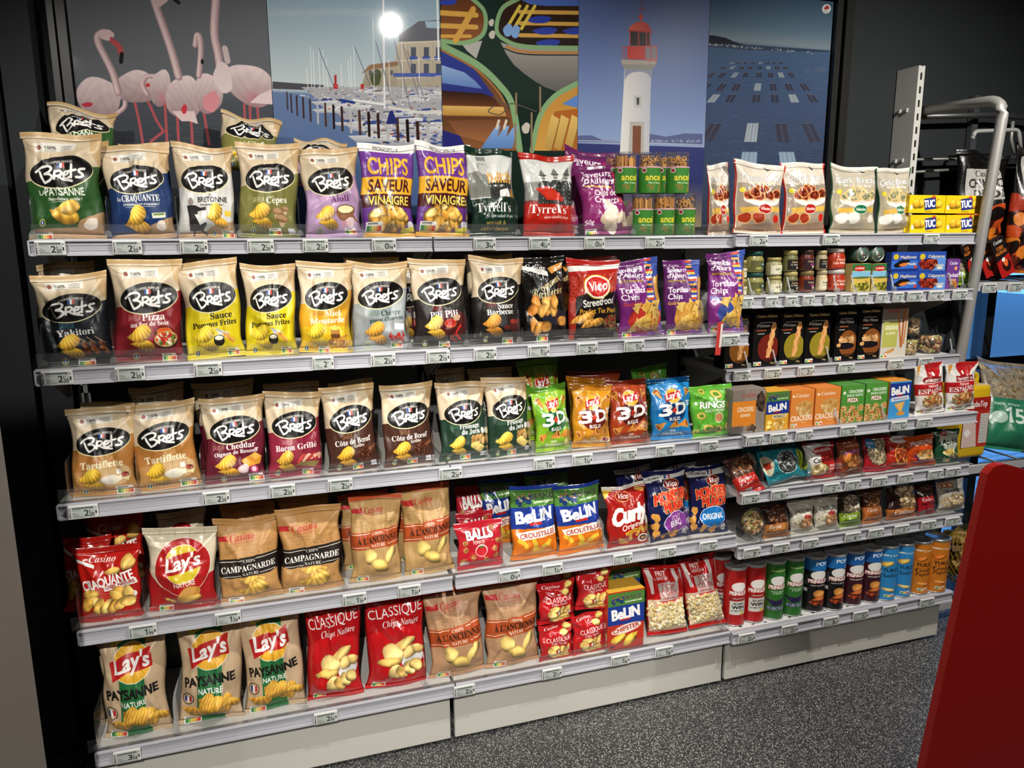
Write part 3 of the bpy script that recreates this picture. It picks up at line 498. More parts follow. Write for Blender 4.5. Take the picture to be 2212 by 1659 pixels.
@design(A=1.42, bg='9c1c16', rough=.24)
def curly(c):
    c.rect(0, 0, 1, .08, 'dcd6cc'); c.poly([(0, .08), (.22, .08), (.0, .3)], 'e0b838'); c.ell(.4, .26, .16, .13, 'd8b870'); c.ell(.4, .26, .145, .115, '8a1a16'); c.txt('Vico', .4, .31, .12, 'f2ece2', 'o', fit=.22)
    c.txt('Curly', .52, .84, .36, 'f2f0ea', 'o', fit=.86, rot=-.2, bold=.05)
    c.txt('Original', .58, 1.0, .12, 'f2ece2', 'o', fit=.56, rot=-.22); c.rect(.36, 1.04, .84, 1.12, 'e2bd3a', rot=-.22); c.txt('Cacahuète', .6, 1.1, .06, '7a1a12', 's', fit=.4, rot=-.22)
    for x, y, a in ((.3, 1.26, .4), (.52, 1.24, 1.3), (.72, 1.12, -1), (.84, 1.06, 1.2), (.86, .14, .2), (.4, 1.34, 0)): c.line([(x - .07 * math.cos(a), y - .07 * math.sin(a)), (x + .07 * math.cos(a), y + .07 * math.sin(a))], .075, 'd2a24a')
    c.ell(.84, 1.28, .13, .1, 'f0ece4'); c.ell(.84, 1.28, .09, .07, '3a1a10'); c.blob(.84, 1.28, .05, .04, 'c98a50')
def monster(c, bub, l1, l2):
    c.rect(0, .1, 1, .22, 'dad8d4', rot=-.05); c.rect(.48, .1, .52, .2, '2a3f8a'); c.rect(.56, .1, .6, .2, 'b8282a'); c.txt('le GOÛT du BIEN FAIRE', .24, .19, .04, '3a3838', 's', fit=.4); c.ell(.6, .33, .18, .12, 'c9a878'); c.ell(.6, .33, .165, .105, '7a1c1c'); c.txt('Vico', .6, .38, .11, 'f2ece2', 'o', fit=.24)
    c.txt('MONSTER', .56, .68, .22, 'd23a2a', 's', fit=.84, rot=-.05, arc=.04, bold=.03, out=('e8b060', .06)); c.txt('MUNCH', .62, .9, .2, 'd23a2a', 's', fit=.62, rot=-.05, bold=.03, out=('e8b060', .06))
    c.ell(.58, 1.16, .34, .25, 'e8e4f0'); c.ell(.58, 1.16, .325, .235, bub)
    if l1: c.txt(l1, .58, 1.12, .12, 'd8b0d8', 's', fit=.34)
    c.txt(l2, .58, 1.24 if l1 else 1.2, .13, 'f4f2f4', 's', fit=.36 if l1 else .54, rot=-.04)
    for x, y in ((.12, 1.0), (.08, 1.2), (.1, 1.38), (.34, 1.42), (.58, 1.45)): c.blob(x, y, .08, .09, 'd89a48', 0, int(x * 40), .2)
    c.blob(.85, 1.42, .08, .08, 'd8d8de', 0, 3, .2)
@design(A=1.55, bg='161b46', rough=.2)
def monster_bbq(c): monster(c, '8a3f9a', 'GOÛT', 'BBQ')
@design(A=1.55, bg='161b46', rough=.2)
def monster_or(c): monster(c, '1f77c0', '', 'ORIGINAL')
@design(A=1.75, bg='c2a888', rough=.42, w=320)
def lays_pays(c):
    c.speck(.012, 4, k=2); c.rect(.3, 0, .7, 1.75, '246a38'); c.poly([(.18, .02), (.82, .02), (.78, .22), (.5, .17), (.22, .25)], 'e0d02a'); c.txt('FORMAT', .5, .08, .06, 'a8281c', 's', fit=.3); c.txt('FAMILIAL', .5, .17, .075, 'a8281c', 's', fit=.46, arc=.03); lays(c, .5, .54, .29)
    c.txt('PAYSANNE', .5, 1.06, .15, '151310', 's', fit=.82, rot=-.1, bold=.02); c.txt('NATURE', .52, 1.19, .085, 'f0efe8', 's', fit=.4, rot=-.06); c.ell(.14, 1.3, .1, .1, '3a3028'); c.ell(.14, 1.3, .085, .085, 'c9b08c')
    for i, k in enumerate(('2a3f7a', 'eeeeea', 'b0282a')): c.rect(.08 + .04 * i, 1.25, .12 + .04 * i, 1.35, k)
    for i in range(6): c.chip(.42 + .07 * i, 1.32 + .02 * i, .1, .17, .35, 1, 'dcab44', i, 16)
    c.chip(.84, 1.42, .16, .08, .25, 1, 'dcab44', 9, 18); c.chip(.24, 1.5, .2, .1, .15, 1, 'd6a038', 4, 18); nutri(c, .08, 1.62, .26)
@design(A=1.7, bg='b4161a', rough=.18, w=320)
def classique(c):
    c.chip(.5, .06, .2, .06, 0, 0, 'd8b868', 4); c.txt('CLASSIQUE', .5, .42, .17, 'f0eeec', '', fit=.9, rot=-.12); c.txt('Chips Nature', .58, .58, .11, 'f2eeec', 'B', fit=.62, rot=-.08); c.ell(.6, 1.12, .3, .26, 'd0383a', al=.7)
    c.ell(.76, 1.18, .2, .14, 'e4e2e0', -.3)
    for i, (x, y, a, rx, ry) in enumerate(((.6, .92, -.6, .24, .09), (.42, 1.06, .3, .2, .15), (.36, 1.2, 0, .2, .08), (.72, 1.06, -.8, .14, .1), (.86, 1.02, .3, .12, .08), (.46, 1.38, .5, .14, .12), (.58, 1.4, .9, .13, .1), (.7, 1.36, .9, .13, .1), (.82, 1.32, 1, .13, .1))): c.chip(x, y, rx, ry, a, 0, ['dcc27c', 'e2cc8e', 'd6b568', 'e0c884'][i % 4], i)
    nutri(c, .1, 1.56, .22)
@design(A=1.2, bg='b01a1e', rough=.2)
def classique_s(c):
    c.txt('Casino', .36, .18, .12, 'f0eceb', 'B', fit=.44); c.chip(.8, .12, .12, .1, .3, 0, 'dcbf74', 1); c.chip(.7, .3, .12, .09, .1, 0, 'dcbf74', 2); c.txt('CLASSIQUE', .54, .56, .14, 'f2f0ee', '', fit=.74, rot=-.05); c.txt('Chips Nature', .54, .66, .08, 'f0ecea', 'B', fit=.46)
    c.ell(.68, .92, .2, .12, 'e4e2e0', -.2)
    for i, (x, y) in enumerate(((.4, .78), (.3, .9), (.34, 1.02), (.64, .86), (.76, .84), (.5, 1.06), (.62, 1.06), (.72, 1.04))): c.chip(x, y, .16, .1, .5 * i, 0, ['dcc27c', 'd6b568', 'e2cc8e'][i % 3], i)
@design(A=1.75, bg='b01c1c', rough=.16)
def topcorn(c):
    for i in range(5): c.poly([(.04 + .22 * i, .1), (.15 + .22 * i, .1), (.15 + .22 * i, .72), (.1 + .22 * i, .72)], 'd8d0cc')
    c.ell(.4, .28, .24, .2, '8a1414'); c.ell(.4, .28, .22, .18, 'b8201c'); c.txt('FRIT', .4, .28, .12, 'f0e8e4', 's', fit=.26); c.txt('RAVICH', .4, .38, .08, 'e8d8d4', 's', fit=.28); c.poly([(.24, .46), (.8, .46), (.8, .92), (.3, .92)], 'b9a8a4'); c.txt('TOP', .52, .62, .13, 'b02420', '', fit=.36); c.txt('CORN', .54, .77, .13, 'b02420', '', fit=.44); c.txt('palomitas', .54, .87, .06, 'b03a34', 'o', fit=.34)
    c.rect(.02, .86, .98, 1.66, 'cfc5a6', .9); c.poly([(.24, .46), (.8, .46), (.8, .92), (.3, .92)], 'b9a8a4'); c.txt('TOP', .52, .62, .13, 'b02420', '', fit=.36); c.txt('CORN', .54, .77, .13, 'b02420', '', fit=.44); c.txt('palomitas', .54, .86, .06, 'b03a34', 'o', fit=.34); c.poly([(.18, .92), (.86, .88), (.86, 1.02), (.2, 1.06)], 'c2281e'); c.txt('SALADAS', .54, 1.0, .075, 'f2ece8', 's', fit=.46, rot=-.04)
@design(A=1.42, bg='d9d6d0', rough=.25)
def menguys(c):
    c.poly([(.3, 0), (1, 0), (.66, .4), (.4, .4)], 'a81c1e'); c.poly([(.06, 0), (.18, 0), (.06, .3)], 'c98a3a'); c.ell(.54, .28, .05, .06, 'f0ece4'); c.rect(.2, .36, .84, .52, '8a1418'); c.txt("menguy's", .52, .49, .11, 'f4f0ea', 'b', fit=.56, out=('5a0c10', .05)); c.rect(0, .54, 1, .86, 'b01e22'); c.txt('Mélange', .5, .64, .08, 'f4f0ea', 'b', fit=.4, rot=-.06); c.txt('ESPAGNOL', .5, .81, .14, 'f4f0ea', 'b', fit=.88, rot=-.04, bold=.015)
    c.pile(.52, 1.05, .4, .22, 70, .05, ['e0b87c', 'c98a4a', 'e8cfa0', 'b8682e', 'a83a26'], 2); nutri(c, .1, 1.26, .24); c.rect(.4, 1.28, .9, 1.36, 'a89a84'); c.rect(.62, 1.26, .72, 1.38, 'e8e8ea')
def nutbag(c, top, band, word, wcol='1a1210', cols=('c98f50', 'e0b878', 'a86a34'), by=.7, win=(.55, .4, .42, .34), font='s', sz=.05):
    c.rect(0, 0, 1, c.A, top); c.pile(*win, 60, sz, list(cols), 3)
    if band: c.rect(0, by, 1, c.A, band); c.txt('Casino', .38, by + .17, .13, 'f0ebe4', 'B', fit=.46, rot=-.03); c.txt(word, .5, by + .34, .09, wcol, font, fit=.74)
NB = dict(A=1.25, rough=.2)
@design(bg='4a2a22', **NB)
def amandes(c): nutbag(c, '4a2a22', 'b8281e', 'AMANDES', cols=('8a5a3c', '6a3e28', 'a87850'), by=.66); nutri(c, .3, 1.08, .22, 0)
@design(bg='1c7884', **NB)
def turnsol(c):
    rs = np.random.RandomState(2)
    for i in range(60): c.blob(rs.rand(), rs.rand() * 1.25, .03, .015, '3f9aa4', rs.rand() * 3)
    c.ell(.5, .62, .33, .36, 'c2cccc'); c.pile(.5, .62, .31, .34, 90, .05, ['5a6060', 'b0b4b0', '3a4040', 'd0d0cc'], 1, .4); c.ell(.5, .12, .3, .1, 'b8c43a'); c.txt('tournesol', .5, .15, .07, '2a5a2a', 'o', fit=.4); c.ell(.5, 1.14, .28, .09, 'd9d0b0'); c.rect(.42, 1.1, .6, 1.17, 'b8402a')
@design(bg='a82420', **NB)
def benenuts(c):
    c.poly([(0, .1), (.3, .0), (.9, 0), (.9, .2), (.5, .3), (.3, .9), (0, 1)], 'd8d4ce'); c.ell(.55, .28, .36, .14, 'b82a24', -.1); c.txt('Bénénuts', .55, .32, .11, 'f4ece4', 's', fit=.6, rot=-.1); c.txt('Cacahuètes', .56, .66, .17, '1c1412', 'o', fit=.84, rot=-.1); c.pile(.36, .92, .32, .2, 40, .07, ['e6c88a', 'd6ac60', 'f0dcae'], 1); c.rect(.68, .74, .98, 1.04, 'c2302a'); c.txt('GRILLÉES', .83, .86, .07, 'f4ece4', 's', fit=.27); c.txt('& SALÉES', .83, .97, .07, 'f4ece4', 's', fit=.27)
@design(bg='7a3a1e', **NB)
def caramel(c): c.rect(0, 0, 1, .4, '8a3f22'); c.txt('Cacahuètes', .6, .3, .1, 'e0b080', 'B', fit=.6); c.poly([(.2, .44), (.9, .4), (.9, .5), (.2, .54)], 'a85a8a'); c.pile(.6, .9, .34, .3, 50, .06, ['8a4a28', 'a86838', 'c08a50'], 2); c.chip(.25, .65, .15, .2, .3, 1, 'c27a38', 2, 18)
@design(bg='8a1f28', **NB)
def pistache_red(c): c.pile(.55, .55, .44, .48, 90, .06, ['b8a482', 'd0c09a', '9a8a68'], 2); c.ell(.3, .26, .2, .18, '3a7ab0'); c.txt('0% SEL', .3, .3, .07, 'e8ecf0', 's', fit=.26); c.poly([(0, .8), (.5, 1.05), (1, .95), (1, 1.25), (0, 1.25)], 'a81c28')
@design(bg='a82a1e', **NB)
def redmix(c): c.ell(.6, .14, .42, .16, 'e0dcd8'); c.txt('Cacahuètes', .6, .16, .07, '6a2a2a', 'o', fit=.5); c.ell(.62, .72, .36, .4, 'd8963a'); c.pile(.62, .68, .32, .34, 50, .06, ['b8502a', 'd07a3a', '9a3a20'], 2)
@design(bg='c24a1a', **NB)
def melange(c): c.txt('MÉLANGE TÉLÉ', .54, .38, .15, 'f2ece4', 's', fit=.82, rot=-.04); c.poly([(.2, .8), (.98, .62), (1, 1.05), (.3, 1.12)], '5a2a5a'); c.pile(.64, .82, .34, .22, 40, .06, ['e0b070', 'c98a44', 'd8c090'], 2); c.pile(.2, 1.0, .12, .1, 8, .06, ['b03a28'], 1)
@design(bg='1f4a30', **NB)
def aperi(c): c.ell(.55, .42, .42, .4, 'b8bcae'); c.ell(.42, .16, .2, .1, 'a8241e'); c.txt('Vico', .42, .2, .1, 'f2ece4', 'o', fit=.26); c.txt('Apéri', .5, .56, .2, '16201a', 'o', fit=.74, rot=-.1); c.ell(.5, .86, .24, .13, 'e8d498'); c.ell(.5, .84, .18, .08, 'd8b85a'); c.pile(.7, .98, .2, .1, 20, .05, ['c9b070', '3a4a2a', 'e0cc90'], 1); nutri(c, .36, 1.1, .24)
@design(bg='2c1a16', **NB)
def cajou(c): nutbag(c, '2c1a16', 'b5743a', 'NOIX DE CAJOU', cols=('7a4a34', '9a6844', '5a3222'))
@design(bg='c9c5b4', **NB)
def noix_white(c): c.txt('Noix de cajou', .5, .42, .12, '6a6458', 'o', fit=.66, rot=-.06); c.pile(.6, .86, .34, .24, 40, .07, ['c2906a', 'a87048', 'd8b08a'], 3); c.ell(.62, .6, .16, .07, 'a83a34'); c.pile(.25, .8, .16, .1, 8, .06, ['e0d4b0'], 2)
@design(bg='3a3a1e', **NB)
def pist_green(c): nutbag(c, '2e2a1e', '7a9a28', 'PISTACHES', '2a3a10', cols=('b0a084', '8a7a62', 'd0c4a8'))
@design(bg='4a2a1a', **NB)
def caca_orange(c): nutbag(c, '4a2a1a', 'b86a34', 'CACAHUÈTES', '3a1a0c', cols=('8a5a34', 'a87848', '6a4026'), by=.64); c.txt('GRILLÉES À SEC', .5, 1.14, .09, '3a1a0c', 's', fit=.8)
@design(bg='2a1816', **NB)
def casino_big(c): nutbag(c, '2a1816', None, '', cols=('d8b88a', 'b88a58', 'e8d0a8'), win=(.66, .42, .36, .5), sz=.06); c.rect(0, .84, 1, 1.25, 'b5682a'); c.txt('Casino', .5, 1.06, .18, 'f2ece4', 'B', fit=.62)
@design(bg='3a1414', **NB)
def red_kiss(c): nutbag(c, '2a1416', '9a1820', 'PÉTALES', '2a0a0a', cols=('4a2a22', '6a4034'), by=.5); nutri(c, .2, 1.08, .3)
@design(bg='b0a898', **NB)
def clear_nuts(c):
    c.rect(0, 0, 1, .5, 'a09c94'); c.txt('CACAHUÈTES', .46, .46, .1, '3a342e', 's', fit=.6)
    for x in (.16, .32, .46): c.ell(x, .2, .08, .1, 'b05a2a'); c.ell(x, .2, .04, .05, 'e0d8cc')
    c.pile(.52, .84, .46, .3, 110, .055, ['d8bf98', 'c4a678', 'e6d4b4'], 4)
# boxes
def dflute(c, nm, ac, sub, mini):
    c.rect(0, 0, 1, c.A, '0f0d0c'); c.ell(.62, c.A * .66, .42, .55, ac, al=.75); c.rect(0, c.A - .3, 1, c.A, '0f0d0c', .5)
    c.txt('Casino Délices', .52, .2, .1, 'd8b878', 's', fit=.78); c.txt('Les Délicieuses' if mini else 'Les Savoureuses', .5, .42, .06, 'c9c4bc', 'o', fit=.54); c.txt('Mini Flûtes' if mini else 'Flûtes', .5 if mini else .38, .58, .12, 'ece8e0', 'o', fit=.66 if mini else .5); c.txt(sub, .4 if mini else .3, .74, .06, 'c2603a', 's', fit=.4); c.txt('PUR BEURRE', .3, .86, .04, 'd8d4cc', 's', fit=.26)
    if mini: c.pile(.56, 1.3, .34, .2, 24, .1, ['d29a60', 'b87a44', 'e2b684'], 2); c.ell(.5, 1.52, .42, .14, '17131a'); c.ell(.2, 1.48, .1, .08, 'd8a866')
    else:
        for s in (0, PI): c.line([(.82 - .2 * k / 12 + .05 * math.sin(k * 1.1 + s), .45 + 1.3 * k / 12) for k in range(13)], .12, ['c98a50', 'dba468'][s > 0], sm=True)
    nutri(c, .06, c.A - .2, .3); c.txt('100g', .8, c.A - .1, .06, 'd8b878', 's')
FL = dict(A=2.15, rough=.35, bg='0f0d0c', w=240)
@design(**FL)
def flute_red(c): dflute(c, '', '8a2418', 'TOMATE', 0)
@design(**FL)
def flute_yel(c): dflute(c, '', 'b8a42c', 'OIGNONS', 0)
@design(**FL)
def flute_or(c): dflute(c, '', 'b06a24', 'SÉSAME', 0)
@design(**FL)
def flute_mini(c): dflute(c, '', 'a85c24', 'EMMENTAL', 1)
@design(A=1.75, bg='cfc8bc', rough=.35)
def gressins(c): c.rect(0, 0, 1, .5, '8a7e74'); c.txt('Casino', .42, .26, .14, 'b8292a', 'B', fit=.5); c.rect(.04, .55, .62, 1.4, 'b4b45a'); c.txt('GRESSINS', .36, .82, .13, 'f0f0d8', 's', fit=.5); c.txt('AU SÉSAME', .34, .98, .08, 'e8e8c8', 's', fit=.36); c.line([(.6, .3), (.78, 1.4)], .07, 'b5703c'); c.line([(.82, .15), (.8, 1.4)], .07, 'a8602f'); c.line([(.94, .2), (.88, 1.3)], .06, 'c07a44'); c.line([(.2, 1.6), (.5, 1.48)], .1, 'c9904f'); nutri(c, .02, 1.6, .26)
@design(A=1.0, bg='8a8076', rough=.35)
def crack_grey(c): c.rect(0, 0, .36, 1, '7e746a'); c.rect(0, .26, .72, .84, 'd9822a'); c.txt('CRACKERS', .4, .5, .11, 'f0dcc0', 's', fit=.5); c.txt('GRAINES', .4, .62, .07, 'f0dcc0', 's', fit=.3); c.txt('CASINO', .5, .18, .09, 'b03030', 'B', fit=.4); c.pile(.86, .3, .13, .22, 24, .06, ['4a3a30', '6a5442', '3a2c24'], 1); c.pile(.6, .9, .16, .06, 14, .05, ['5a4636', '8a6e52'], 2); c.speck(.03)
@design(A=1.4, bg='e0a52e', rough=.3)
def monaco(c): foot300(c, .02, .36); c.rect(0, .36, 1, .82, '20388a'); belin(c, .7, .24, .76); c.rect(0, .82, 1, 1.4, 'dba02c'); c.rect(.3, .84, .9, .98, 'ecd9a0', rot=-.05); c.txt('MONACO', .6, .96, .1, '2a2a5a', 's', fit=.48, rot=-.04); c.pile(.6, 1.2, .24, .18, 26, .07, ['e0b058', 'c9903c', 'f0cf86'], 2, .8, .8); c.chip(.16, 1.12, .14, .1, .3, 0, 'e8c468', 1); c.chip(.14, 1.28, .14, .09, .1, 0, 'e8c468', 2)
@design(A=1.4, bg='d9843c', rough=.3)
def crack_or(c): c.txt('Casino', .5, .26, .13, 'f2e8dc', 'B', fit=.56); c.rect(.06, .18, .16, .25, 'f2e8dc'); c.pile(.6, .7, .34, .3, 16, .1, ['d8a45c', 'c98a44', 'e2b878'], 2, .7, .95); c.txt('CRACKERS', .5, 1.14, .2, 'f4e4cc', 's', fit=.92, rot=-.03); c.line([(.5, 1.2), (.7, 1.22)], .02, 'e8c89a'); nutri(c, .06, 1.24, .26)
@design(A=1.5, bg='4f8f3a', rough=.3)
def crack_piz(c):
    c.poly([(.12, .2), (.2, .28), (.12, .36), (.04, .28)], 'dce8d0'); c.txt('CRACKERS', .62, .3, .12, 'f0f4ea', 's', fit=.62); c.txt('SNACK GUSTO', .58, .44, .09, 'f0f4ea', 's', fit=.7); c.txt('PIZZA', .5, .66, .15, 'f4f0e6', 's', fit=.44, out=('a8281c', .1), bold=.02)
    for i in range(11): c.pile(.14 + .36 * (i % 3) - .18 * (i // 3 % 2), .92 + .22 * (i // 3), .15, .13, 20, .035, ['d8a860', 'b8502a', 'e8cf9a', 'd29a50'], i, .8, .9)
@design(A=1.45, bg='3f93cc', rough=.3)
def triang(c): c.rect(0, .06, 1, .66, '20388a'); belin(c, .5, .3, .8); c.rect(.1, .6, .92, .76, 'f0eeea', rot=-.06); c.txt('TRIANGOLINI', .5, .73, .09, '2a4a8a', 's', fit=.7, rot=-.05); c.poly([(.24, .88), (.76, .8), (.6, 1.3)], 'd99a44'); c.poly([(.3, .9), (.7, .84), (.58, 1.2)], 'e6b468'); c.blob(.6, 1.28, .2, .08, 'cf8f3c')
@design(A=1.72, bg='b8321e', rough=.3)
def chipster(c):
    foot300(c, .04, .42); c.rect(0, .42, 1, .98, '20388a'); belin(c, .8, .3, .74); c.rect(0, .98, 1, 1.72, 'b8321e'); c.poly(blobp(.52, 1.12, .42, .13, -.2, 0, .02), 'ecdcd0'); c.txt('CHIPSTER', .52, 1.17, .13, 'b02c1c', 's', fit=.72, rot=-.2)
    c.chip(.3, 1.4, .24, .11, -.5, 0, 'e0bd4a', 1); c.chip(.62, 1.46, .22, .13, -.9, 0, 'e0bd4a', 2); c.poly([(.66, 1.3), (.84, 1.26), (.78, 1.4)], 'e0bd4a'); c.rect(.06, 1.6, .2, 1.65, '2a2a5a')
@design(A=.5, bg='e6c41a', rough=.3)
def tuc(c):
    for x in (.3, .68, .8, .2): c.chip(x, .24, .12, .13, x, 0, 'd8a92e', int(x * 50))
    c.poly([(.4, .1), (.72, .04), (.74, .38), (.44, .42)], '20307a'); c.txt('TUC', .57, .33, .2, 'f4f2ee', 's', fit=.28, rot=-.1, bold=.02); c.poly([(.6, .06), (.68, -.02), (.7, .1)], 'c2382a'); c.rect(.04, .28, .1, .4, 'e8e8f0'); c.txt('ORIGINAL', .55, .47, .03, '6a4a10', 's', fit=.2)
@design(A=.66, bg='2a4aa0', rough=.3)
def mussel(c): c.rect(0, .3, 1, .66, '3a6ac0'); c.blob(.4, .4, .3, .12, '14141a', -.2, 2); c.blob(.46, .44, .16, .06, 'd2722c', -.1); c.txt('Mejillones', .62, .22, .1, 'e8d8b0', 'o', fit=.6); c.txt('Moules', .76, .46, .1, 'e8d8b0', 'o', fit=.34); c.ell(.16, .16, .1, .1, 'c9b02c'); c.ell(.92, .54, .06, .06, 'c2382a'); c.rect(0, .58, 1, .66, '1c3480')
@design(A=.66, bg='2a4aa0', rough=.3)
def calamar(c): c.rect(.5, .2, 1, .66, '5a8ad0'); c.pile(.38, .42, .34, .18, 30, .07, ['8a2a1c', 'b0402a', '6a1c14'], 2); c.txt('Calamares', .64, .2, .1, 'e8d8b0', 'o', fit=.6); c.txt('Calamars', .76, .5, .09, 'e8d8b0', 'o', fit=.36); c.ell(.14, .16, .1, .1, 'c9b02c'); c.ell(.8, .56, .12, .05, 'd8d4c0')
@design(A=1.3, bg='6a3a86', rough=.3)
def cocktail(c): c.txt('Casino', .5, .24, .16, 'f0ecf0', 'B', fit=.6); c.ell(.7, .4, .12, .08, 'e0a060'); c.txt('Cocktail', .5, .78, .17, 'f0ecf0', 's', fit=.86); c.txt('fumées', .5, .96, .13, 'e8c080', 's', fit=.6); c.pile(.6, 1.12, .34, .14, 20, .08, ['d89a54', 'b8743a'], 2)
@design(A=1.5, bg='1a1414', rough=.3)
def firelight(c): c.txt('Casino', .5, .2, .15, 'e8e4e0', 'B', fit=.62); c.txt('CUBES', .5, .44, .13, 'd8762a', 's', fit=.5); c.txt('ALLUME-FEU', .5, .62, .13, 'd8762a', 's', fit=.8); c.poly([(0, .85), (1, .7), (1, 1.5), (0, 1.5)], 'a81e1a'); c.ell(.6, 1.1, .3, .24, '2a1210'); c.blob(.6, 1.0, .16, .14, 'e0642a'); c.blob(.5, .85, .12, .08, 'e8e4de')
@design(A=1.6, bg='12100f', rough=.3)
def charcoal(c):
    rs = np.random.RandomState(6); c.rect(.1, .22, .8, .62, 'b9b6b0'); c.txt('Casino', .45, .32, .08, '2a2624', 'B', fit=.34); c.txt('CHARBON', .46, .46, .11, '1a1614', 's', fit=.6); c.txt('DE BOIS', .46, .59, .1, '1a1614', 's', fit=.44); c.rect(0, .7, 1, 1.6, '3a120a')
    for i in range(90): x, y = rs.rand(), .7 + .9 * rs.rand(); c.blob(x, y, .07, .09, ['c24a1a', '1a0e0a', 'd87a24', '5a1a0e', '120a08', 'a8341a'][i % 6], rs.rand() * 3, i)
@design(A=1.5, bg='8a8070', rough=.3)
def pellets(c):
    rs = np.random.RandomState(6)
    for i in range(300): x, y, a = rs.rand(), rs.rand() * .75, rs.rand() * 3; c.line([(x, y), (x + .05 * math.cos(a), y + .05 * math.sin(a))], .02, ['a08a68', '7a6648', 'b8a280', '685638'][i % 4])
    c.rect(0, .68, 1, 1.5, '2c7a5a'); c.txt('100% naturel · Haute Qualité', .5, .8, .045, 'cfe4da', 's', fit=.84); c.txt('15kg', .5, 1.08, .24, 'd8e8e0', 's', fit=.56); c.ell(.15, 1.0, .1, .1, 'b8d0c4')
@design(A=1.5, bg='b02a22', rough=.35)
def fuel(c): c.rect(0, 0, 1, .42, 'a8241e'); c.txt('CombuTop', .48, .28, .17, 'f2ece8', 's', fit=.8); c.rect(0, .42, 1, 1.5, 'b8322a'); c.poly([(0, .5), (.5, .8), (.6, 1.5), (0, 1.5)], 'd8bfb4'); c.rect(.66, .5, .98, 1.4, 'd0ccc6'); c.poly([(.2, .92), (.34, 1.06), (.2, 1.2), (.06, 1.06)], 'f0ece8'); [c.line([(.68, .56 + .07 * i), (.95, .56 + .07 * i)], .015, '8a8682') for i in range(12)]
# can and jar wraps: x runs round the front half
def canwrap(c, base, l1, col='f0ece6', brand=True, low=None, top=None):
    if top: c.rect(0, 0, 1, .62, top); c.txt('POP', .62, .36, .2, 'f0f0f4', 's', fit=.4); c.poly([(0, .62), (1, .5), (1, .7), (0, .66)], top)
    if brand: c.ell(.55, .92, .27, .26, 'efece6'); c.txt('PRINGLES', .55, 1.36, .2, 'f4f0ea', 's', fit=.66, bold=.02, out=('a81c18', .09))
    c.txt(l1, .55, 1.54, .07, col, 's', fit=.5)
    if low: low(c)
CW = dict(A=3.0, w=170, rough=.3)
def _win(c): c.rect(.24, 1.68, .86, 2.42, 'd8d8d0'); c.txt('SCAN', .55, 1.88, .12, '1c1a1a', 's', fit=.36); c.txt('WIN', .55, 2.1, .17, '1c1a1a', 's', fit=.46, bold=.02); c.txt('A TRIP TO NY', .55, 2.24, .07, '1c1a1a', 's', fit=.5); c.ell(.7, 2.34, .08, .07, 'd8c23a'); c.rect(.2, 1.46, .9, 1.62, '8a1616'); c.txt('ORIGINAL', .55, 1.58, .08, 'e8d0c8', 's', fit=.44)
def _war(c): c.poly([(.1, 1.9), (.5, 2.0), (.86, 1.85), (.8, 2.2), (.4, 2.3)], '2a2048'); c.txt('WARCRAFT', .55, 2.5, .18, 'd0d4e8', 'b', fit=.74, out=('1c2050', .1)); c.txt('IN-GAME REWARDS', .6, .42, .08, 'd8e08a', 's', fit=.6); c.txt('SOUR CREAM', .55, 1.54, .07, 'd8e8d0', 's', fit=.5); c.txt('& ONION', .55, 1.64, .07, 'd8e8d0', 's', fit=.34)
def _chp(c): c.chip(.6, 2.0, .24, .22, .2, 0, 'd09048', 1); c.chip(.62, 2.3, .24, .16, -.3, 0, 'b8622c', 2); c.pile(.6, 2.5, .3, .14, 16, .07, ['8a2a1a', '5a2a1a', 'b84a24'], 2)
@design(bg='b01a1a', **CW)
def can_red(c): canwrap(c, 0, '', low=_win)
@design(bg='2f6f2a', **CW)
def can_green(c): canwrap(c, 0, '', low=_war)
@design(bg='141214', **CW)
def can_black(c): canwrap(c, 0, 'HOT & SPICY', low=_chp, top='1f6fb4'); c.rect(0, .9, .2, 1.5, '3a3a3c'); c.rect(0, 1.7, .2, 1.9, 'd0d0cc')
@design(bg='3a1420', **CW)
def can_maroon(c): canwrap(c, 0, 'TEXAS BBQ SAUCE', low=_chp, top='1f5fa4')
def tuiles(c, n, dk): c.rect(.0, .36, .42, .44, 'e8e4dc'); c.txt('Casino', .7, .48, .13, 'f0ece4', 'B', fit=.5); c.chip(.4, .9, .24, .14, -.4, 0, 'dcb860' if dk else 'c9702a', 1); c.txt('TUILES', .55, 1.36, .2, '142a40' if dk else '2a160c', 's', fit=.56); c.txt(n[0], .55, 1.68, .24, '142a40' if dk else '2a160c', 'B', fit=.6); c.txt(n[1], .55, 1.92, .22, '142a40' if dk else '2a160c', 'B', fit=.6); c.chip(.5, 2.4, .26, .1, .3, 0, 'd8c088' if dk else 'dc8a44', 2); nutri(c, .36, 2.66, .34)
@design(bg='2f87c4', **CW)
def can_blue(c): tuiles(c, ('Salées', ''), 1)
@design(bg='c9771f', **CW)
def can_orange(c): tuiles(c, ('Goût', 'Paprika'), 0)
@design(A=.62, bg='36782b', rough=.35)
def ancel(c): c.rect(0, 0, 1, .03, 'd8a0b0'); c.ell(.14, .09, .1, .055, 'e8e0dc'); c.ell(.14, .09, .08, .04, '8a2a3a'); c.txt('ancel', .5, .32, .15, 'dccb3a', 's', fit=.6, bold=.015); c.txt('Mix 2 Snacks', .56, .4, .04, 'd8e8c8', 's', fit=.5); c.line([(.3, .5), (.26, .44), (.36, .44), (.44, .54), (.5, .46), (.4, .44), (.36, .56)], .02, 'a8642c', sm=True); [c.line([(.66 + .05 * i, .58), (.76 + .05 * i, .36)], .02, 'b07a3c') for i in range(4)]
def jarl(nm, A, bg, fn): DES[nm] = (fn, A, 128, .4, bg, {})
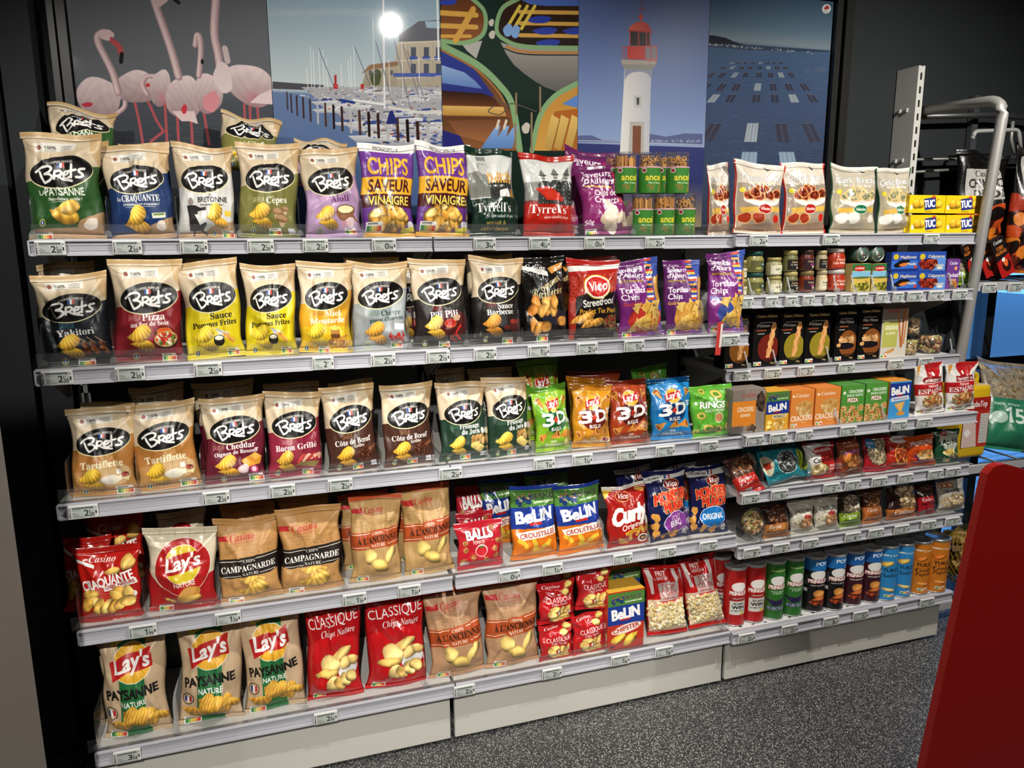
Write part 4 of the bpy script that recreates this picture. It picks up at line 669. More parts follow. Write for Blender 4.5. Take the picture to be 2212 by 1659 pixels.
jarl('jl_cream', .6, 'd2cab0', lambda c: (c.txt('Tartinable', .5, .26, .13, '4a4030', 'o', fit=.6), c.line([(.2, .4), (.8, .36)], .03, '6a7a4a'), nutri(c, .6, .44, .24)))
jarl('jl_white', .6, 'd6d0b8', lambda c: (c.ell(.4, .26, .16, .14, 'b8b89a'), c.txt('Apéritif', .4, .3, .08, '4a4a34', 'o', fit=.3), c.poly([(.4, .5), (.9, .36), (.9, .5)], '5a7a3a')))
jarl('jl_black', .6, '1c1816', lambda c: (c.txt('Délices', .5, .2, .1, 'c9b080', 's', fit=.5), c.txt('La Tapenade', .5, .34, .09, 'd8d4cc', 'o', fit=.6), nutri(c, .56, .42, .26)))
jarl('jl_plum', .6, '2a1620', lambda c: (c.txt('Délices', .5, .2, .1, 'c9b080', 's', fit=.5), c.rect(.4, .26, .9, .4, '8a3a6a'), nutri(c, .5, .42, .26)))
jarl('jl_green', .6, '5a5a34', lambda c: (c.rect(.5, .1, .9, .4, '2a4a4a'), c.txt('PUGET', .7, .28, .1, 'e0dcc0', 's', fit=.3), c.blob(.4, .46, .16, .08, '9a9a4a')))
jarl('jl_red', .6, 'a8381f', lambda c: (c.txt('Florelli', .5, .2, .14, 'e8d0c0', 'o', fit=.6), c.txt('LES PIMENTS', .5, .4, .12, 'f0e8dc', 's', fit=.86)))
@design(A=1.2, bg='cdb860', rough=.3)
def olives(c): c.rect(0, 0, 1, .3, '2f6a3a'); c.ell(.4, .2, .3, .12, 'b8241e'); c.txt('LA CIGOGNE', .4, .23, .08, 'f2ece4', 's', fit=.46); c.rect(0, .32, 1, .66, '7ab0cc'); c.rect(0, .6, 1, .8, 'c9a84a'); c.blob(.5, .6, .5, .05, '5a6a3a'); c.pile(.56, 1.0, .4, .18, 14, .1, ['8a8a2c', 'a8a03c', '6a6a20'], 2)
# ---------------------------------------------------------------- materials
_M = {}
def mat(name, col, rough=.5, metal=0, bump=0, bscale=60, spec=.5, coat=0):
    if name in _M: return _M[name]
    m = bpy.data.materials.new(name); m.use_nodes = True; nt = m.node_tree; p = nt.nodes['Principled BSDF']
    c = hx(col) if isinstance(col, str) else np.array(col, float)
    lin = np.where(c <= .04045, c / 12.92, ((c + .055) / 1.055) ** 2.4) if isinstance(col, str) else c
    p.inputs['Base Color'].default_value = (*lin, 1); p.inputs['Roughness'].default_value = rough; p.inputs['Metallic'].default_value = metal
    p.inputs['Specular IOR Level'].default_value = spec; p.inputs['Coat Weight'].default_value = coat
    if bump:
        t = nt.nodes.new('ShaderNodeTexCoord'); n = nt.nodes.new('ShaderNodeTexNoise'); n.inputs['Scale'].default_value = bscale; n.inputs['Detail'].default_value = 4
        b = nt.nodes.new('ShaderNodeBump'); b.inputs['Strength'].default_value = bump; b.inputs['Distance'].default_value = .004
        nt.links.new(t.outputs['Object'], n.inputs['Vector']); nt.links.new(n.outputs['Fac'], b.inputs['Height']); nt.links.new(b.outputs[0], p.inputs['Normal'])
    _M[name] = m
    return m
def pmat(des, bag=False):
    """a printed film or carton: the drawn picture as colour, crinkle relief on top"""
    k = ('film_' if bag else 'print_') + des
    if k in _M: return _M[k]
    fn, A, w, rough, bg, kw = DES[des]
    c = Cv(w, A, bg); fn(c); im = c.image(k)
    m = mat(k, 'ffffff', rough, 0, (.45 if rough < .35 else .3) if bag else 0, 42, .5, .25 if bag and rough < .35 else 0)
    nt = m.node_tree; t = nt.nodes.new('ShaderNodeTexImage'); t.image = im; t.extension = 'EXTEND'; t.interpolation = 'Cubic'
    nt.links.new(t.outputs[0], nt.nodes['Principled BSDF'].inputs['Base Color'])
    return m
def clear(name, tint=.93, gl=.10, milk_sheen=.05, col=(.9, .92, .95)):
    if name in _M: return _M[name]
    m = bpy.data.materials.new(name); m.use_nodes = True; nt = m.node_tree; nt.nodes.clear(); N = nt.nodes.new; L = nt.links.new
    o = N('ShaderNodeOutputMaterial'); tr = N('ShaderNodeBsdfTransparent'); g = N('ShaderNodeBsdfGlossy'); d = N('ShaderNodeBsdfDiffuse'); f = N('ShaderNodeLayerWeight'); a = N('ShaderNodeMath'); m1 = N('ShaderNodeMixShader'); m2 = N('ShaderNodeMixShader')
    tr.inputs[0].default_value = (tint, tint, tint, 1); g.inputs['Roughness'].default_value = .12; d.inputs[0].default_value = (*col, 1); f.inputs[0].default_value = .25
    a.operation = 'MULTIPLY_ADD'; a.inputs[1].default_value = .5; a.inputs[2].default_value = gl * .3; L(f.outputs['Fresnel'], a.inputs[0])
    m1.inputs[0].default_value = milk_sheen; L(tr.outputs[0], m1.inputs[1]); L(d.outputs[0], m1.inputs[2]); L(a.outputs[0], m2.inputs[0]); L(m1.outputs[0], m2.inputs[1]); L(g.outputs[0], m2.inputs[2]); L(m2.outputs[0], o.inputs[0])
    _M[name] = m
    return m
ACR = clear('clear_acrylic', .95, .10, .022); CUP = clear('clear_cup', .97, .08, .02)  # white diffuse share of the acrylic stands in for light reflecting off it
WHITE = mat('white_enamel', (.62, .61, .58), .45); RAIL = mat('rail_plastic', (.40, .40, .44), .22); GREYM = mat('grey_metal', (.2, .2, .2), .5)
BLACK = mat('black_void', (.006, .006, .007), .7); CHROME = mat('brushed_tube', (.42, .41, .39), .42, .45)
# ---------------------------------------------------------------- mesh helpers
def mk(name, V, F, m=None, uv=None, smooth=False, fm=None):
    me = bpy.data.meshes.new(name); me.from_pydata([tuple(v) for v in V], [], F); me.update()
    for q in (m if isinstance(m, (list, tuple)) else [m]):
        if q: me.materials.append(q)
    if smooth: me.polygons.foreach_set('use_smooth', [True] * len(me.polygons))
    if fm is not None: me.polygons.foreach_set('material_index', fm)
    if uv is not None:
        l = me.uv_layers.new(name='uv'); idx = np.empty(len(me.loops), int); me.loops.foreach_get('vertex_index', idx)
        l.data.foreach_set('uv', np.asarray(uv, np.float32)[idx].ravel())
    return me
def obj(name, me, parent=None, loc=(0, 0, 0), rot=(0, 0, 0)):
    o = bpy.data.objects.new(name, me); COL.objects.link(o); o.parent = parent; o.location = loc; o.rotation_euler = rot
    return o
LABELS = set()
def tag(o, label, cat, group=None, kind=None):
    if label: o['label'] = label
    if cat: o['category'] = cat
    if group: o['group'] = group
    if kind: o['kind'] = kind
    return o
def struct(name, me, loc=(0, 0, 0)):
    o = obj(name, me, None, loc); o['kind'] = 'structure'; return o
def boxd(x0, y0, z0, x1, y1, z1, V=None, F=None):
    V = [] if V is None else V; F = [] if F is None else F; n = len(V)
    V += [(x0, y0, z0), (x1, y0, z0), (x1, y1, z0), (x0, y1, z0), (x0, y0, z1), (x1, y0, z1), (x1, y1, z1), (x0, y1, z1)]
    F += [[n + i for i in f] for f in ((0, 3, 2, 1), (4, 5, 6, 7), (0, 1, 5, 4), (1, 2, 6, 5), (2, 3, 7, 6), (3, 0, 4, 7))]
    return V, F
def boxm(name, m, *b, bev=0):
    me = mk(name, *boxd(*b), m)
    if bev: bevel(me, bev)
    return me
def bevel(me, r, seg=2):
    b = bmesh.new(); b.from_mesh(me); bmesh.ops.bevel(b, geom=b.edges[:], offset=r, segments=seg, affect='EDGES', profile=.5); b.to_mesh(me); b.free()
def prism(P, x0, x1, V=None, F=None):
    """profile P in (y,z) pushed along x"""
    V = [] if V is None else V; F = [] if F is None else F; n = len(V); k = len(P)
    V += [(x0, y, z) for y, z in P] + [(x1, y, z) for y, z in P]
    F += [[n + i, n + (i + 1) % k, n + k + (i + 1) % k, n + k + i] for i in range(k)] + [[n + i for i in range(k)][::-1], [n + k + i for i in range(k)]]
    return V, F
def lathe(name, prof, m, seg=24, sx=1, sy=1, uvh=None, closed=True, fm=None, a0=0, a1=2 * PI):
    V, F, U = [], [], []; full = abs(a1 - a0 - 2 * PI) < 1e-6; n = seg if full else seg + 1
    for i in range(n):
        a = a0 + (a1 - a0) * i / seg
        for r, z in prof: V.append((r * sx * math.cos(a), r * sy * math.sin(a), z)); U.append(((i / seg), 0 if uvh is None else (z - uvh[0]) / (uvh[1] - uvh[0])))
    k = len(prof)
    for i in range(seg):
        j = (i + 1) % n
        for q in range(k - 1):
            F.append([i * k + q, j * k + q, j * k + q + 1, i * k + q + 1])
    return mk(name, V, F, m, U if uvh else None, True)
def sweep(name, P, r, m, seg=8, closed=False):
    P = [Vector(p) for p in P]; V, F = [], []; up = Vector((0, 0, 1))
    N = len(P)
    for i, p in enumerate(P):
        d = (P[(i + 1) % N] - P[i - 1]) if closed else (P[min(i + 1, N - 1)] - P[max(i - 1, 0)]); d.normalize()
        a = d.cross(up if abs(d.z) < .95 else Vector((1, 0, 0))).normalized(); b = d.cross(a)
        V += [p + a * (r * math.cos(2 * PI * k / seg)) + b * (r * math.sin(2 * PI * k / seg)) for k in range(seg)]
    for i in range(N if closed else N - 1):
        j = (i + 1) % N
        F += [[i * seg + k, i * seg + (k + 1) % seg, j * seg + (k + 1) % seg, j * seg + k] for k in range(seg)]
    if not closed: F += [list(range(seg))[::-1], [(N - 1) * seg + k for k in range(seg)]]
    return mk(name, V, F, m, None, True)
_ICO = None
def lumps(name, C, R, cols, seed=0, el=(1, .8, .8), jit=.25):
    """many small uneven kernels joined in one mesh; R radii, cols list of materials"""
    global _ICO
    if _ICO is None:
        b = bmesh.new(); bmesh.ops.create_icosphere(b, subdivisions=1, radius=1); _ICO = (np.array([v.co[:] for v in b.verts]), [[v.index for v in f.verts] for f in b.faces]); b.free()
    rs = np.random.RandomState(seed); V, F, fm = [], [], []
    for i, c in enumerate(C):
        q = _ICO[0] * (1 + jit * rs.randn(12 if len(_ICO[0]) == 12 else len(_ICO[0]), 1)) * np.array(el); e = Euler(rs.rand(3) * 6.3).to_matrix(); q = q @ np.array(e).T * R[i] + np.array(c)
        n = len(V); V += list(map(tuple, q)); F += [[n + k for k in f] for f in _ICO[1]]; fm += [rs.randint(len(cols))] * len(_ICO[1])
    return mk(name, V, F, cols, None, True, fm)
# ---------------------------------------------------------------- shelf rows (front edge y, deck height z) in metres
Y = dict(a1=.066, a2=-.051, a3=-.041, a4=-.039, a5=-.032, b1=.042, b2=.012, b3=.053, b4=-.052, b5=-.045, b6=-.043, b7=-.039)
Z = dict(a1=1.588, a2=1.280, a3=.933, a4=.585, a5=.223, b1=1.592, b2=1.391, b3=1.140, b4=.940, b5=.736, b6=.538, b7=.218)
def pix(P):
    q = ROT @ (np.array(P) - CAM); return 1106 + FPX * q[0] / q[2], 829.5 + FPX * q[1] / q[2]
def rowx(row, u, z=0):
    """x of pixel column u along a shelf's front edge"""
    v = 800.
    for _ in range(6):
        p = on_y(u, v, Y[row]); v = pix((p[0], Y[row], Z[row] + z))[1]
    return on_y(u, v, Y[row])[0]
# ---------------------------------------------------------------- pillow bags
def bag_shape(w, h, t, seed, rough=1.0, top=.016, bot=.012, nu=30, nv=40):
    rs = np.random.RandomState(seed * 7 + 3)
    U, Vv = np.meshgrid(np.linspace(-1, 1, nu + 1), np.linspace(0, 1, nv + 1), indexing='ij')
    g = np.clip(Vv / .16, 0, 1) ** .62 * np.clip((1 - Vv) / .42, 0, 1) ** .8
    g = g * (1 - .12 * np.cos((Vv - .3) * 2.2) ** 2 + .12)
    prof = np.clip(1 - np.abs(U) ** 2.3, 0, 1) ** .6
    dep = t / 2 * g * prof
    msk = np.clip(1 - np.abs(U) ** 6, 0, 1) * np.clip(Vv * (1 - Vv) * 9, 0, 1)
    d = np.zeros_like(U); k = t * .125 * min(rough, 1 + (rough - 1) * .3)
    for sgn, q in ((1, np.exp(-(1 - Vv) / .17)), (1, np.exp(-Vv / .11))):
        for _ in range(3): d += q * k * .55 * (np.abs(np.sin(U * rs.uniform(3, 8) + rs.rand() * 6)) - .6)
    q = np.exp(-(1 - np.abs(U)) / .22)
    for _ in range(2): d += q * k * .5 * np.sin(Vv * rs.uniform(10, 22) + rs.rand() * 6 + np.sign(U) * rs.rand() * 3)
    for _ in range(16):
        u0, v0 = rs.uniform(-1, 1), rs.uniform(.05, 1); a = rs.choice([rs.uniform(-.5, .5) + PI / 2, rs.uniform(0, PI)]); L = rs.uniform(.25, .6)
        al = (U - u0) * math.cos(a) + (Vv - v0) * 1.35 * math.sin(a); pe = -(U - u0) * math.sin(a) + (Vv - v0) * 1.35 * math.cos(a)
        d += rs.choice([-1, 1.3]) * k * .85 * np.exp(-np.abs(pe) / .05) * np.exp(-(al / L) ** 2)
    for _ in range(6): d += k * .42 * (np.abs(np.sin(U * rs.uniform(-2.6, 2.6) + Vv * rs.uniform(-5, 5) + rs.rand() * 6)) - .64)
    for _ in range(5): d += k * .5 * np.sin(U * rs.uniform(1, 4) + rs.rand() * 6) * np.sin(Vv * rs.uniform(3, 7) + rs.rand() * 6)
    for sx in (-1, 1):
        for (u1, v1), am in (((sx * rs.uniform(.1, .4), rs.uniform(.55, .75)), 1.4), ((sx * rs.uniform(.3, .6), rs.uniform(.2, .35)), -1.0)):
            p0 = np.array([sx * .95, 1.35 if am > 0 else 0.]); p1 = np.array([u1, v1 * 1.35]); dd = p1 - p0; L = np.hypot(*dd); dd = dd / L; al = ((U - p0[0]) * dd[0] + (Vv * 1.35 - p0[1]) * dd[1]) / L; pe = (U - p0[0]) * -dd[1] + (Vv * 1.35 - p0[1]) * dd[0]
            d += am * k * rs.uniform(.5, 1.3) * np.exp(-np.abs(pe) / .07) * np.clip(al * 6, 0, 1) * np.clip((1.1 - al) * 3, 0, 1)
    d *= msk
    hw = w / 2 * (1 - .08 * g) * (1 + .03 * np.clip((Vv - .86) / .14, 0, 1))
    sk = rs.uniform(-.02, .02)
    wob = .028 * w * np.sin(Vv * rs.uniform(4, 9) + rs.rand() * 6) * g
    X = U * hw + (wob * np.abs(U)) * rs.choice([-1, 1]) + sk * w * (Vv - .5)
    tw = np.clip((Vv - .72) / .28, 0, 1)
    tl = .012 * h * np.sin(U * rs.uniform(1.2, 2.6) + rs.rand() * 6) + rs.uniform(-.022, .022) * h * U + .012 * h * (np.abs(U) ** 3 - .4)
    Zz = bot + Vv * (h - top - bot) + tw * tl
    yw = tw ** 2 * .2 * t * np.sin(U * rs.uniform(2, 4.5) + rs.rand() * 6) + np.clip(1 - Vv / .12, 0, 1) ** 2 * .08 * t * np.sin(U * 3 + rs.rand() * 6)
    return dict(U=U, V=Vv, X=X, Z=Zz, yf=-dep - d + yw, yb=dep * .92 + yw + .4 * d, w=w, h=h, t=t, top=top, bot=bot, nu=nu, nv=nv, ye=yw, tl=tl)
def bag_meshes(s, m, nm):
    nu, nv = s['nu'], s['nv']; n = (nu + 1) * (nv + 1); uv = np.stack([s['U'] / 2 + .5, s['Z'] / s['h']], -1)
    Fv = np.stack([s['X'], s['yf'], s['Z']], -1).reshape(-1, 3); Bv = np.stack([s['X'], s['yb'], s['Z']], -1).reshape(-1, 3)
    idF = np.arange(n).reshape(nu + 1, nv + 1); idB = idF + n
    idB[0], idB[-1], idB[:, 0], idB[:, -1] = idF[0], idF[-1], idF[:, 0], idF[:, -1]
    bu = uv.copy(); bu[..., 0] = .015
    q = lambda I, f: [[int(a) for a in z] for z in (np.stack([I[:-1, :-1], I[1:, :-1], I[1:, 1:], I[:-1, 1:]], -1).reshape(-1, 4)[:, ::f])]
    body = mk(nm, np.vstack([Fv, Bv]), q(idF, 1) + q(idB, -1), m, np.vstack([uv.reshape(-1, 2), bu.reshape(-1, 2)]), True)
    seals = []
    for row, z0, z1, nme in ((-1, s['h'] - s['top'], s['h'], 'top_seal'), (0, 0, s['bot'], 'bottom_seal')):
        x, ye = s['X'][:, row], s['ye'][:, row]; zo = s['tl'][:, 0] if row == -1 else 0 * x
        V, T = [], []; K = 4
        for side in (-.0005, .0006):
            for j in range(K):
                f = j / (K - 1); zz = z0 + (z1 - z0) * f
                for i in range(nu + 1): V.append((x[i] * (1 + .012 * f * (row == -1)), ye[i] + side + (.0009 if j % 2 else -.0009), zz + zo[i])); T.append((s['U'][i, 0] / 2 + .5, zz / s['h']))
        F = []; W = nu + 1
        for sd in (0, 1):
            for j in range(K - 1):
                for i in range(nu):
                    a = sd * K * W + j * W + i; f = [a, a + 1, a + W + 1, a + W]; F.append(f if sd == 0 else f[::-1])
        seals.append(mk(nme, V, F, m, T, True))
    return body, seals
_seed = [1]
def put_bag(row, des, ul, ur, vt, label, tilt=7, t=None, back=0, yaw=0, roll=0, dz=0, rough=1.0, vb=None, name='crisp_bag', cat='crisp bag', group=None, pop=False):
    y0 = Y[row] + .012 + back; z0 = Z[row] + .001 + dz + max(0, tilt - 8) * .0006; uc = (ul + ur) / 2; T = math.radians(tilt); _seed[0] += 1
    if vb: z0 = on_y(uc, vb, y0)[2]
    tt = t or .06; h = .25
    for _ in range(5):
        p = on_y(uc, vt, y0 + tt / 2 + h * math.sin(T)); h = (p[2] - z0) / math.cos(T)
        if t is None: tt = min(.075, max(.035, h * .24))
    up = {'a2': 'a1', 'a3': 'a2', 'a4': 'a3', 'a5': 'a4', 'b5': 'b4', 'b6': 'b5'}.get(row)
    if up: h = min(h, (Z[up] - .046 - z0) / math.cos(T) / 1.02)
    zm = z0 + h * .5 * math.cos(T); ym = y0 + tt / 2 + h * .5 * math.sin(T)
    vm = pix((on_y(uc, (vt + 50), ym)[0], ym, zm))[1]; xl, xr = on_y(ul, vm, ym)[0], on_y(ur, vm, ym)[0]
    w = (xr - xl) / .955; sh = bag_shape(w, h, tt, _seed[0], rough)
    body, seals = bag_meshes(sh, pmat(des, True), name)
    o = obj(name, body, None, ((xl + xr) / 2, y0 + tt / 2, z0), (-T, math.radians(roll + ((_seed[0] * 37) % 11 - 5) * .45), math.radians(yaw + ((_seed[0] * 53) % 13 - 6) * .9)))
    for sl in seals: obj(sl.name, sl, o)
    if pop: popcorn(o, sh)
    tag(o, label, cat, group)
    return o
def lie_bag(des, c, w, h, t, rot, label, name='crisp_bag', cat='crisp bag', group=None, rough=1.2):
    """a bag lying or leaning freely: c is the middle of its body"""
    _seed[0] += 1; sh = bag_shape(w, h, t, _seed[0], rough); sh['Z'] = sh['Z'] - h / 2
    s2 = dict(sh); body, seals = bag_meshes(dict(sh, Z=sh['Z'] + h / 2), pmat(des, True), name)
    rx, ry, rz = [math.radians(a) for a in rot]; o = obj(name, body, None, (0, 0, 0), (Matrix.Rotation(rz, 3, 'Z') @ Matrix.Rotation(rx, 3, 'X') @ Matrix.Rotation(ry, 3, 'Y')).to_euler())
    o.location = Vector(c) - o.rotation_euler.to_matrix() @ Vector((0, 0, h / 2))
    for sl in seals: obj(sl.name, sl, o)
    return tag(o, label, cat, group)
POPC = [mat('popcorn_white', 'e2d9bd', .7), mat('popcorn_cream', 'd2c49a', .7), mat('popcorn_butter', 'c9b070', .7)]
def popcorn(o, sh):
    rs = np.random.RandomState(5); C, R = [], []
    for i in range(330):
        u, v = rs.uniform(-.88, .88), rs.uniform(.07, .47); a, b = int((u + 1) / 2 * sh['nu']), int(v * sh['nv'])
        C.append((sh['X'][a, b] + rs.uniform(-.002, .002), sh['yf'][a, b] + .001, sh['Z'][a, b])); R.append(rs.uniform(.005, .0085))
    tag(obj('popcorn', lumps('popcorn', C, R, POPC, 3, (1, .8, .9), .3), o), None, None, None, 'stuff')
# ---------------------------------------------------------------- cartons, tubes, jars, tubs
def put_box(row, des, ul, ur, vt, label, dep=.06, back=0, vb=None, yaw=0, name='snack_box', cat='snack box', group=None, side=None, topd=None, bev=.0015, z0=None):
    y0 = Y[row] + .014 + back; z0 = Z[row] + .001 if z0 is None else z0; uc = (ul + ur) / 2
    if vb: z0 = on_y(uc, vb, y0)[2]
    h = on_y(uc, vt, y0)[2] - z0; vm = pix((on_y(uc, vt, y0)[0], y0, z0 + h / 2))[1]; xl, xr = on_y(ul, vm, y0)[0], on_y(ur, vm, y0)[0]; w = xr - xl
    bg = DES[des][4]; sm = mat('carton_' + (side or bg), side or bg, .45)
    V, F = boxd(-w / 2, 0, 0, w / 2, dep, h); V = V + V[:2] + V[4:6]; F[2] = [8, 9, 11, 10]
    uv = [(0, 0)] * 8 + [(0, 0), (1, 0), (0, 1), (1, 1)]; tm = mat('carton_' + topd, topd, .45) if topd else sm
    me = mk(name, V, F, [sm, pmat(des), tm], uv, False, [0, 2, 1, 0, 0, 0])
    o = obj(name, me, None, ((xl + xr) / 2, y0, z0), (0, 0, math.radians(yaw)))
    fl = mk('top_flap', *boxd(-w / 2 + .0012, .0015, h, w / 2 - .0012, dep * .62, h + .0009), tm); obj('top_flap', fl, o)
    return tag(o, label, cat, group)
LID = mat('can_lid', (.25, .25, .25), .35); RIM = mat('can_rim', (.5, .5, .5), .3, .8)
def put_can(row, des, ul, ur, vt, vb, label, back=None, group=None, lid=True):
    uc = (ul + ur) / 2; r = .037
    y0 = None
    p = on_z(uc, vb, Z[row]) if back is None else np.array([on_y(uc, vb - 8, Y[row] + back)[0], Y[row] + back, 0]); cx, cy = p[0], p[1] + r * .9
    dst = ROT[2] @ (np.array([cx, cy, Z[row] + .1]) - CAM); r = (ur - ul) / 2 / FPX * dst; h = on_y(uc, vt, cy + r)[2] - Z[row]
    h = min(h, .3); o = obj('crisp_tube', None, None, (cx, cy, Z[row] + .001)); o.empty_display_size = .05
    obj('tube', canbody(r, h, des), o)
    obj('base_rim', lathe('base_rim', [(0, .001), (r - .002, .001), (r + .0008, 0), (r + .0008, .005), (r - .001, .006)], RIM, 26), o)
    obj('lid', lathe('lid', [(r + .001, h - .008), (r + .0012, h), (r - .002, h + .002), (r - .006, h - .001), (0, h - .0015)], LID if lid else RIM, 26), o)
    return tag(o, label, 'crisp tube', group)
def canbody(r, h, des):
    """front half carries the picture, the back half continues its edge colour"""
    V, F, U = [], [], []; n = 36
    for i in range(n + 1):
        a = -PI + 2 * PI * i / n; u = .5 + a / 2.6
        for z in (.004, h - .006): V.append((r * math.sin(a + TURN), -r * math.cos(a + TURN), z)); U.append((min(max(u, .004), .996), (z - .004) / (h - .01)))
    for i in range(n): F.append([2 * i, 2 * i + 2, 2 * i + 3, 2 * i + 1])
    return mk('tube', V, F, pmat(des), U, True)
TURN = -.3
GLASSJ = clear('jar_glass', .9, .2, .02)
def put_jar(row, ul, ur, vt, vb, lab, cont, lidc, label, back=0, group=None, sq=False, kind='jar'):
    uc = (ul + ur) / 2; y0 = Y[row] + .03 + back; p = on_y(uc, vb, y0); z0 = p[2] if vb else Z[row]
    dst = ROT[2] @ (p - CAM); r = (ur - ul) / 2 / FPX * dst; cy = y0 + r; h = on_y(uc, vt, cy)[2] - z0
    o = obj(kind, None, None, (p[0], cy, z0)); o.empty_display_size = .03; hb = h * .8
    obj('glass_body', lathe('glass_body', [(0, 0), (r * .86, 0), (r, .005), (r, hb * .8), (r * .82, hb), (r * .8, hb + .004)], mat('jarfill_' + cont, cont, .25, bump=.3, bscale=120, coat=.6), 24), o)
    obj('lid', lathe('lid', [(r * .8, hb), (r * .9, hb), (r * .9, h - .002), (r * .86, h), (0, h - .001)], mat('lid_' + lidc, lidc, .35, .2), 24), o)
    V, F, U = [], [], []; n = 12
    for i in range(n + 1):
        a = -1.15 + 2.3 * i / n
        for j in (0, 1): V.append(((r + .0006) * math.sin(a), -(r + .0006) * math.cos(a), hb * (.12 + .6 * j))); U.append((i / n, j))
    for i in range(n): F.append([2 * i, 2 * i + 2, 2 * i + 3, 2 * i + 1])
    obj('paper_label', mk('paper_label', V, F, pmat(lab), U, True), o, rot=(0, 0, .18))
    return tag(o, label, kind, group)
NUT = [mat('nut_tan', 'b98a58', .6), mat('nut_cream', 'd8c096', .6), mat('nut_brown', '8a5630', .6), mat('nut_green', 'a8a860', .6)]
def put_tub(row, ul, ur, vt, vb, label, cols, back=0, n=70, seed=1):
    uc = (ul + ur) / 2; y0 = Y[row] + .02 + back; p = on_y(uc, vb, y0); z0 = p[2]; dst = ROT[2] @ (p - CAM); r = (ur - ul) / 2 / FPX * dst; cy = y0 + r; h = on_y(uc, vt + 6, cy)[2] - z0
    o = obj('snack_tub', None, None, (p[0], cy, z0)); o.empty_display_size = .03; rb = r * .82; rt = r * .95
    obj('clear_tub', lathe('clear_tub', [(0, .001), (rb - .004, .001), (rb, .004), (rt, h * .93), (rt - .001, h * .93)], CUP, 28), o)
    rs = np.random.RandomState(seed); C, R = [], []
    for i in range(n):
        z = .01 + (h * .8 - .01) * rs.rand(); rr = (rb + (rt - rb) * z / h) - .0105; a = rs.rand() * 2 * PI; q = rr * (1 if rs.rand() < .75 else rs.rand()); C.append((q * math.cos(a), q * math.sin(a), z)); R.append(.0095)
    for i in range(n // 3): a, q = rs.rand() * 6.3, rb * .9 * math.sqrt(rs.rand()); C.append((q * math.cos(a), q * math.sin(a), h * .8)); R.append(.0095)
    tag(obj('snack_mix', lumps('snack_mix', C, R, cols, seed, (1.1, .8, .7), .15), o), None, None, None, 'stuff')
    obj('lid', lathe('lid', [(rt - .003, h * .92), (r * 1.02, h * .92), (r * 1.02, h * .97), (r * .9, h * .98), (r * .86, h), (0, h)], CUP, 28), o)
    return tag(o, label, 'snack tub')
STK = [mat('stick_gold', 'd6a050', .5), mat('stick_dark', 'b87c34', .5)]
_AN = {}
def put_pretz(row, ul, ur, vt, vb, label, kind, back=0):
    uc = (ul + ur) / 2; y0 = Y[row] + .02 + back; p = on_y(uc, vb, y0); dst = ROT[2] @ (p - CAM); r = (ur - ul) / 2 / FPX * dst; cy = y0 + r; z0 = p[2] if vb < 500 else Z[row] + .001; h = on_y(uc, vt, cy)[2] - z0
    o = obj('pretzel_tub', None, None, (p[0], cy, z0)); o.empty_display_size = .03
    obj('clear_tub', lathe('clear_tub', [(0, .001), (r * .96, .001), (r * .97, .003), (r * .97, h - .004)], CUP, 24), o)
    V, F, U = [], [], []; n = 24
    for i in range(n + 1):
        a = -PI + 2 * PI * i / n; u = (.5 + a / 2.6) if abs(a) < 1.3 else .5
        for j in (0, 1): V.append((r * math.sin(a - .25), -r * math.cos(a - .25), .002 + h * .64 * j)); U.append((min(max(.42 + a / 2.6, .003), .997), j))
    for i in range(n): F.append([2 * i, 2 * i + 2, 2 * i + 3, 2 * i + 1])
    obj('sleeve', mk('sleeve', V, F, pmat('ancel'), U, True), o)
    obj('lid', lathe('lid', [(r * .97, h - .008), (r * 1.0, h - .008), (r * 1.0, h), (r * .9, h + .001), (0, h - .001)], CUP, 24), o)
    rs = np.random.RandomState(len(label) + int(ul)); V, F, fm = [], [], []
    if kind == 's' or kind == 'm':
        for i in range(46):
            a, q = rs.rand() * (6.3 if kind == 's' else 3.2) + 2.8, r * .88 * rs.rand() ** .35; x, y = q * math.cos(a), q * math.sin(a); boxd(x - .0017, y - .0017, h * .5, x + .0017, y + .0017, h * (.86 + .08 * rs.rand()), V, F)
        fm = [int(i / 6) % 2 for i in range(len(F))]; me = mk('snack_sticks', V, F, STK, None, False, fm); tag(obj('snack_sticks', me, o), None, None, None, 'stuff')
    if kind == 'p' or kind == 'm':
        V, F = [], []
        for i in range(30):
            a, q = rs.rand() * 6.3, r * .8 * math.sqrt(rs.rand()); c = Vector((q * math.cos(a), q * math.sin(a), h * (.6 + .28 * rs.rand()))); e = Euler(rs.rand(3) * 3).to_matrix()
            nn = len(V); R, rr = .0085, .0021
            for k in range(10):
                for l in range(4): b, g = 2 * PI * k / 10, PI / 2 * l; V.append(tuple(c + e @ Vector(((R + rr * math.cos(g)) * math.cos(b), (R + rr * math.cos(g)) * math.sin(b) * .8, rr * math.sin(g)))))
            F += [[nn + k * 4 + l, nn + ((k + 1) % 10) * 4 + l, nn + ((k + 1) % 10) * 4 + (l + 1) % 4, nn + k * 4 + (l + 1) % 4] for k in range(10) for l in range(4)]
        tag(obj('pretzels', mk('pretzels', V, F, STK[0], None, True), o), None, None, None, 'stuff')
    return tag(o, label, 'pretzel tub')
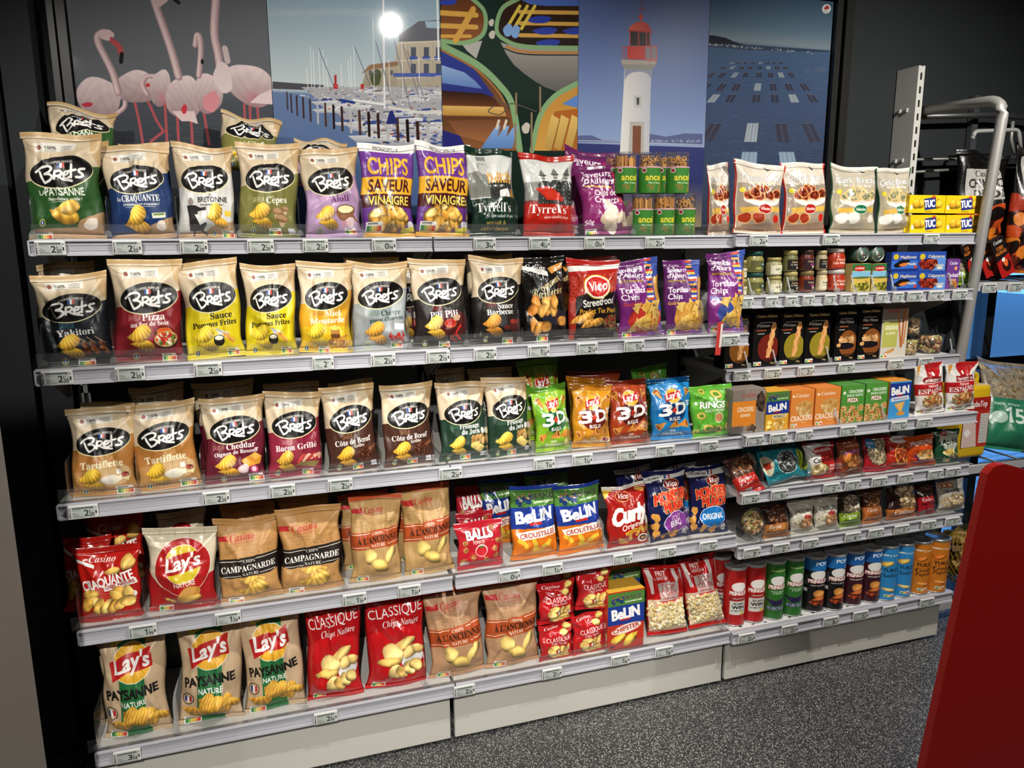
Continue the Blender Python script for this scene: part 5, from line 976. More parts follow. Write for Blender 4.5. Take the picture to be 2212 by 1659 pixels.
# ---------------------------------------------------------------- the room
def floor_mat():
    m = mat('speckled_vinyl', (.03, .03, .03), .42); nt = m.node_tree; N = nt.nodes.new; L = nt.links.new
    t = N('ShaderNodeTexCoord'); p = nt.nodes['Principled BSDF']; mix = None
    for sc, lo, col in ((180, .31, (.24, .235, .23, 1)), (320, .30, (.13, .128, .125, 1)), (130, .22, (.46, .45, .44, 1))):
        v = N('ShaderNodeTexVoronoi'); v.inputs['Scale'].default_value = sc; r = N('ShaderNodeValToRGB'); r.color_ramp.elements[0].position = lo; r.color_ramp.elements[1].position = lo + .04
        r.color_ramp.elements[0].color = (1, 1, 1, 1); r.color_ramp.elements[1].color = (0, 0, 0, 1); L(t.outputs['Object'], v.inputs['Vector']); L(v.outputs['Distance'], r.inputs[0])
        x = N('ShaderNodeMix'); x.data_type = 'RGBA'; L(r.outputs[0], x.inputs['Factor']); x.inputs['B'].default_value = col
        if mix: L(mix.outputs['Result'], x.inputs['A'])
        else: x.inputs['A'].default_value = (.028, .028, .029, 1)
        mix = x
    L(mix.outputs['Result'], p.inputs['Base Color']); return m
WALLM = mat('dark_slate_paint', (.022, .027, .028), .7, bump=.2, bscale=90, spec=.25); CEIL = mat('dark_ceiling', (.02, .02, .02), .8); FRAME = mat('bronze_frame', (.014, .013, .011), .35)
WX = 3.44          # the shop's glass front starts here
struct('floor', boxm('floor', floor_mat(), -2.5, -5, -.05, 7, .62, 0))
struct('ceiling', boxm('ceiling', CEIL, -2.5, -5, 2.9, 7, .62, 2.95))
struct('wall_back', boxm('wall_back', WALLM, -2.5, .435, 0, 3.0, .56, 2.9))
struct('wall_back_upper', boxm('wall_back_upper', WALLM, 3.0, .435, 1.5, 7, .56, 2.9))
struct('wall_pier', boxm('wall_pier', WALLM, 3.0, .435, 0, WX, .56, 1.5))
struct('wall_left', boxm('wall_left', WALLM, -2.5, -5, 0, -2.4, .435, 2.9)); struct('wall_front', boxm('wall_front', WALLM, -2.5, -5, 0, 7, -4.9, 2.9)); struct('wall_right', boxm('wall_right', WALLM, 6.9, -4.9, 0, 7, .435, 2.9))
V, F = boxd(-2.4, .33, 0, -.125, .435, 2.9); boxd(-.115, .36, 0, -.035, .435, 2.9, V, F); struct('wall_pilaster', mk('wall_pilaster', V, F, WALLM))
V, F = [], []
for b in ((.004, .385, 1.2, .02, .435, 2.49), (.024, .395, 1.2, .047, .435, 2.49), (2.634, .395, 1.2, 2.66, .435, 2.49), (2.664, .38, 1.2, 2.70, .435, 2.49), (.004, .385, 2.452, 2.70, .435, 2.5)): boxd(*b, V, F)
struct('trim_1', mk('trim_1', V, F, FRAME))
# glass front: mullions and panes, pavement outside
MUL = mat('mullion_black', (.01, .011, .013), .4); V, F = [], []
for x in (WX, 3.62, 4.5, 5.6, 6.6): boxd(x, .46, 0, x + .05, .52, 1.5, V, F)
for z in (.0, .46, .98, 1.44): boxd(WX, .465, z, 6.9, .515, z + .05, V, F)
o = struct('window_1', mk('window_1', V, F, MUL))
for i, (x0, x1) in enumerate(((WX + .05, 3.62), (3.67, 4.5), (4.55, 5.6), (5.65, 6.6))):
    for z in (.05, .51, 1.03): obj('glass_pane', boxm('glass_pane', clear('shop_glass', .96, .05, .0), x0, .486, z, x1, .492, z + .41), o)
def pave_mat():
    m = mat('pavement_slabs', (.4, .4, .4), .7); nt = m.node_tree; b = nt.nodes.new('ShaderNodeTexNoise'); b.inputs['Scale'].default_value = 9; r = nt.nodes.new('ShaderNodeValToRGB'); r.color_ramp.elements[0].color = (.28, .28, .28, 1); r.color_ramp.elements[1].color = (.55, .55, .55, 1)
    t = nt.nodes.new('ShaderNodeTexCoord'); nt.links.new(t.outputs['Object'], b.inputs['Vector']); nt.links.new(b.outputs[0], r.inputs[0]); nt.links.new(r.outputs[0], nt.nodes['Principled BSDF'].inputs[0]); return m
V, F = [], []
pv = struct('pavement', boxm('pavement', mat('paving_bed', (.12, .12, .12), .9), 1, .62, -.05, 20, 14, -.012))
slab = boxm('slab', pave_mat(), 0, 0, 0, .292, .192, .014, bev=.004); rs = np.random.RandomState(1)
for j in range(18):
    for i in range(14):
        x, y = 3.4 + .3 * i + (.15 if j % 2 else 0), .64 + .2 * j
        if 252 > j * 14 + i: obj('slab', slab, pv, (x, y, -.013 + .002 * rs.rand()))
# ---------------------------------------------------------------- photo posters
def poster_canvas(x0, x1, z1=2.45, z0=1.62, w=460):
    c = Cv(w, (z1 - z0) / (x1 - x0), '808080')
    def M(P):
        P = np.asarray(P, float); d = np.stack([(P[:, 0] - 1106) / FPX, (P[:, 1] - 829.5) / FPX, np.ones(len(P))], 1) @ ROT; t = (.415 - CAM[1]) / d[:, 1]
        q = CAM + d * t[:, None]; return np.stack([(q[:, 0] - x0) / (x1 - x0), (z1 - q[:, 2]) / (x1 - x0)], 1)
    c.M = M; return c
def vgrad(c, stops):
    ys = np.linspace(0, c.A, c.h); ps, cs = zip(*[(s[0] * c.A, hx(s[1])) for s in stops]); cs = np.array(cs)
    c.a[:] = np.stack([np.interp(ys, ps, cs[:, k]) for k in range(3)], 1)[:, None, :]
T = .0024
def shade(c, P, top, bot, al=1.0, hor=0):
    """polygon with a soft change of ink from one side to the other (as printed in the photo)"""
    Q = c.M(np.asarray(P, float)); k = 0 if hor else 1; lo, hi = Q[:, k].min(), Q[:, k].max(); A, B = hx(top), hx(bot)
    c.poly(P, lambda X, Y: A + (B - A) * np.clip(((X if hor else Y) - lo) / (hi - lo), 0, 1)[..., None], al)
def feather(c, P, top, bot, sd):
    Q = c.M(np.asarray(P, float)); (x0, y0), (x1, y1) = Q.min(0), Q.max(0); A, B = hx(top), hx(bot); r = np.random.RandomState(sd).rand(4) * 6
    def sh(X, Y):
        p, q = (X - x0) / (x1 - x0), (Y - y0) / (y1 - y0)
        w = .5 + .5 * np.sin(p * 19 + 4 * np.sin(q * 3 + r[0]) + r[1]) * np.sin(q * 13 + 5 * np.sin(p * 4 + r[2])); f = np.clip(q * .95 - .05 + .15 * (w - .5), 0, 1)[..., None]
        col = A + (B - A) * f; pk = np.exp(-((p - .55) ** 2 + (q - .78) ** 2) / .03)[..., None] * .45 * (sd in (6, 3, 7))
        return np.clip(col * (1 - pk) + hx('c46a72') * pk, 0, 1)
    c.poly(P, sh)
def neck(c, P, th):
    c.line(P, th * T, '9d8284', True); c.line([(x - 1.6, y - .5) for x, y in P], th * .72 * T, 'c4a6a8', True); c.line([(x - 2.4, y - 1) for x, y in P], th * .3 * T, 'd8c0c0', True)
def p_flamingo(c):
    vgrad(c, [(0, '54565b'), (.3, '63666c'), (.5, '62656b'), (.56, '4c5057'), (.75, '3a3e45'), (1, '34363a')]); B, D, P, R = 'd8c6c6', 'b9a2a4', 'b89698', 'a8545a'
    rs = np.random.RandomState(1)
    for i in range(90): x, y = 160 + 430 * rs.rand(), 222 + 100 * rs.rand(); c.line([(x, y), (x + 30, y + 2 * rs.randn())], 2 * T, '5a5e66', al=.35)
    for p in ([(290, 218), (300, 260), (308, 308)], [(320, 220), (338, 260), (353, 284), (325, 306)], [(356, 222), (361, 310)], [(383, 250), (386, 312)], [(413, 260), (416, 312)], [(440, 240), (452, 312)], [(528, 226), (531, 300)], [(540, 226), (543, 300)], [(556, 228), (563, 300)]): c.line(p, 6 * T, R)
    def body(x, y, rx, ry, rot=0, sd=1):
        feather(c, blobp(x, y, rx, ry, rot, sd, .07, 40), 'ddc9c9', '8d7578', sd)
    body(295, 188, 47, 36, .1, 2); neck(c, [(334, 164), (316, 166), (308, 182), (318, 204)], 10); c.ell(319, 184, 5, 4, 'c23a40'); body(346, 190, 22, 40, .1, 3)
    body(212, 212, 50, 44, .3, 4); neck(c, [(255, 200), (244, 160), (226, 122), (213, 96), (211, 78), (224, 69)], 15); c.blob(229, 75, 17, 12, 'd8b8b8', .4); c.line([(242, 88), (256, 100), (262, 116)], 11 * T, 'b84a4c', True); c.line([(263, 116), (261, 134)], 8 * T, '181414'); c.ell(240, 82, 2.5, 2, 'a02a2a'); neck(c, [(252, 246), (268, 232), (270, 220)], 9); c.blob(188, 226, 12, 5, 'b03a48')
    body(398, 212, 38, 50, 0, 5); c.poly([(372, 240), (420, 240), (428, 268), (410, 262), (392, 262)], 'd8bfc0'); c.blob(398, 236, 6, 10, 'c23a44'); neck(c, [(386, 166), (374, 122), (359, 76), (342, 28), (331, -6)], 17); c.line([(340, 8), (356, -4)], 16 * T, 'd0b0b0'); c.line([(376, -2), (386, 6)], 8 * T, '181414')
    body(450, 202, 33, 42, 0, 6); c.blob(456, 220, 18, 22, 'd08a90', 0, 3); neck(c, [(430, 164), (434, 112), (432, 82), (426, 76), (422, 98)], 12); c.ell(437, 133, 3, 6, '1a1616')
    c.line([(492, 132), (486, 104)], 13 * T, 'c4b2b2'); body(542, 184, 58, 42, .42, 7); c.poly([(560, 205), (592, 190), (592, 226), (540, 222)], 'd8c4c4'); neck(c, [(478, 164), (472, 120), (463, 70), (467, -6)], 18); c.blob(482, 168, 20, 34, B, -.3)
def p_marina(c):
    vgrad(c, [(0, '6f88a0'), (.2, '8fa6b4'), (.5, 'bcc6c8'), (.515, '64799e'), (1, '3f5684')]); rs = np.random.RandomState(3)
    c.poly([(588, 176), (640, 180), (700, 184), (700, 196), (588, 192)], '4a4a50')
    for i in range(5): c.blob(600 + 60 * i, 20 + 14 * rs.rand(), 60, 8, 'a8b4bc', 0, i, al=.35)
    shade(c, [(858, 90), (954, 82), (954, 214), (850, 200)], 'b6ab98', 'a09684'); c.poly([(862, 76), (905, 46), (954, 43), (954, 88), (862, 90)], '5f6068'); shade(c, [(794, 142), (858, 132), (858, 190), (780, 190)], 'aca08c', '958a78'); c.poly([(780, 160), (800, 140), (860, 132), (860, 142), (800, 150)], '8a6a50'); c.blob(812, 168, 12, 18, '4a5236'); c.poly([(918, 46), (954, 46), (954, 62), (922, 60)], '9ab0c0')
    for x in (894, 922, 948): [c.rect(x - 6, y, x + 5, y + 24, '4a5060') or c.rect(x - 9, y + 20, x + 8, y + 28, '3f52a0') for y in (102, 138)]
    for x in (866, 880, 908, 935): c.rect(x, 96, x + 2, 200, '9a9080', .5)
    for y in (92, 130, 168): c.line([(858, y + 2), (954, y - 4)], 2 * T, 'cfc6b4')
    for x in (800, 812, 830, 846): c.rect(x - 3, 152, x + 3, 162, '5a5a60')
    c.rect(850, 158, 940, 166, '4a5aa0'); c.poly([(650, 188), (954, 188), (954, 330), (850, 330), (740, 255)], 'a2a3a8')
    c.rect(722, 162, 727, 190, 'a03030'); c.rect(779, 182, 786, 200, 'b82a2a'); c.rect(720, 182, 730, 192, 'b82a2a')
    for i in range(46):
        x = 640 + 310 * rs.rand() ** .8; y = 192 + 118 * rs.rand() ** 1.2; L = (8 + 34 * rs.rand()) * (.5 + (y - 180) / 90); k = rs.randint(3)
        if x > 620 + (y - 190) * 1.6: shade(c, [(x - L, y - L * .1), (x + L, y - L * .16), (x + L * .8, y + L * .1), (x - L * .7, y + L * .12)], 'e2e2e2', '9a9ca4'); c.poly([(x - L * .4, y - L * .13), (x + L * .35, y - L * .16), (x + L * .3, y - L * .3), (x - L * .25, y - L * .26)], ['3a4a8c', 'c9c6c0', '6f6a68'][k])
    for i in range(620):
        x = 640 + 312 * rs.rand(); y = 184 + 128 * rs.rand() ** 1.4
        if x > 622 + (y - 190) * 1.7: q = (1 + 4 * rs.rand()) * (.6 + (y - 184) / 110); c.rect(x, y, x + q * (1 + rs.rand()), y + q * .6, ['d8d8da', 'eeeeee', '2f3f80', '5a5a60', 'c9c4ba', '3a4f96', '3a302c', '8a8078', 'a05040'][rs.randint(9)], .85)
    for i in range(0): x = 660 + 290 * rs.rand(); y = 186 + 120 * rs.rand() ** 1.3; k = ['d8d8da', 'e6e6e6', '2f3f80', '6a6a70', 'c9c4ba', '3a4f96', 'f0f0f0', '8a8078'][rs.randint(8)]; c.blob(x, y, 6 + 24 * rs.rand(), 3 + 4 * rs.rand(), k, .15 * rs.randn(), i)
    for x, y0, y1 in ((670, 100, 190), (676, 110, 190), (688, 103, 190), (697, 108, 190), (704, 125, 190), (736, 138, 190), (764, 98, 200), (752, 130, 190), (806, 40, 215), (828, -10, 235), (757, 120, 190), (840, 130, 200), (868, 90, 210), (905, 125, 215), (945, -10, 130), (662, 146, 190)): c.line([(x, y0), (x + 3, y1)], (1.6 + (x in (828, 945)) * 3) * T, 'dcdcdc')
    for x, y, x2, y2 in ((765, 100, 800, 185), (688, 104, 720, 185), (812, 90, 842, 200), (845, 60, 886, 230), (880, 110, 920, 220), (870, 95, 905, 210)): c.line([(x, y), (x2, y2)], 1.6 * T, '5a5f78')
    for i in range(18):
        f = i / 17; x = 619 + 305 * f ** 1.25; y = 199 + 70 * f; h = 38 + 12 * math.sin(f * 3); c.line([(x, y), (x + 2, y + h)], (2.6 + 6 * f) * T, ['3a2622', '241a1a', '4a302a', 'b0b0b4'][(i * 7) % 4 if i > 4 else 0])
    c.poly([(842, 240), (848, 238), (860, 268), (834, 268)], '28306e'); c.line([(840, 232), (900, 242), (954, 244)], 7 * T, 'd0cdc6'); c.line([(764, 216), (830, 226)], 5 * T, 'e2e2e2'); c.line([(735, 216), (765, 222)], 6 * T, '2a3a80')
def p_boats(c):
    vgrad(c, [(0, '1e2e28'), (1, '1c2a26')]); g, y = '7fa274', 'c99a48'; Z_ = lambda L: [(560 + a / 3.072, b / 3.072) for a, b in L]
    shade(c, Z_([(1205, -20), (1400, -20), (1510, 130), (1480, 250), (1360, 290), (1205, 280)]), '5a3420', '8a5430'); c.poly(Z_([(1340, 290), (1480, 270), (1440, 390), (1380, 340)]), 'a8a6a0'); c.line(Z_([(1400, -20), (1490, 70), (1500, 180), (1460, 250), (1350, 285), (1205, 270)]), 12 * T, g, True); c.line(Z_([(1205, 85), (1440, 100)]), 14 * T, y); c.line(Z_([(1205, 170), (1440, 180)]), 13 * T, y); c.line(Z_([(1300, 270), (1420, 60)]), 16 * T, y); c.line(Z_([(1205, 240), (1400, 240)]), 9 * T, y); c.blob(*Z_([(1250, 15)])[0], 20, 6, '3040a0')
    shade(c, Z_([(1600, 280), (1640, 360), (1690, 430), (1760, 490), (1830, 540), (1900, 580), (1980, 610), (2130, 590), (2130, 310), (1700, 310)]), '9c9892', '5c5a58'); shade(c, Z_([(1640, -20), (2130, -20), (2130, 310), (1700, 300), (1580, 220)]), '3a281c', '241a18'); c.poly(Z_([(1700, -20), (2130, -20), (2130, 40), (1900, 40), (1800, 30)]), '4a66b0')
    for a in (85, 160, 240): c.line(Z_([(1730, a - 6), (2130, a)]), 11 * T, 'c99a4c')
    for a, b in ((1860, 130), (1900, 205), (1920, 285), (2100, 205)): c.blob(*Z_([(a, b)])[0], 26, 8, '2f3f9a')
    for k in (0, 50, 100): c.line(Z_([(1730 + k, 40), (1640 + k, 190)]), 9 * T, 'd0b84a')
    for a, b in ((1650, 200), (1700, 210)): c.blob(*Z_([(a, b)])[0], 10, 14, '7a9fd0')
    c.line(Z_([(1720, -10), (1610, 60), (1575, 200), (1640, 270), (1780, 310), (2130, 318)]), 12 * T, g, True); c.line(Z_([(1640, 310), (1780, 345), (2130, 350)]), 7 * T, 'b07a40', True); c.line(Z_([(1620, 320), (1760, 360), (2130, 366)]), 3 * T, '1a1614', True)
    shade(c, Z_([(1205, 310), (1440, 440), (1600, 610), (1680, 760), (1710, 1000), (1205, 1000)]), '5a3826', '8a5836'); shade(c, Z_([(1205, 330), (1420, 450), (1560, 640), (1490, 640), (1205, 600)]), '2c3a86', '2a3078'); shade(c, Z_([(1205, 430), (1360, 480), (1430, 535), (1480, 590), (1205, 550)]), '8aa6cc', '5a78b0'); shade(c, Z_([(1205, 600), (1480, 620), (1560, 650), (1600, 705), (1205, 700)]), '2c1812', '6a4028'); shade(c, Z_([(1205, 700), (1620, 710), (1640, 770), (1205, 765)]), 'd8b068', 'b08440'); shade(c, Z_([(1205, 770), (1660, 780), (1660, 1000), (1205, 1000)]), '5a3a24', '8c5c3a'); shade(c, Z_([(1250, 800), (1640, 790), (1640, 900), (1560, 960), (1320, 900)]), '6f4630', 'a06a44'); c.poly(Z_([(1205, 860), (1330, 900), (1380, 1000), (1205, 1000)]), '2a2a70')
    c.line(Z_([(1205, 300), (1440, 425), (1590, 560), (1680, 700), (1730, 1000)]), 19 * T, g, True); c.line(Z_([(1205, 330), (1430, 455), (1570, 590), (1640, 700)]), 6 * T, '9a6a3a', True)
    for x in (0, 60, 120): shade(c, Z_([(1560 + x, 850), (1600 + x, 830), (1560 + x, 985), (1470 + x, 985)]), '86a8d8', '5a80b8')
    for x in (1590, 1640): c.line(Z_([(x, 800), (x - 15, 850)]), 8 * T, 'd0c4b0')
    shade(c, Z_([(2130, 540), (1960, 640), (1860, 800), (1820, 1000), (2130, 1000)]), 'b8843c', 'c8964a'); c.poly(Z_([(1960, 740), (2130, 720), (2130, 1000), (1930, 1000)]), 'a8602c')
    for x in (1950, 2015, 2085): shade(c, Z_([(x - 10, 760), (x + 45, 790), (x - 10, 1000), (x - 60, 980)]), 'd8b468', 'b08c48'); c.line(Z_([(x + 45, 790), (x - 10, 1000)]), 2 * T, '7a5a30')
    c.poly(Z_([(2010, 690), (2130, 620), (2130, 720)]), '5a80c0'); c.line(Z_([(2130, 545), (1960, 640), (1860, 780), (1810, 1000)]), 15 * T, g, True)
    for x, a, b in ((1705, 620, 760), (1865, 580, 740), (1808, 750, 1000), (1700, 820, 980)): c.line(Z_([(x, a), (x, b)]), 6 * T, '8a7458')
    c.line(Z_([(1560, 700), (1520, 740), (1600, 760), (1640, 700), (1560, 650), (1630, 690), (1700, 690), (1840, 740)]), 3 * T, '5a5048', True); c.blob(*Z_([(1770, 850)])[0], 9, 12, 'c0b8ac'); c.blob(*Z_([(1540, 150)])[0], 6, 8, 'c0b8ac'); c.blob(*Z_([(1545, 230)])[0], 7, 9, 'c0b8ac')
def p_light(c):
    vgrad(c, [(0, '4a5888'), (.35, '6478a6'), (.62, '8296bc'), (.655, '8a9cbc'), (.656, '30366a'), (.8, '2a3060'), (1, '8a7a5a')]); Z_ = lambda L: [(1220 + a / 3.456, b / 3.456) for a, b in L]; R = 'b8342a'
    c.poly(Z_([(60, 1050), (100, 1012), (200, 1010), (280, 1045), (420, 1050), (640, 1000), (760, 1020), (900, 995), (1030, 1000), (1030, 1085), (640, 1065), (60, 1060)]), '565e86'); rs = np.random.RandomState(1)
    for i in range(70): x = 640 + 390 * rs.rand(); c.rect(*Z_([(x, 1040 + 25 * rs.rand())])[0], *(np.array(Z_([(x, 1046)])[0]) + (4, 2)), '9aa0b4', .6)
    c.line(Z_([(100, 1050), (420, 1055)]), 2 * T, 'b0b4c4'); c.line(Z_([(640, 1066), (1030, 1080)]), 2 * T, 'b0b4c4')
    shade(c, Z_([(446, 470), (652, 470), (642, 640), (630, 1150), (410, 1150), (440, 640)]), 'd8d5d0', 'b4b4bc', 1, 1); c.poly(Z_([(446, 480), (655, 480), (648, 600), (640, 575), (615, 548), (580, 538), (545, 535), (505, 541), (470, 560), (452, 590), (448, 610)]), '858ba2')
    c.poly(Z_([(420, 445), (690, 455), (680, 480), (650, 525), (450, 515), (425, 480)]), 'a49c90'); c.poly(Z_([(424, 480), (685, 480), (650, 525), (450, 515)]), '8a8680'); c.poly(Z_([(465, 345), (600, 340), (600, 446), (465, 442)]), R); c.line(Z_([(430, 440), (430, 350), (470, 345)]), 2 * T, R); c.line(Z_([(448, 440), (448, 348)]), 2 * T, R)
    for x in (605, 650): c.poly(Z_([(x, 338), (x + 38, 345), (x + 38, 462), (x, 450)]), 'c25a4c'); c.poly(Z_([(x + 5, 350), (x + 30, 354), (x + 30, 445), (x + 5, 440)]), '7a7f88')
    c.poly(Z_([(484, 232), (640, 236), (636, 342), (484, 340)]), '24161a')
    for x in (487, 552, 610, 636): c.line(Z_([(x, 232), (x, 342)]), 3 * T, R)
    shade(c, Z_([(476, 226), (485, 205), (500, 188), (520, 173), (545, 163), (570, 160), (596, 165), (618, 178), (636, 200), (650, 238)]), 'd05a44', 'a82c22', 1, 1); c.line(Z_([(476, 228), (650, 240)]), 4 * T, 'a02c24'); c.ell(*Z_([(568, 126)])[0], 5, 5.5, R); c.line(Z_([(569, 150), (569, 130)]), 6 * T, R); c.line(Z_([(572, 110), (575, 2)]), 2 * T, '8a2a28'); c.line(Z_([(556, 68), (604, 74)]), 2 * T, '8a2a28')
    c.poly(Z_([(484, 908), (596, 908), (590, 935), (592, 1150), (474, 1150), (486, 935)]), 'aaa79f'); c.poly(Z_([(508, 938), (570, 940), (566, 1150), (504, 1150)]), '744630'); c.poly(Z_([(518, 712), (578, 712), (574, 805), (520, 800)]), 'b4b2ac'); c.poly(Z_([(536, 728), (556, 730), (554, 782), (538, 782)]), '35333a')
def p_oyster(c):
    vgrad(c, [(0, '41586e'), (.14, '60788a'), (.2, '828f98'), (.225, '4a6080'), (.5, '42506c'), (.75, '38435a'), (1, '2e384c')]); Z_ = lambda L: [(1220 + a / 3.456, b / 3.456) for a, b in L]
    c.poly(Z_([(1040, 262), (1110, 264), (1200, 282), (1260, 310), (1340, 332), (1980, 378), (1980, 392), (1340, 372), (1040, 345)]), '39465c'); c.poly(Z_([(1040, 264), (1110, 266), (1200, 284), (1260, 312), (1330, 340), (1040, 320)]), '2c3038'); rs = np.random.RandomState(2)
    for i in range(90): x = 1050 + 800 * rs.rand() ** 1.6; y = 318 + (x - 1050) * .082 + 16 * rs.rand(); c.rect(*Z_([(x, y)])[0], *Z_([(x + 9, y + 7)])[0], ['b0b0ac', '8a8a8a', 'c9c4ba'][i % 3], .8)
    for i in range(420): x, y = 1040 + 900 * rs.rand(), 420 + 800 * rs.rand(); c.line(Z_([(x, y), (x + 50, y + 6 * rs.randn())]), 1.2 * T, '5474a2', al=.25)
    vx, vy = 1500, 250
    rows = [(470, (1245, 1300, 1350, 1405, 1460, 1513, 1562, 1613), 12, 14), (505, (1180, 1250, 1322, 1385, 1456, 1520, 1583, 1645), 15, 22), (560, (1090, 1175, 1268, 1350, 1450, 1536, 1615, 1690), 19, 38), (650, (1050, 1170, 1280, 1440, 1555, 1675, 1790), 25, 55), (735, (1110, 1238, 1430, 1568, 1708, 1848), 30, 60), (990, (1090, 1395, 1622, 1840), 46, 140), (1180, (1375, 1662), 62, 90)]
    for r, (y, xs, hw, hh) in enumerate(rows):
        for i, x in enumerate(xs):
            s = (x - vx) / (y - vy); q = [(x - hw * .9 - s * hh / 2, y - hh / 2), (x + hw * .9 - s * hh / 2, y - hh / 2), (x + hw + s * hh / 2, y + hh / 2), (x - hw + s * hh / 2, y + hh / 2)]
            k = 'a2acb4' if (r * 5 + i * 3) % 4 == 0 or r == 6 else '3e3e4e'
            if r == 6: k = '8fa4b8'
            c.poly(Z_(q), k, .9); c.line(Z_([((q[0][0] + q[1][0]) / 2, q[0][1]), ((q[2][0] + q[3][0]) / 2, q[2][1])]), 1.6 * T, '5a5a66'); [c.line(Z_([((q[0][0] * g + q[1][0] * (1 - g)), q[0][1]), ((q[3][0] * g + q[2][0] * (1 - g)), q[3][1])]), 1.2 * T, '2c2c38' if k[0] == '3' else '6a7684') for g in (.2, .8)]; c.line(Z_([q[0], q[1]]), 1.2 * T, '7a8490', al=.6)
            if r == 5: c.line(Z_([q[0], q[3]]), 2 * T, '8a8478' if i == 1 else '4a4650'); c.line(Z_([q[1], q[2]]), 2 * T, '8a8478' if i == 1 else '4a4650')
    for i in range(9): x, y = 1790 + 150 * rs.rand(), 500 + 40 * rs.rand(); c.line(Z_([(x, y), (x + 30, y + 8)]), 3 * T, '5a6478')
    c.ell(*Z_([(1955, 66)])[0], 9.5, 10.5, 'd8d8d6', .4); c.blob(*Z_([(1957, 58)])[0], 4.5, 4.5, 'b03a30', 0, 2, .3); c.line(Z_([(1938, 84), (1965, 90)]), 1.5 * T, '8a8a8a')
PX = [.049, .583, 1.112, 1.591, 2.098, 2.630]
PL = ['photo poster of pink flamingos standing in grey water', 'photo poster of a marina with sailboat masts and wooden posts', 'photo poster of colourful wooden rowing boats with green rims', 'photo poster of a white lighthouse with a red lantern room', 'photo poster of oyster beds in blue sea seen from above']
for i, fn in enumerate((p_flamingo, p_marina, p_boats, p_light, p_oyster)):
    x0, x1 = PX[i], PX[i + 1]; c = poster_canvas(x0, x1); fn(c); im = c.image('print_' + fn.__name__)
    m = mat('print_' + fn.__name__, 'ffffff', .34 if i == 3 else .065, spec=.12 if i == 3 else .2); nt = m.node_tree; t = nt.nodes.new('ShaderNodeTexImage'); t.image = im; t.extension = 'EXTEND'; nt.links.new(t.outputs[0], nt.nodes['Principled BSDF'].inputs['Base Color'])
    V, F = boxd(x0 + .0008, .415, 1.62, x1 - .0008, .433, 2.45); V = V + [V[0], V[1], V[5], V[4]]; F[2] = [8, 9, 10, 11]
    tag(obj('photo_poster', mk('photo_poster', V, F, [GREYM, m], [(0, 0)] * 8 + [(0, 0), (1, 0), (1, 1), (0, 1)], False, [0, 0, 1, 0, 0, 0])), PL[i], 'poster', 'photo posters above the shelves')
# ---------------------------------------------------------------- shelving: bays, shelves, lips
BAYX = [(-.012, 1.0), (1.006, 2.0), (2.006, 3.0)]
KICK = mat('kick_enamel', (.56, .55, .50), .42, bump=.05, bscale=20)
for i, (x0, x1) in enumerate(BAYX):
    o = obj('shelving_bay', None, None, (x0, .38, 0)); o.empty_display_size = .1
    obj('back_panel', boxm('back_panel', mat('back_panel_grey', (.10, .10, .10), .6), .03, 0, .1, x1 - x0, .012, 1.60), o)
    kp = obj('kick_plate', boxm('kick_plate', KICK, .004, -.38, .012, x1 - x0 - .004, -.362, .187, bev=.003), None, (x0, .38, 0)); obj('base_foot', boxm('base_foot', BLACK, .03, -.34, 0, x1 - x0 - .03, -.10, .17), kp)
    tag(kp, ['cream kick plate under the green striped and red bags', 'cream kick plate under the kraft bags and popcorn', 'cream kick plate under the crisp tubes'][i], 'kick plate', 'kick plates')
    V, F = [], []
    for k in range(26):
        z = .1 + .058 * k; boxd(.002, -.03, z, .026, -.004, z + .022, V, F)
    boxd(.002, -.03, .05, .008, -.003, 1.6, V, F); boxd(.020, -.03, .05, .026, -.003, 1.6, V, F)
    obj('slotted_upright', mk('slotted_upright', V, F, mat('upright_grey', (.3, .3, .3), .45)), o)
    tag(o, ['shelving back panel with slotted upright behind the green, navy and yellow bags', 'shelving back panel with slotted upright behind the tortilla and cone bags', 'shelving back panel with slotted upright behind the jars and flute boxes'][i], 'shelving', 'shelving bays')
RP = [(.016, 0), (-.002, .0012), (-.008, -.001), (-.0088, -.0045), (-.004, -.0065), (-.0028, -.012), (-.0042, -.0128), (-.0042, -.0142), (-.0028, -.015), (-.0028, -.026), (-.0042, -.0268), (-.0042, -.028), (-.0028, -.029), (-.004, -.034), (-.0095, -.0355), (-.0105, -.040), (.004, -.0415), (.016, -.036)]
LIPX = {}
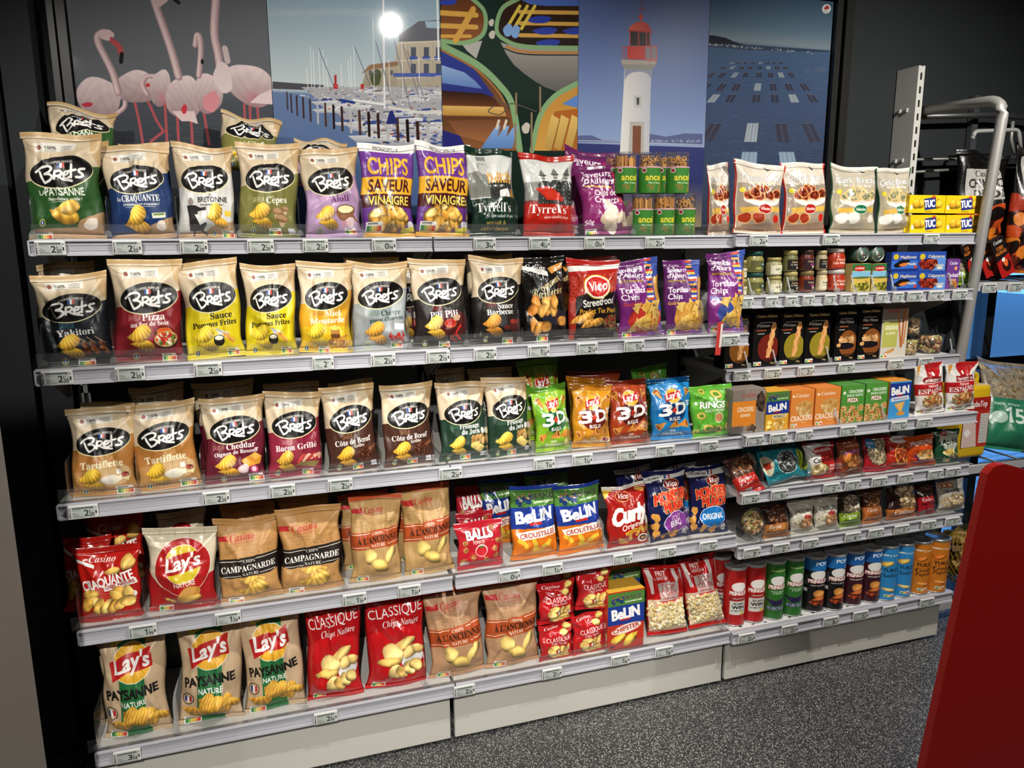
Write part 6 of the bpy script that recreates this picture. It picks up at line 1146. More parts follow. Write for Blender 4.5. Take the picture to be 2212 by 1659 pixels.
def shelf(row, ul, ur, label, lip=0, lu=None, deckm=None, y1=.345):
    y, z = Y[row], Z[row]; x0, x1 = rowx(row, ul, -.02), rowx(row, ur, -.02)
    b0 = max(x0, [b for b in BAYX if b[0] < (x0 + x1) / 2][-1][0]); b1 = min(x1, [b for b in BAYX if b[0] < (x0 + x1) / 2][-1][1] - .003)
    o = obj('gondola_shelf', None, None, (x0, y, z)); o.empty_display_size = .05
    obj('deck', boxm('deck', deckm or WHITE, b0 - x0, .0165, -.024, b1 - x0, y1 - y, 0), o)
    V, F = prism(RP, 0, x1 - x0); obj('price_rail', mk('price_rail', V, F, RAIL), o)
    if row[0] == 'a' and ul < 300: obj('rail_end_cap', boxm('rail_end_cap', mat('end_cap_grey', (.45, .45, .48), .4), -.004, -.008, -.038, .0, .012, -.002), o)
    BP = [(.03, -.024), (.28, -.024), (.28, -.12), (.25, -.12)]; me = mk('bracket', *prism(BP, 0, .003), mat('bracket_white', (.4, .4, .39), .5))
    for q in () if row in ('a5', 'b7') else (b0 - x0, b1 - x0 - .003): obj('bracket', me, o, (q, 0, 0))
    if lip:
        l0, l1 = (rowx(row, lu[0], .02), rowx(row, lu[1], .02)) if lu else (x0, x1)
        V, F = prism([(-.001, .001), (.001, .001), (.001, lip), (-.001, lip)], l0 - x0, l1 - x0); prism([(-.001, .0012), (.014, .0012), (.014, .0028), (-.001, .0028)], l0 - x0, l1 - x0, V, F)
        obj('front_lip', mk('front_lip', V, F, ACR), o)
    return tag(o, label, 'shelf', 'wall shelves')
SN = ['top shelf', 'second shelf from the top', 'third shelf from the top', 'fourth shelf from the top', 'bottom shelf']
U1 = [(66, 933), (80, 968), (128, 970), (172, 977), (210, 981)]; U2 = [(937, 1583), (972, 1615), (973, 1603), (983, 1588), (984, 1574)]
for i in range(5):
    r = 'a%d' % (i + 1)
    shelf(r, *U1[i], f'{SN[i]} with clear front lip in the bay at the left end', .038, (U1[i][0] - (-2, 2, 2, 18, 20)[i], U1[i][1]))
    shelf(r, *U2[i], f'{SN[i]} with clear front lip in the middle bay', .038)
PERF = mat('white_perforated', (.68, .68, .67), .4)
for r, u, t, l in (('b1', (1588, 2111), 'top shelf of the window bay under the bread crisp pouches', 0), ('b2', (1599, 2099), 'shelf of jars and olive cans in the window bay', 0), ('b3', (1566, 2072), 'shelf of black flute boxes in the window bay', 0), ('b4', (1604, 2108), 'shelf of cracker boxes in the window bay', 0), ('b5', (1597, 2090), 'shelf of nut and seed bags in the window bay', .03), ('b6', (1592, 2076), 'shelf of small nut bags above the crisp tubes', .034), ('b7', (1580, 2055), 'white bottom shelf holding the row of crisp tubes', 0)):
    sh = shelf(r, *u, t, l, None, PERF)
    if r == 'b7':
        V, F = [], []
        for k in range(18): boxd(.05 + .052 * k, .026, .0002, .062 + .052 * k, .031, .0008, V, F)
        obj('deck_slots', mk('deck_slots', V, F, BLACK), sh)
# slotted white post above the shelves and the bent tube frame
V, F = [], []; x0, x1, ya, yb, zb, zt = 2.972, 3.004, .325, .43, 1.55, 2.226
boxd(x0, ya, zb, x0 + .004, yb, zt, V, F); boxd(x1 - .004, ya, zb, x1, yb, zt, V, F); boxd(x0 + .004, ya, zb, x0 + .011, ya + .004, zt, V, F); boxd(x1 - .011, ya, zb, x1 - .004, ya + .004, zt, V, F)
k = 0
while zb + .05 * k < zt: boxd(x0 + .011, ya, zb + .05 * k, x1 - .011, ya + .004, min(zt, zb + .05 * k + .024), V, F); k += 1
po = obj('slotted_post', mk('slotted_post', V, F, WHITE)); tag(po, 'white slotted metal post standing above the garlic bread bags', 'post')
obj('hollow_shade', boxm('hollow_shade', BLACK, x0 + .005, ya + .02, zb, x1 - .005, yb - .01, zt - .001), po)  # black box inside the post paints in the shade behind its slots
for z in (2.06, 1.87):
    for y in (.36, .395): obj('punched_hook', boxm('punched_hook', WHITE, x0 - .006, y, z, x0 + .001, y + .008, z + .014), po)
def bend(P, r=.07, n=7):
    P = [Vector(p) for p in P]; out = [P[0]]
    for a, b, c in zip(P, P[1:], P[2:]):
        d, e = (a - b).normalized(), (c - b).normalized(); s, t = b + d * r, b + e * r
        out += [(s * (1 - f) + b * f) * (1 - f) + (b * (1 - f) + t * f) * f for f in np.linspace(0, 1, n)]
    return out + [P[-1]]
tb = obj('tube_frame', sweep('tube_frame', bend([(3.03, .36, 2.064), (3.03, -.012, 2.052), (3.03, .062, 1.06), (3.03, .075, .9)]), .019, CHROME, 12)); tag(tb, 'bent grey metal tube frame at the end of the shelves by the yellow biscuits', 'tube frame')
# ---------------------------------------------------------------- goods
B = put_bag
G1 = 'crisp bags on the top shelf'; G2 = 'crisp bags on the second shelf'; G3 = 'crisp bags on the third shelf'; G4 = 'snack bags on the fourth shelf'; G5 = 'big bags on the bottom shelf'
for a in [('b_paysanne', 52, 218, 290, 'beige and dark green crisp bag with wavy crisps standing on the top shelf'), ('b_craquante', 230, 372, 315, 'navy blue and beige crisp bag on the top shelf'), ('b_bretonne', 380, 503, 313, 'white and beige crisp bag with a woman in a black dress'),
          ('b_cepes', 512, 640, 310, 'olive green crisp bag with mushrooms standing on the top shelf'), ('b_aioli', 657, 777, 322, 'lilac crisp bag with a bowl of mayonnaise standing on the top shelf'),
          ('monoprix', 778, 892, 312, 'purple and yellow vinegar crisp bag beside the lilac bag'), ('monoprix', 896, 1008, 311, 'purple and yellow vinegar crisp bag beside the dark green bag'), ('tyr_green', 1013, 1113, 322, 'dark green crisp bag with a black and white photo of a man'),
          ('tyr_red', 1126, 1236, 334, 'red crisp bag with a black and white photo of firemen')]:
    B('a1', *a, group=G1, rough=1.25 if a[0][0] in 'mt' else 1)
B('a1', 'crevette', 1254, 1352, 357, 'magenta prawn cracker bag at the front of the top shelf', tilt=16, t=.07, rough=1.4, group=G1, name='snack_bag', cat='snack bag')
B('a1', 'crevette', 1208, 1318, 322, 'magenta prawn cracker bag leaning behind the other prawn crackers', tilt=13, back=.10, rough=1.2, group=G1, name='snack_bag', cat='snack bag', roll=8)
lie_bag('b_paysanne', on_y(175, 300, .27), .165, .22, .06, (-36, 3, 4), 'dark green crisp bag lying on top of the bags under the flamingos', group=G1)
lie_bag('b_cepes', on_y(540, 312, .27), .165, .21, .06, (-36, 9, 6), 'olive green crisp bag lying on top of the mushroom crisp bag', group=G1)
lie_bag('b_aioli', on_y(690, 352, .26), .15, .19, .05, (-40, 4, -6), 'lilac crisp bag lying flat behind the lilac bag', group=G1)
B('a1', 'b_paysanne', 128, 232, 305, 'beige topped crisp bag standing behind the dark green one', back=.10, group=G1); B('a1', 'b_craquante', 270, 372, 309, 'beige topped crisp bag hidden behind the navy blue one', back=.10, group=G1)
for a in [('ul', 1316, 1339, 334, 418, 'p', .06), ('ul', 1337, 1386, 331, 418, 's', 0), ('ul', 1389, 1438, 331, 418, 'p', 0), ('ul', 1439, 1452, 331, 418, 'p', .06), ('ul', 1451, 1500, 331, 418, 'p', 0), ('lo', 1374, 1421, 421, 505, 's', 0), ('lo', 1422, 1467, 420, 505, 'm', 0), ('lo', 1468, 1512, 419, 505, 'p', 0)]:
    n = {1316: 'clear pretzel tub at the prawn cracker end, upper layer, mostly hidden', 1337: 'clear tub of thin salt sticks in the upper layer', 1389: 'clear tub of pretzels in the middle of the upper layer', 1439: 'clear pretzel tub showing narrowly between two upper tubs', 1451: 'clear pretzel tub at the tomato bread end, upper layer', 1374: 'clear tub of thin salt sticks in the lower layer', 1422: 'clear tub of mixed sticks and pretzels in the lower layer', 1468: 'clear pretzel tub at the tomato bread end, lower layer'}[a[1]]
    if a[1] == 1439: a = ('ul', 1426, 1470) + a[3:]
    if a[1] == 1316: a = ('ul', 1316, 1358) + a[3:]
    put_pretz('a1', a[1], a[2], a[3], a[4], n, a[5], a[6])['group'] = 'pretzel tubs'
B('a1', 'tomato', 1528, 1574, 353, 'tomato bread bag turned sideways beside the pretzel tubs', t=.05, rough=1.3, yaw=0, group='bread crisp bags', name='bread_bag', cat='bread bag')
for d, l, r, v, n in (('tomato', 1582, 1686, 352, 'red edged tomato bread pouch beside the sideways one'), ('tomato', 1690, 1783, 352, 'red edged tomato bread pouch beside the garlic bread'), ('garlic', 1789, 1891, 358, 'green edged garlic bread pouch beside the tomato bread'), ('garlic', 1893, 1968, 363, 'green edged garlic bread pouch beside the yellow biscuits')): B('b1', d, l, r, v, n, tilt=5, t=.05, rough=.8, group='bread crisp bags', name='bread_bag', cat='bread bag')
for l, r, vt, vb, n in ((1966, 2042, 463, 503, 'yellow biscuit packet, lower layer beside the garlic bread'), (2043, 2121, 463, 503, 'yellow biscuit packet, lower layer beside the tube frame'), (1964, 2042, 420, 460, 'yellow biscuit packet, upper layer beside the garlic bread'), (2043, 2121, 421, 461, 'yellow biscuit packet, upper layer beside the tube frame')):
    o = put_box('b1', 'tuc', l, r, vt + 2, n, .06, vb=vb if vt < 450 else None, name='biscuit_packet', cat='biscuits', group='yellow biscuit packets')
    w = max(v.co.x for v in o.data.vertices); h = max(v.co.z for v in o.data.vertices)
    for s in (-1, 1): obj('end_fin', boxm('end_fin', mat('carton_e6c41a', 'e6c41a', .4), min(s * w, s * (w + .006)), .02, .004, max(s * w, s * (w + .006)), .024, h - .002), o)
# second shelf
for a in [('b_yakitori', 84, 236, 590, 'dark blue grey crisp bag with meat skewers'), ('b_pizza', 243, 392, 560, 'dark red crisp bag with a pizza'), ('b_frites', 400, 524, 562, 'yellow crisp bag with fries beside the dark red pizza bag'), ('b_frites', 527, 637, 570, 'yellow crisp bag with fries beside the amber honey bag'), ('b_miel', 642, 754, 566, 'amber crisp bag with a honey mustard jar'),
          ('b_chevre', 761, 880, 566, 'pale grey crisp bag with goat cheese and red peppers'), ('b_pili', 890, 1004, 558, 'black crisp bag with red chillies'), ('b_bbq', 1014, 1120, 556, 'black and beige crisp bag with barbecue sauce pots'), ('casino_bbq', 1128, 1220, 554, 'all black crisp bag with gold script lettering'), ('vico', 1226, 1332, 560, 'red and black street food crisp bag'),
          ('tort_chili', 1334, 1428, 560, 'purple tortilla chip bag with orange lettering and a red bowl'), ('tort_fromage', 1434, 1514, 562, 'dark purple tortilla chip bag with yellow lettering'), ('tort_nature', 1526, 1604, 537, 'tall magenta tortilla chip bag with a blue bowl')]:
    B('a2', *a, group=G2, rough=1.3 if a[0] in ('casino_bbq', 'vico') or a[0][0] == 't' else 1)
for a in [('b_yakitori', 100, 215, 566, 'beige topped crisp bag behind the skewer bag', .1), ('b_frites', 415, 512, 558, 'beige topped crisp bag behind the first yellow bag', .1), ('b_miel', 748, 858, 556, 'brown topped crisp bag behind the pale grey bag', .1), ('b_pili', 846, 925, 575, 'black crisp bag glimpsed between the grey and chilli bags', .085), ('b_bbq', 1010, 1100, 549, 'beige topped crisp bag behind the barbecue bag', .1), ('casino_bbq', 1150, 1240, 551, 'black crisp bag behind the gold script bag', .1), ('vico', 1240, 1330, 555, 'red crisp bag behind the street food bag', .1)]:
    B('a2', *a[:5], back=a[5], tilt=9, group=G2)
# third shelf
for a in [('b_tartiflette', 150, 292, 880, 'orange brown crisp bag with cheese at the end of the third shelf'), ('b_tartiflette', 292, 430, 868, 'orange brown crisp bag with cheese beside the burgundy bag'), ('b_cheddar', 440, 572, 856, 'burgundy crisp bag with cheddar and pink onion'), ('b_bacon', 573, 690, 846, 'raspberry red crisp bag with bacon'), ('b_cote', 706, 815, 833, 'dark brown crisp bag with a steak beside the bacon bag'),
          ('b_cote', 827, 934, 828, 'dark brown crisp bag with a steak beside the dark green bag'), ('b_fromage', 945, 1046, 825, 'dark green cheese crisp bag beside the brown steak bag'), ('b_fromage', 1053, 1144, 815, 'dark green cheese crisp bag beside the lime green cone bag')]: B('a3', *a, group=G3, tilt=8)
for a in [('d3_green', 1152, 1228, 831, 'lime green cone snack bag at the front of the third shelf'), ('d3_orange', 1234, 1312, 830, 'orange yellow cone snack bag'), ('d3_brown', 1317, 1396, 819, 'rust brown cone snack bag at the front of the third shelf'), ('d3_blue', 1404, 1487, 816, 'bright blue cone snack bag'), ('rings', 1494, 1578, 832, 'bright green onion ring bag at the front of the third shelf')]: B('a3', *a, group=G3, tilt=10, rough=1.6, name='snack_bag', cat='snack bag')
for a in [('b_tartiflette', 290, 400, 832, 'beige topped crisp bag behind the orange brown bags', .1), ('b_tartiflette', 180, 290, 868, 'beige topped crisp bag behind the end bag of the third shelf', .1), ('b_cheddar', 430, 555, 822, 'beige topped crisp bag behind the burgundy bag', .11), ('b_bacon', 578, 690, 826, 'beige topped crisp bag behind the bacon bag', .1), ('b_cote', 712, 800, 822, 'beige topped crisp bag behind the first steak bag', .1), ('b_fromage', 950, 1012, 796, 'beige topped crisp bag behind the first dark green bag', .12), ('b_fromage', 1018, 1110, 795, 'beige topped crisp bag behind the second dark green bag', .12),
          ('d3_green', 1118, 1205, 776, 'lime green cone snack bag standing higher at the back', .13), ('d3_brown', 1238, 1345, 800, 'rust brown cone snack bag standing at the back', .13), ('d3_orange', 1228, 1300, 815, 'orange cone snack bag behind the front one', .09), ('rings', 1372, 1444, 790, 'green onion ring bag standing at the back', .13)]: B('a3', *a[:5], back=a[5], group=G3, tilt=9, rough=1.3)
# fourth shelf
for a in [('craq_red', 168, 305, 1178, 'bright red crisp bag with a bursting crisp'), ('lays_nature', 316, 466, 1138, 'cream and red crisp bag with a round red emblem'), ('campagnarde', 474, 606, 1116, 'kraft brown crisp bag with a black band beside the cream bag'), ('campagnarde', 604, 736, 1094, 'kraft brown crisp bag with a black band beside the rust banded bag'), ('ancienne_s', 754, 861, 1068, 'kraft crisp bag with a rust band beside the black banded one'), ('ancienne_s', 872, 976, 1046, 'kraft crisp bag with a rust band beside the small red bag')]: B('a4', *a, group=G4, rough=1.2)
for a in [('balls', 986, 1082, 1125, 'small red tomato ball snack bag'), ('croustilles', 1100, 1200, 1048, 'blue and orange peanut puff bag beside the small red bag'), ('croustilles', 1202, 1300, 1044, 'blue and orange peanut puff bag beside the dark red bag'), ('curly', 1308, 1396, 1046, 'dark red snack bag with white curly lettering'), ('monster_bbq', 1400, 1487, 1012, 'navy snack bag with a purple bubble'), ('monster_or', 1489, 1565, 1005, 'navy snack bag with a bright blue bubble')]: B('a4', *a, group=G4, tilt=10, rough=1.5, name='snack_bag', cat='snack bag')
for a in [('craq_red', 135, 235, 1160, 'red crisp bag leaning behind the bursting crisp bag', .08), ('craq_red', 196, 318, 1108, 'red crisp bag standing highest behind the bursting crisp bag', .16), ('lays_nature', 345, 445, 1102, 'cream and red crisp bag behind the round emblem bag', .13), ('campagnarde', 478, 590, 1085, 'kraft bag behind the first black banded bag', .11), ('campagnarde', 610, 716, 1065, 'kraft bag behind the second black banded bag', .11), ('ancienne_s', 736, 838, 1062, 'kraft bag behind the first rust banded bag', .1), ('ancienne_s', 852, 955, 1042, 'kraft bag behind the second rust banded bag', .1), ('balls', 992, 1066, 1105, 'small red bag behind the tomato ball bag', .1), ('balls', 985, 1050, 1048, 'red bag standing tall at the back behind the tomato balls', .17), ('croustilles', 1045, 1120, 1035, 'blue snack bag in shade behind the tomato balls', .15), ('croustilles', 1140, 1232, 1014, 'green topped snack bag behind the peanut puffs', .13), ('monster_bbq', 1330, 1410, 1000, 'navy snack bag in shade behind the dark red bag', .14), ('monster_or', 1420, 1500, 998, 'navy snack bag behind the purple bubble bag', .1)]: B('a4', *a[:5], back=a[5], group=G4, tilt=9, rough=1.3)
# bottom shelf
for a in [('lays_pays', 218, 362, 1352, 'tall kraft crisp bag with green stripe at the end of the bottom shelf'), ('lays_pays', 380, 518, 1318, 'tall kraft crisp bag with green stripe, middle of the three'), ('lays_pays', 524, 654, 1298, 'tall kraft crisp bag with green stripe beside the big red bag'), ('classique', 660, 778, 1292, 'large glossy red crisp bag beside the green striped bag'), ('classique', 786, 914, 1274, 'large glossy red crisp bag beside the pinkish kraft bag'), ('ancienne_l', 924, 1040, 1268, 'large pinkish kraft bag with rust band beside the big red bag'), ('ancienne_l', 1046, 1158, 1250, 'large pinkish kraft bag with rust band beside the small red bags')]: B('a5', *a, group=G5, rough=1.25, tilt=6)
B('a5', 'lays_pays', 226, 330, 1380, 'tall kraft bag hidden behind the end green striped bag', back=.1, group=G5); B('a5', 'lays_pays', 420, 520, 1340, 'tall kraft bag hidden behind the middle green striped bag', back=.1, group=G5)
for l, r, vt, vb, bk, n in ((1164, 1236, 1346, None, 0, 'small red crisp bag, lower layer beside the kraft bag'), (1237, 1308, 1322, None, .0, 'small red crisp bag, lower layer beside the tall box'), (1163, 1240, 1256, 1350, .012, 'small red crisp bag, upper layer beside the kraft bag'), (1244, 1312, 1226, 1322, .012, 'small red crisp bag, upper layer beside the tall box'), (1163, 1236, 1330, None, .085, 'small red crisp bag behind the lower layer'), (1163, 1238, 1236, 1329, .088, 'small red crisp bag behind the upper layer')): B('a5', 'classique_s', l, r, vt, n, vb=vb, back=bk, t=.04, rough=1.4, tilt=6, group='small red crisp bags')
put_box('a5', 'chipster', 1313, 1391, 1276, 'tall red, blue and yellow snack box at the front of the bottom shelf', .09, side='b8321e', topd='d2a33a')
put_box('a5', 'chipster', 1318, 1382, 1224, 'tall yellow topped snack box behind the other one', .06, back=.13, side='d2a33a', vb=1340)
B('a5', 'topcorn', 1392, 1472, 1218, 'popcorn bag with red stripes beside the tall box', tilt=20, t=.06, pop=True, group='popcorn bags', name='popcorn_bag', cat='popcorn bag'); B('a5', 'topcorn', 1478, 1552, 1200, 'popcorn bag with red stripes beside the red tubes', tilt=22, t=.06, pop=True, group='popcorn bags', name='popcorn_bag', cat='popcorn bag')
# jars and tins
J = put_jar
for i, a in enumerate([(1598, 1618, 562, 603, 'jl_cream', '6a5a3a', 'b8a86a', 'small cream labelled jar at the tortilla end, upper layer'), (1598, 1618, 603, 640, 'jl_cream', '6a5a3a', 'b8a86a', 'small cream labelled jar at the tortilla end, lower layer'), (1620, 1660, 543, 589, 'jl_green', '8a8648', '1f4a48', 'olive paste jar with teal lid, upper layer'), (1620, 1660, 589, 636, 'jl_green', '8a8648', '1f4a48', 'olive paste jar with teal lid, lower layer'), (1664, 1698, 556, 596, 'jl_white', '9a9468', 'a89a5a', 'white labelled spread jar, upper layer'), (1664, 1698, 596, 634, 'jl_white', '9a9468', 'a89a5a', 'white labelled spread jar, lower layer'), (1700, 1732, 541, 587, 'jl_black', '6a6840', 'b8a868', 'black labelled tapenade jar with pale contents, upper layer'), (1700, 1732, 587, 631, 'jl_black', '6a6840', 'b8a868', 'black labelled tapenade jar with pale contents, lower layer'),
                       (1735, 1767, 540, 585, 'jl_plum', '5a2418', '3a2a20', 'dark red spread jar with plum label, upper layer'), (1735, 1767, 585, 630, 'jl_plum', '7a3018', '8a7a50', 'dark red spread jar with plum label, lower layer'), (1769, 1793, 541, 584, 'jl_black', 'a89a78', 'b8a878', 'narrow cream jar with black label, upper layer'), (1769, 1793, 584, 628, 'jl_cream', 'c9b48a', 'c0b088', 'narrow cream jar with cream label, lower layer'), (1796, 1837, 536, 582, 'jl_red', 'a02c14', 'cfc9c0', 'red pepper jar with white patterned lid, upper layer'), (1796, 1837, 582, 628, 'jl_red', 'a02c14', 'cfc9c0', 'red pepper jar with white patterned lid, lower layer')]):
    J('b2', *a, group='spread jars')
for l, r, n, bk in ((1840, 1880, 'square olive tin beside the red pepper jars', 0), (1884, 1922, 'square olive tin beside the blue mussel boxes', .004)): put_box('b2', 'olives', l, r, 570, n, .045, back=.014 + bk, side='b8a868', name='olive_tin', cat='tin', group='olive tins')
for u, n in ((1864, 'round tin lying on its side above the first olive tin'), (1897, 'round tin lying on its side above the second olive tin')):
    c = on_y(u, 549, Y['b2'] + .03); o = obj('round_tin', lathe('round_tin', [(0, .0), (.0255, .0), (.0255, .05), (.0, .05)], mat('tin_wrap', '3a5a50', .4), 26), None, (c[0], c[1], c[2]), (PI / 2 * -1, 0, 0))
    tm = mat('tin_metal', (.62, .58, .48), .3, .85)
    obj('tin_end', lathe('tin_end', [(.0265, .002), (.027, 0), (.0262, -.002), (.024, -.002), (.0235, .0002), (.018, .0002), (.0175, -.0004), (.0165, .0002), (.010, .0002), (.0096, -.0004), (0, 0)], tm, 26), o); obj('pull_ring', sweep('pull_ring', [(.008 * math.cos(a), .006 + .006 * math.sin(a), -.0015) for a in np.linspace(0, 6.28, 13)[:-1]], .0012, tm, 6, True), o)
    tag(o, n, 'tin', 'round tins')
for d, l, r, vt, vb, n in (('mussel', 1925, 1982, 586, None, 'blue mussel tin box, lower layer'), ('calamar', 1983, 2043, 586, None, 'blue squid tin box, lower layer'), ('mussel', 1926, 1983, 545, 585, 'blue mussel tin box, upper layer'), ('calamar', 1984, 2043, 544, 585, 'blue squid tin box, upper layer')): put_box('b2', d, l, r, vt, n, .03, vb=vb, side='22409a', group='blue seafood boxes')
put_box('b2', 'cocktail', 2044, 2072, 560, 'purple peanut tin beside the blue squid boxes', .03, side='6a3a86', name='peanut_tin', cat='tin')
B('b2', 'pist_green', 2058, 2092, 555, 'dark green snack pouch leaning at the window end of the jars', t=.03, tilt=20, back=.03, name='snack_pouch', cat='snack bag')
# black flute boxes
for d, l, r, vt, n in (('flute_or', 1566, 1618, 682, 'black flute box half hidden behind the tortilla bag'), ('flute_red', 1627, 1681, 675, 'black flute box with a dark red glow'), ('flute_yel', 1684, 1736, 674, 'black flute box with yellow glow beside the red one'), ('flute_yel', 1739, 1793, 672, 'black flute box with yellow glow beside the mini flutes'), ('flute_mini', 1804, 1850, 668, 'black mini flute box beside the yellow flute box'), ('flute_mini', 1854, 1902, 664, 'black mini flute box beside the pale breadstick box')): put_box('b3', d, l, r, vt, n, .06, group='black flute boxes', name='flute_box')
put_box('b3', 'gressins', 1905, 1960, 657, 'pale green and grey breadstick box', .05, name='breadstick_box')
put_tub('b3', 1953, 2000, 724, 769, 'clear tub of mixed nuts beside the breadstick box, lower', NUT[:2] + NUT[3:], seed=2); put_tub('b3', 1957, 2009, 676, 727, 'clear tub of corn snacks stacked on the nut tub', [NUT[0], NUT[1]], seed=3); put_tub('b3', 1998, 2060, 713, 766, 'wide clear tub of mixed nuts at the window end', NUT, n=110, seed=4)
# cracker boxes
for d, l, r, vt, n, s in (('crack_grey', 1582, 1652, 842, 'grey and orange seed cracker box', '7e746a'), ('monaco', 1655, 1704, 845, 'yellow and blue cracker box beside the grey box', 'd29a2a'), ('crack_or', 1708, 1757, 843, 'orange cracker box beside the yellow and blue box', 'd27a34'), ('crack_or', 1761, 1814, 838, 'orange cracker box beside the green pizza box', 'd27a34'), ('crack_piz', 1817, 1866, 833, 'green pizza cracker box beside the orange box', '4a863a'), ('crack_piz', 1869, 1916, 828, 'green pizza cracker box beside the blue box', '4a863a'), ('triang', 1921, 1966, 824, 'blue triangle cracker box', 'd08a2a')): put_box('b4', d, l, r, vt, n, .075, side=s, group='cracker boxes', name='cracker_box')
for d, l, r, vt, n, s in (('crack_or', 1700, 1752, 838, 'orange cracker box in the row behind', 'd27a34'), ('crack_or', 1757, 1806, 834, 'orange cracker box in the row behind, beside the green', 'd27a34'), ('crack_piz', 1812, 1858, 829, 'green pizza cracker box in the row behind', '4a863a'), ('triang', 1912, 1955, 820, 'orange topped cracker box in the row behind', 'd08a2a')): put_box('b4', d, l, r, vt, n, .075, back=.085, side=s, group='cracker boxes', name='cracker_box')
for l, r, v, n in ((1977, 2038, 786, 'red and white nut pouch beside the blue cracker box'), (2042, 2104, 784, 'red and white nut pouch beside the tube frame')): B('b4', 'menguys', l, r, v, n, t=.05, tilt=4, rough=.9, group='nut pouches', name='nut_pouch', cat='nut bag')
# nut bags
KW = dict(name='nut_bag', cat='nut bag', rough=.85)
lie_bag('amandes', on_y(1606, 1026, Y['b5'] + .035), .10, .135, .045, (-34, -14, -8), 'red and brown almond bag slumped at the tortilla end', group='nut bags', **KW)
lie_bag('turnsol', on_y(1690, 1000, Y['b5'] + .055), .13, .185, .06, (-28, 86, 4), 'turquoise sunflower seed bag lying at the front', group='nut bags', **KW); lie_bag('turnsol', on_y(1652, 990, Y['b5'] + .13), .13, .17, .05, (-30, 84, 4), 'turquoise sunflower seed bag lying behind the front one', group='nut bags', **KW)
for d, l, r, v, n in (('benenuts', 1738, 1802, 955, 'red and white peanut bag'), ('caramel', 1808, 1860, 946, 'brown caramel peanut bag'), ('pistache_red', 1864, 1910, 940, 'dark red pistachio bag with a blue spot'), ('redmix', 1911, 1956, 940, 'red coated peanut bag'), ('melange', 1958, 2014, 940, 'orange snack mix bag'), ('aperi', 2018, 2066, 926, 'dark green aperitif mix bag')): B('b5', d, l, r, v, n, t=.042, tilt=12, group='nut bags', **KW)
o = put_tub('b6', 1583, 1645, 1120, 1164, 'round clear tub of cashews and pistachios', NUT, n=150, seed=6); o.rotation_euler = (1.25, 0, .2); o.location = on_y(1613, 1128, Y['b6'] + .06)
for d, l, r, v, n in (('cajou', 1648, 1702, 1088, 'dark bag of cashews with an orange band'), ('noix_white', 1706, 1755, 1080, 'white cashew bag beside the dark cashew bag'), ('noix_white', 1757, 1808, 1072, 'white cashew bag beside the green pistachio bag'), ('pist_green', 1812, 1858, 1064, 'green banded pistachio bag'), ('caca_orange', 1861, 1903, 1054, 'orange banded roasted peanut bag'), ('casino_big', 1912, 1977, 1050, 'large dark peanut bag with orange band'), ('red_kiss', 1980, 2016, 1043, 'small dark red snack bag'), ('clear_nuts', 2022, 2084, 1036, 'clear bag of peanuts at the window end')): B('b6', d, l, r, v, n, t=.042, tilt=10, group='small nut bags', **KW)
# crisp tubes
for a in [('can_red', 1571, 1618, 1207, 1352, 'red crisp tube nearest the popcorn'), ('can_red', 1611, 1660, 1200, 1344, 'red crisp tube beside the green tubes'), ('can_green', 1655, 1702, 1194, 1338, 'green crisp tube beside the red tubes'), ('can_green', 1696, 1742, 1188, 1331, 'green crisp tube beside the black tubes'), ('can_black', 1738, 1790, 1182, 1320, 'black crisp tube with blue top beside the green tube'), ('can_black', 1784, 1832, 1178, 1317, 'black crisp tube with blue top beside the maroon tubes'), ('can_maroon', 1822, 1872, 1171, 1306, 'maroon crisp tube with blue top beside the black tube'), ('can_maroon', 1861, 1910, 1166, 1300, 'maroon crisp tube with blue top beside the blue tube'), ('can_blue', 1895, 1944, 1160, 1296, 'light blue crisp tube beside the maroon tube'), ('can_blue', 1931, 1978, 1156, 1289, 'light blue crisp tube beside the orange tube'), ('can_orange', 1966, 2016, 1150, 1282, 'orange crisp tube beside the blue tube'), ('can_orange', 2003, 2054, 1145, 1278, 'orange crisp tube at the window end')]: put_can('b7', *a, group='crisp tubes', lid=a[0] not in ('can_blue', 'can_orange'))
put_can('b7', 'can_red', 1541, 1586, 1186, 1326, 'red crisp tube standing behind the first red tube', back=.10, group='crisp tubes')
# ---------------------------------------------------------------- price tags
TAGC = mat('tag_white', (.66, .66, .64), .4); TAGK = mat('tag_black', (.015, .015, .015), .5); _D = {}
def disp(val):
    if val in _D: return _D[val]
    c = Cv(180, .62, 'b2b8b3'); rs = np.random.RandomState(len(_D) + 1); K = '20262a'
    c.rect(.06, .05, .94, .13, '2c3236', .85); [c.rect(.08 + .05 * i, .065, .1 + .05 * i + .01 * rs.rand(), .115, 'a9b0ac', .6) for i in range(16)]
    for y, l in ((.19, .34), (.34, .14), (.4, .26), (.455, .22), (.51, .4), (.56, .46)): c.rect(.06, y, .06 + l, y + .022, K, .55)
    e, ct = val.split('.') if '.' in val else (val, ''); c.txt(e, .64, .53, .33, K, al='c', fit=.1 if e == '1' else .19, bold=.02); c.txt('€', .79, .33, .1, K, al='c'); c.txt(ct, .86, .55, .19, K, al='c', fit=.2, bold=.02) if ct else None
    im = c.image('print_price_' + val); m = mat('print_price_' + val, 'ffffff', .35); nt = m.node_tree; t = nt.nodes.new('ShaderNodeTexImage'); t.image = im; t.extension = 'EXTEND'; nt.links.new(t.outputs[0], nt.nodes['Principled BSDF'].inputs[0]); _D[val] = m
    return m
_tm = boxm('price_tag', TAGC, -.034, -.004, -.018, .034, .004, .018, bev=.0022); V, F = [], []; rs = np.random.RandomState(4)
for i in range(13): z = -.014 + .0021 * i; boxd(-.0315, -.0045, z, -.0285, -.0038, z + .0006 + .001 * rs.rand(), V, F)
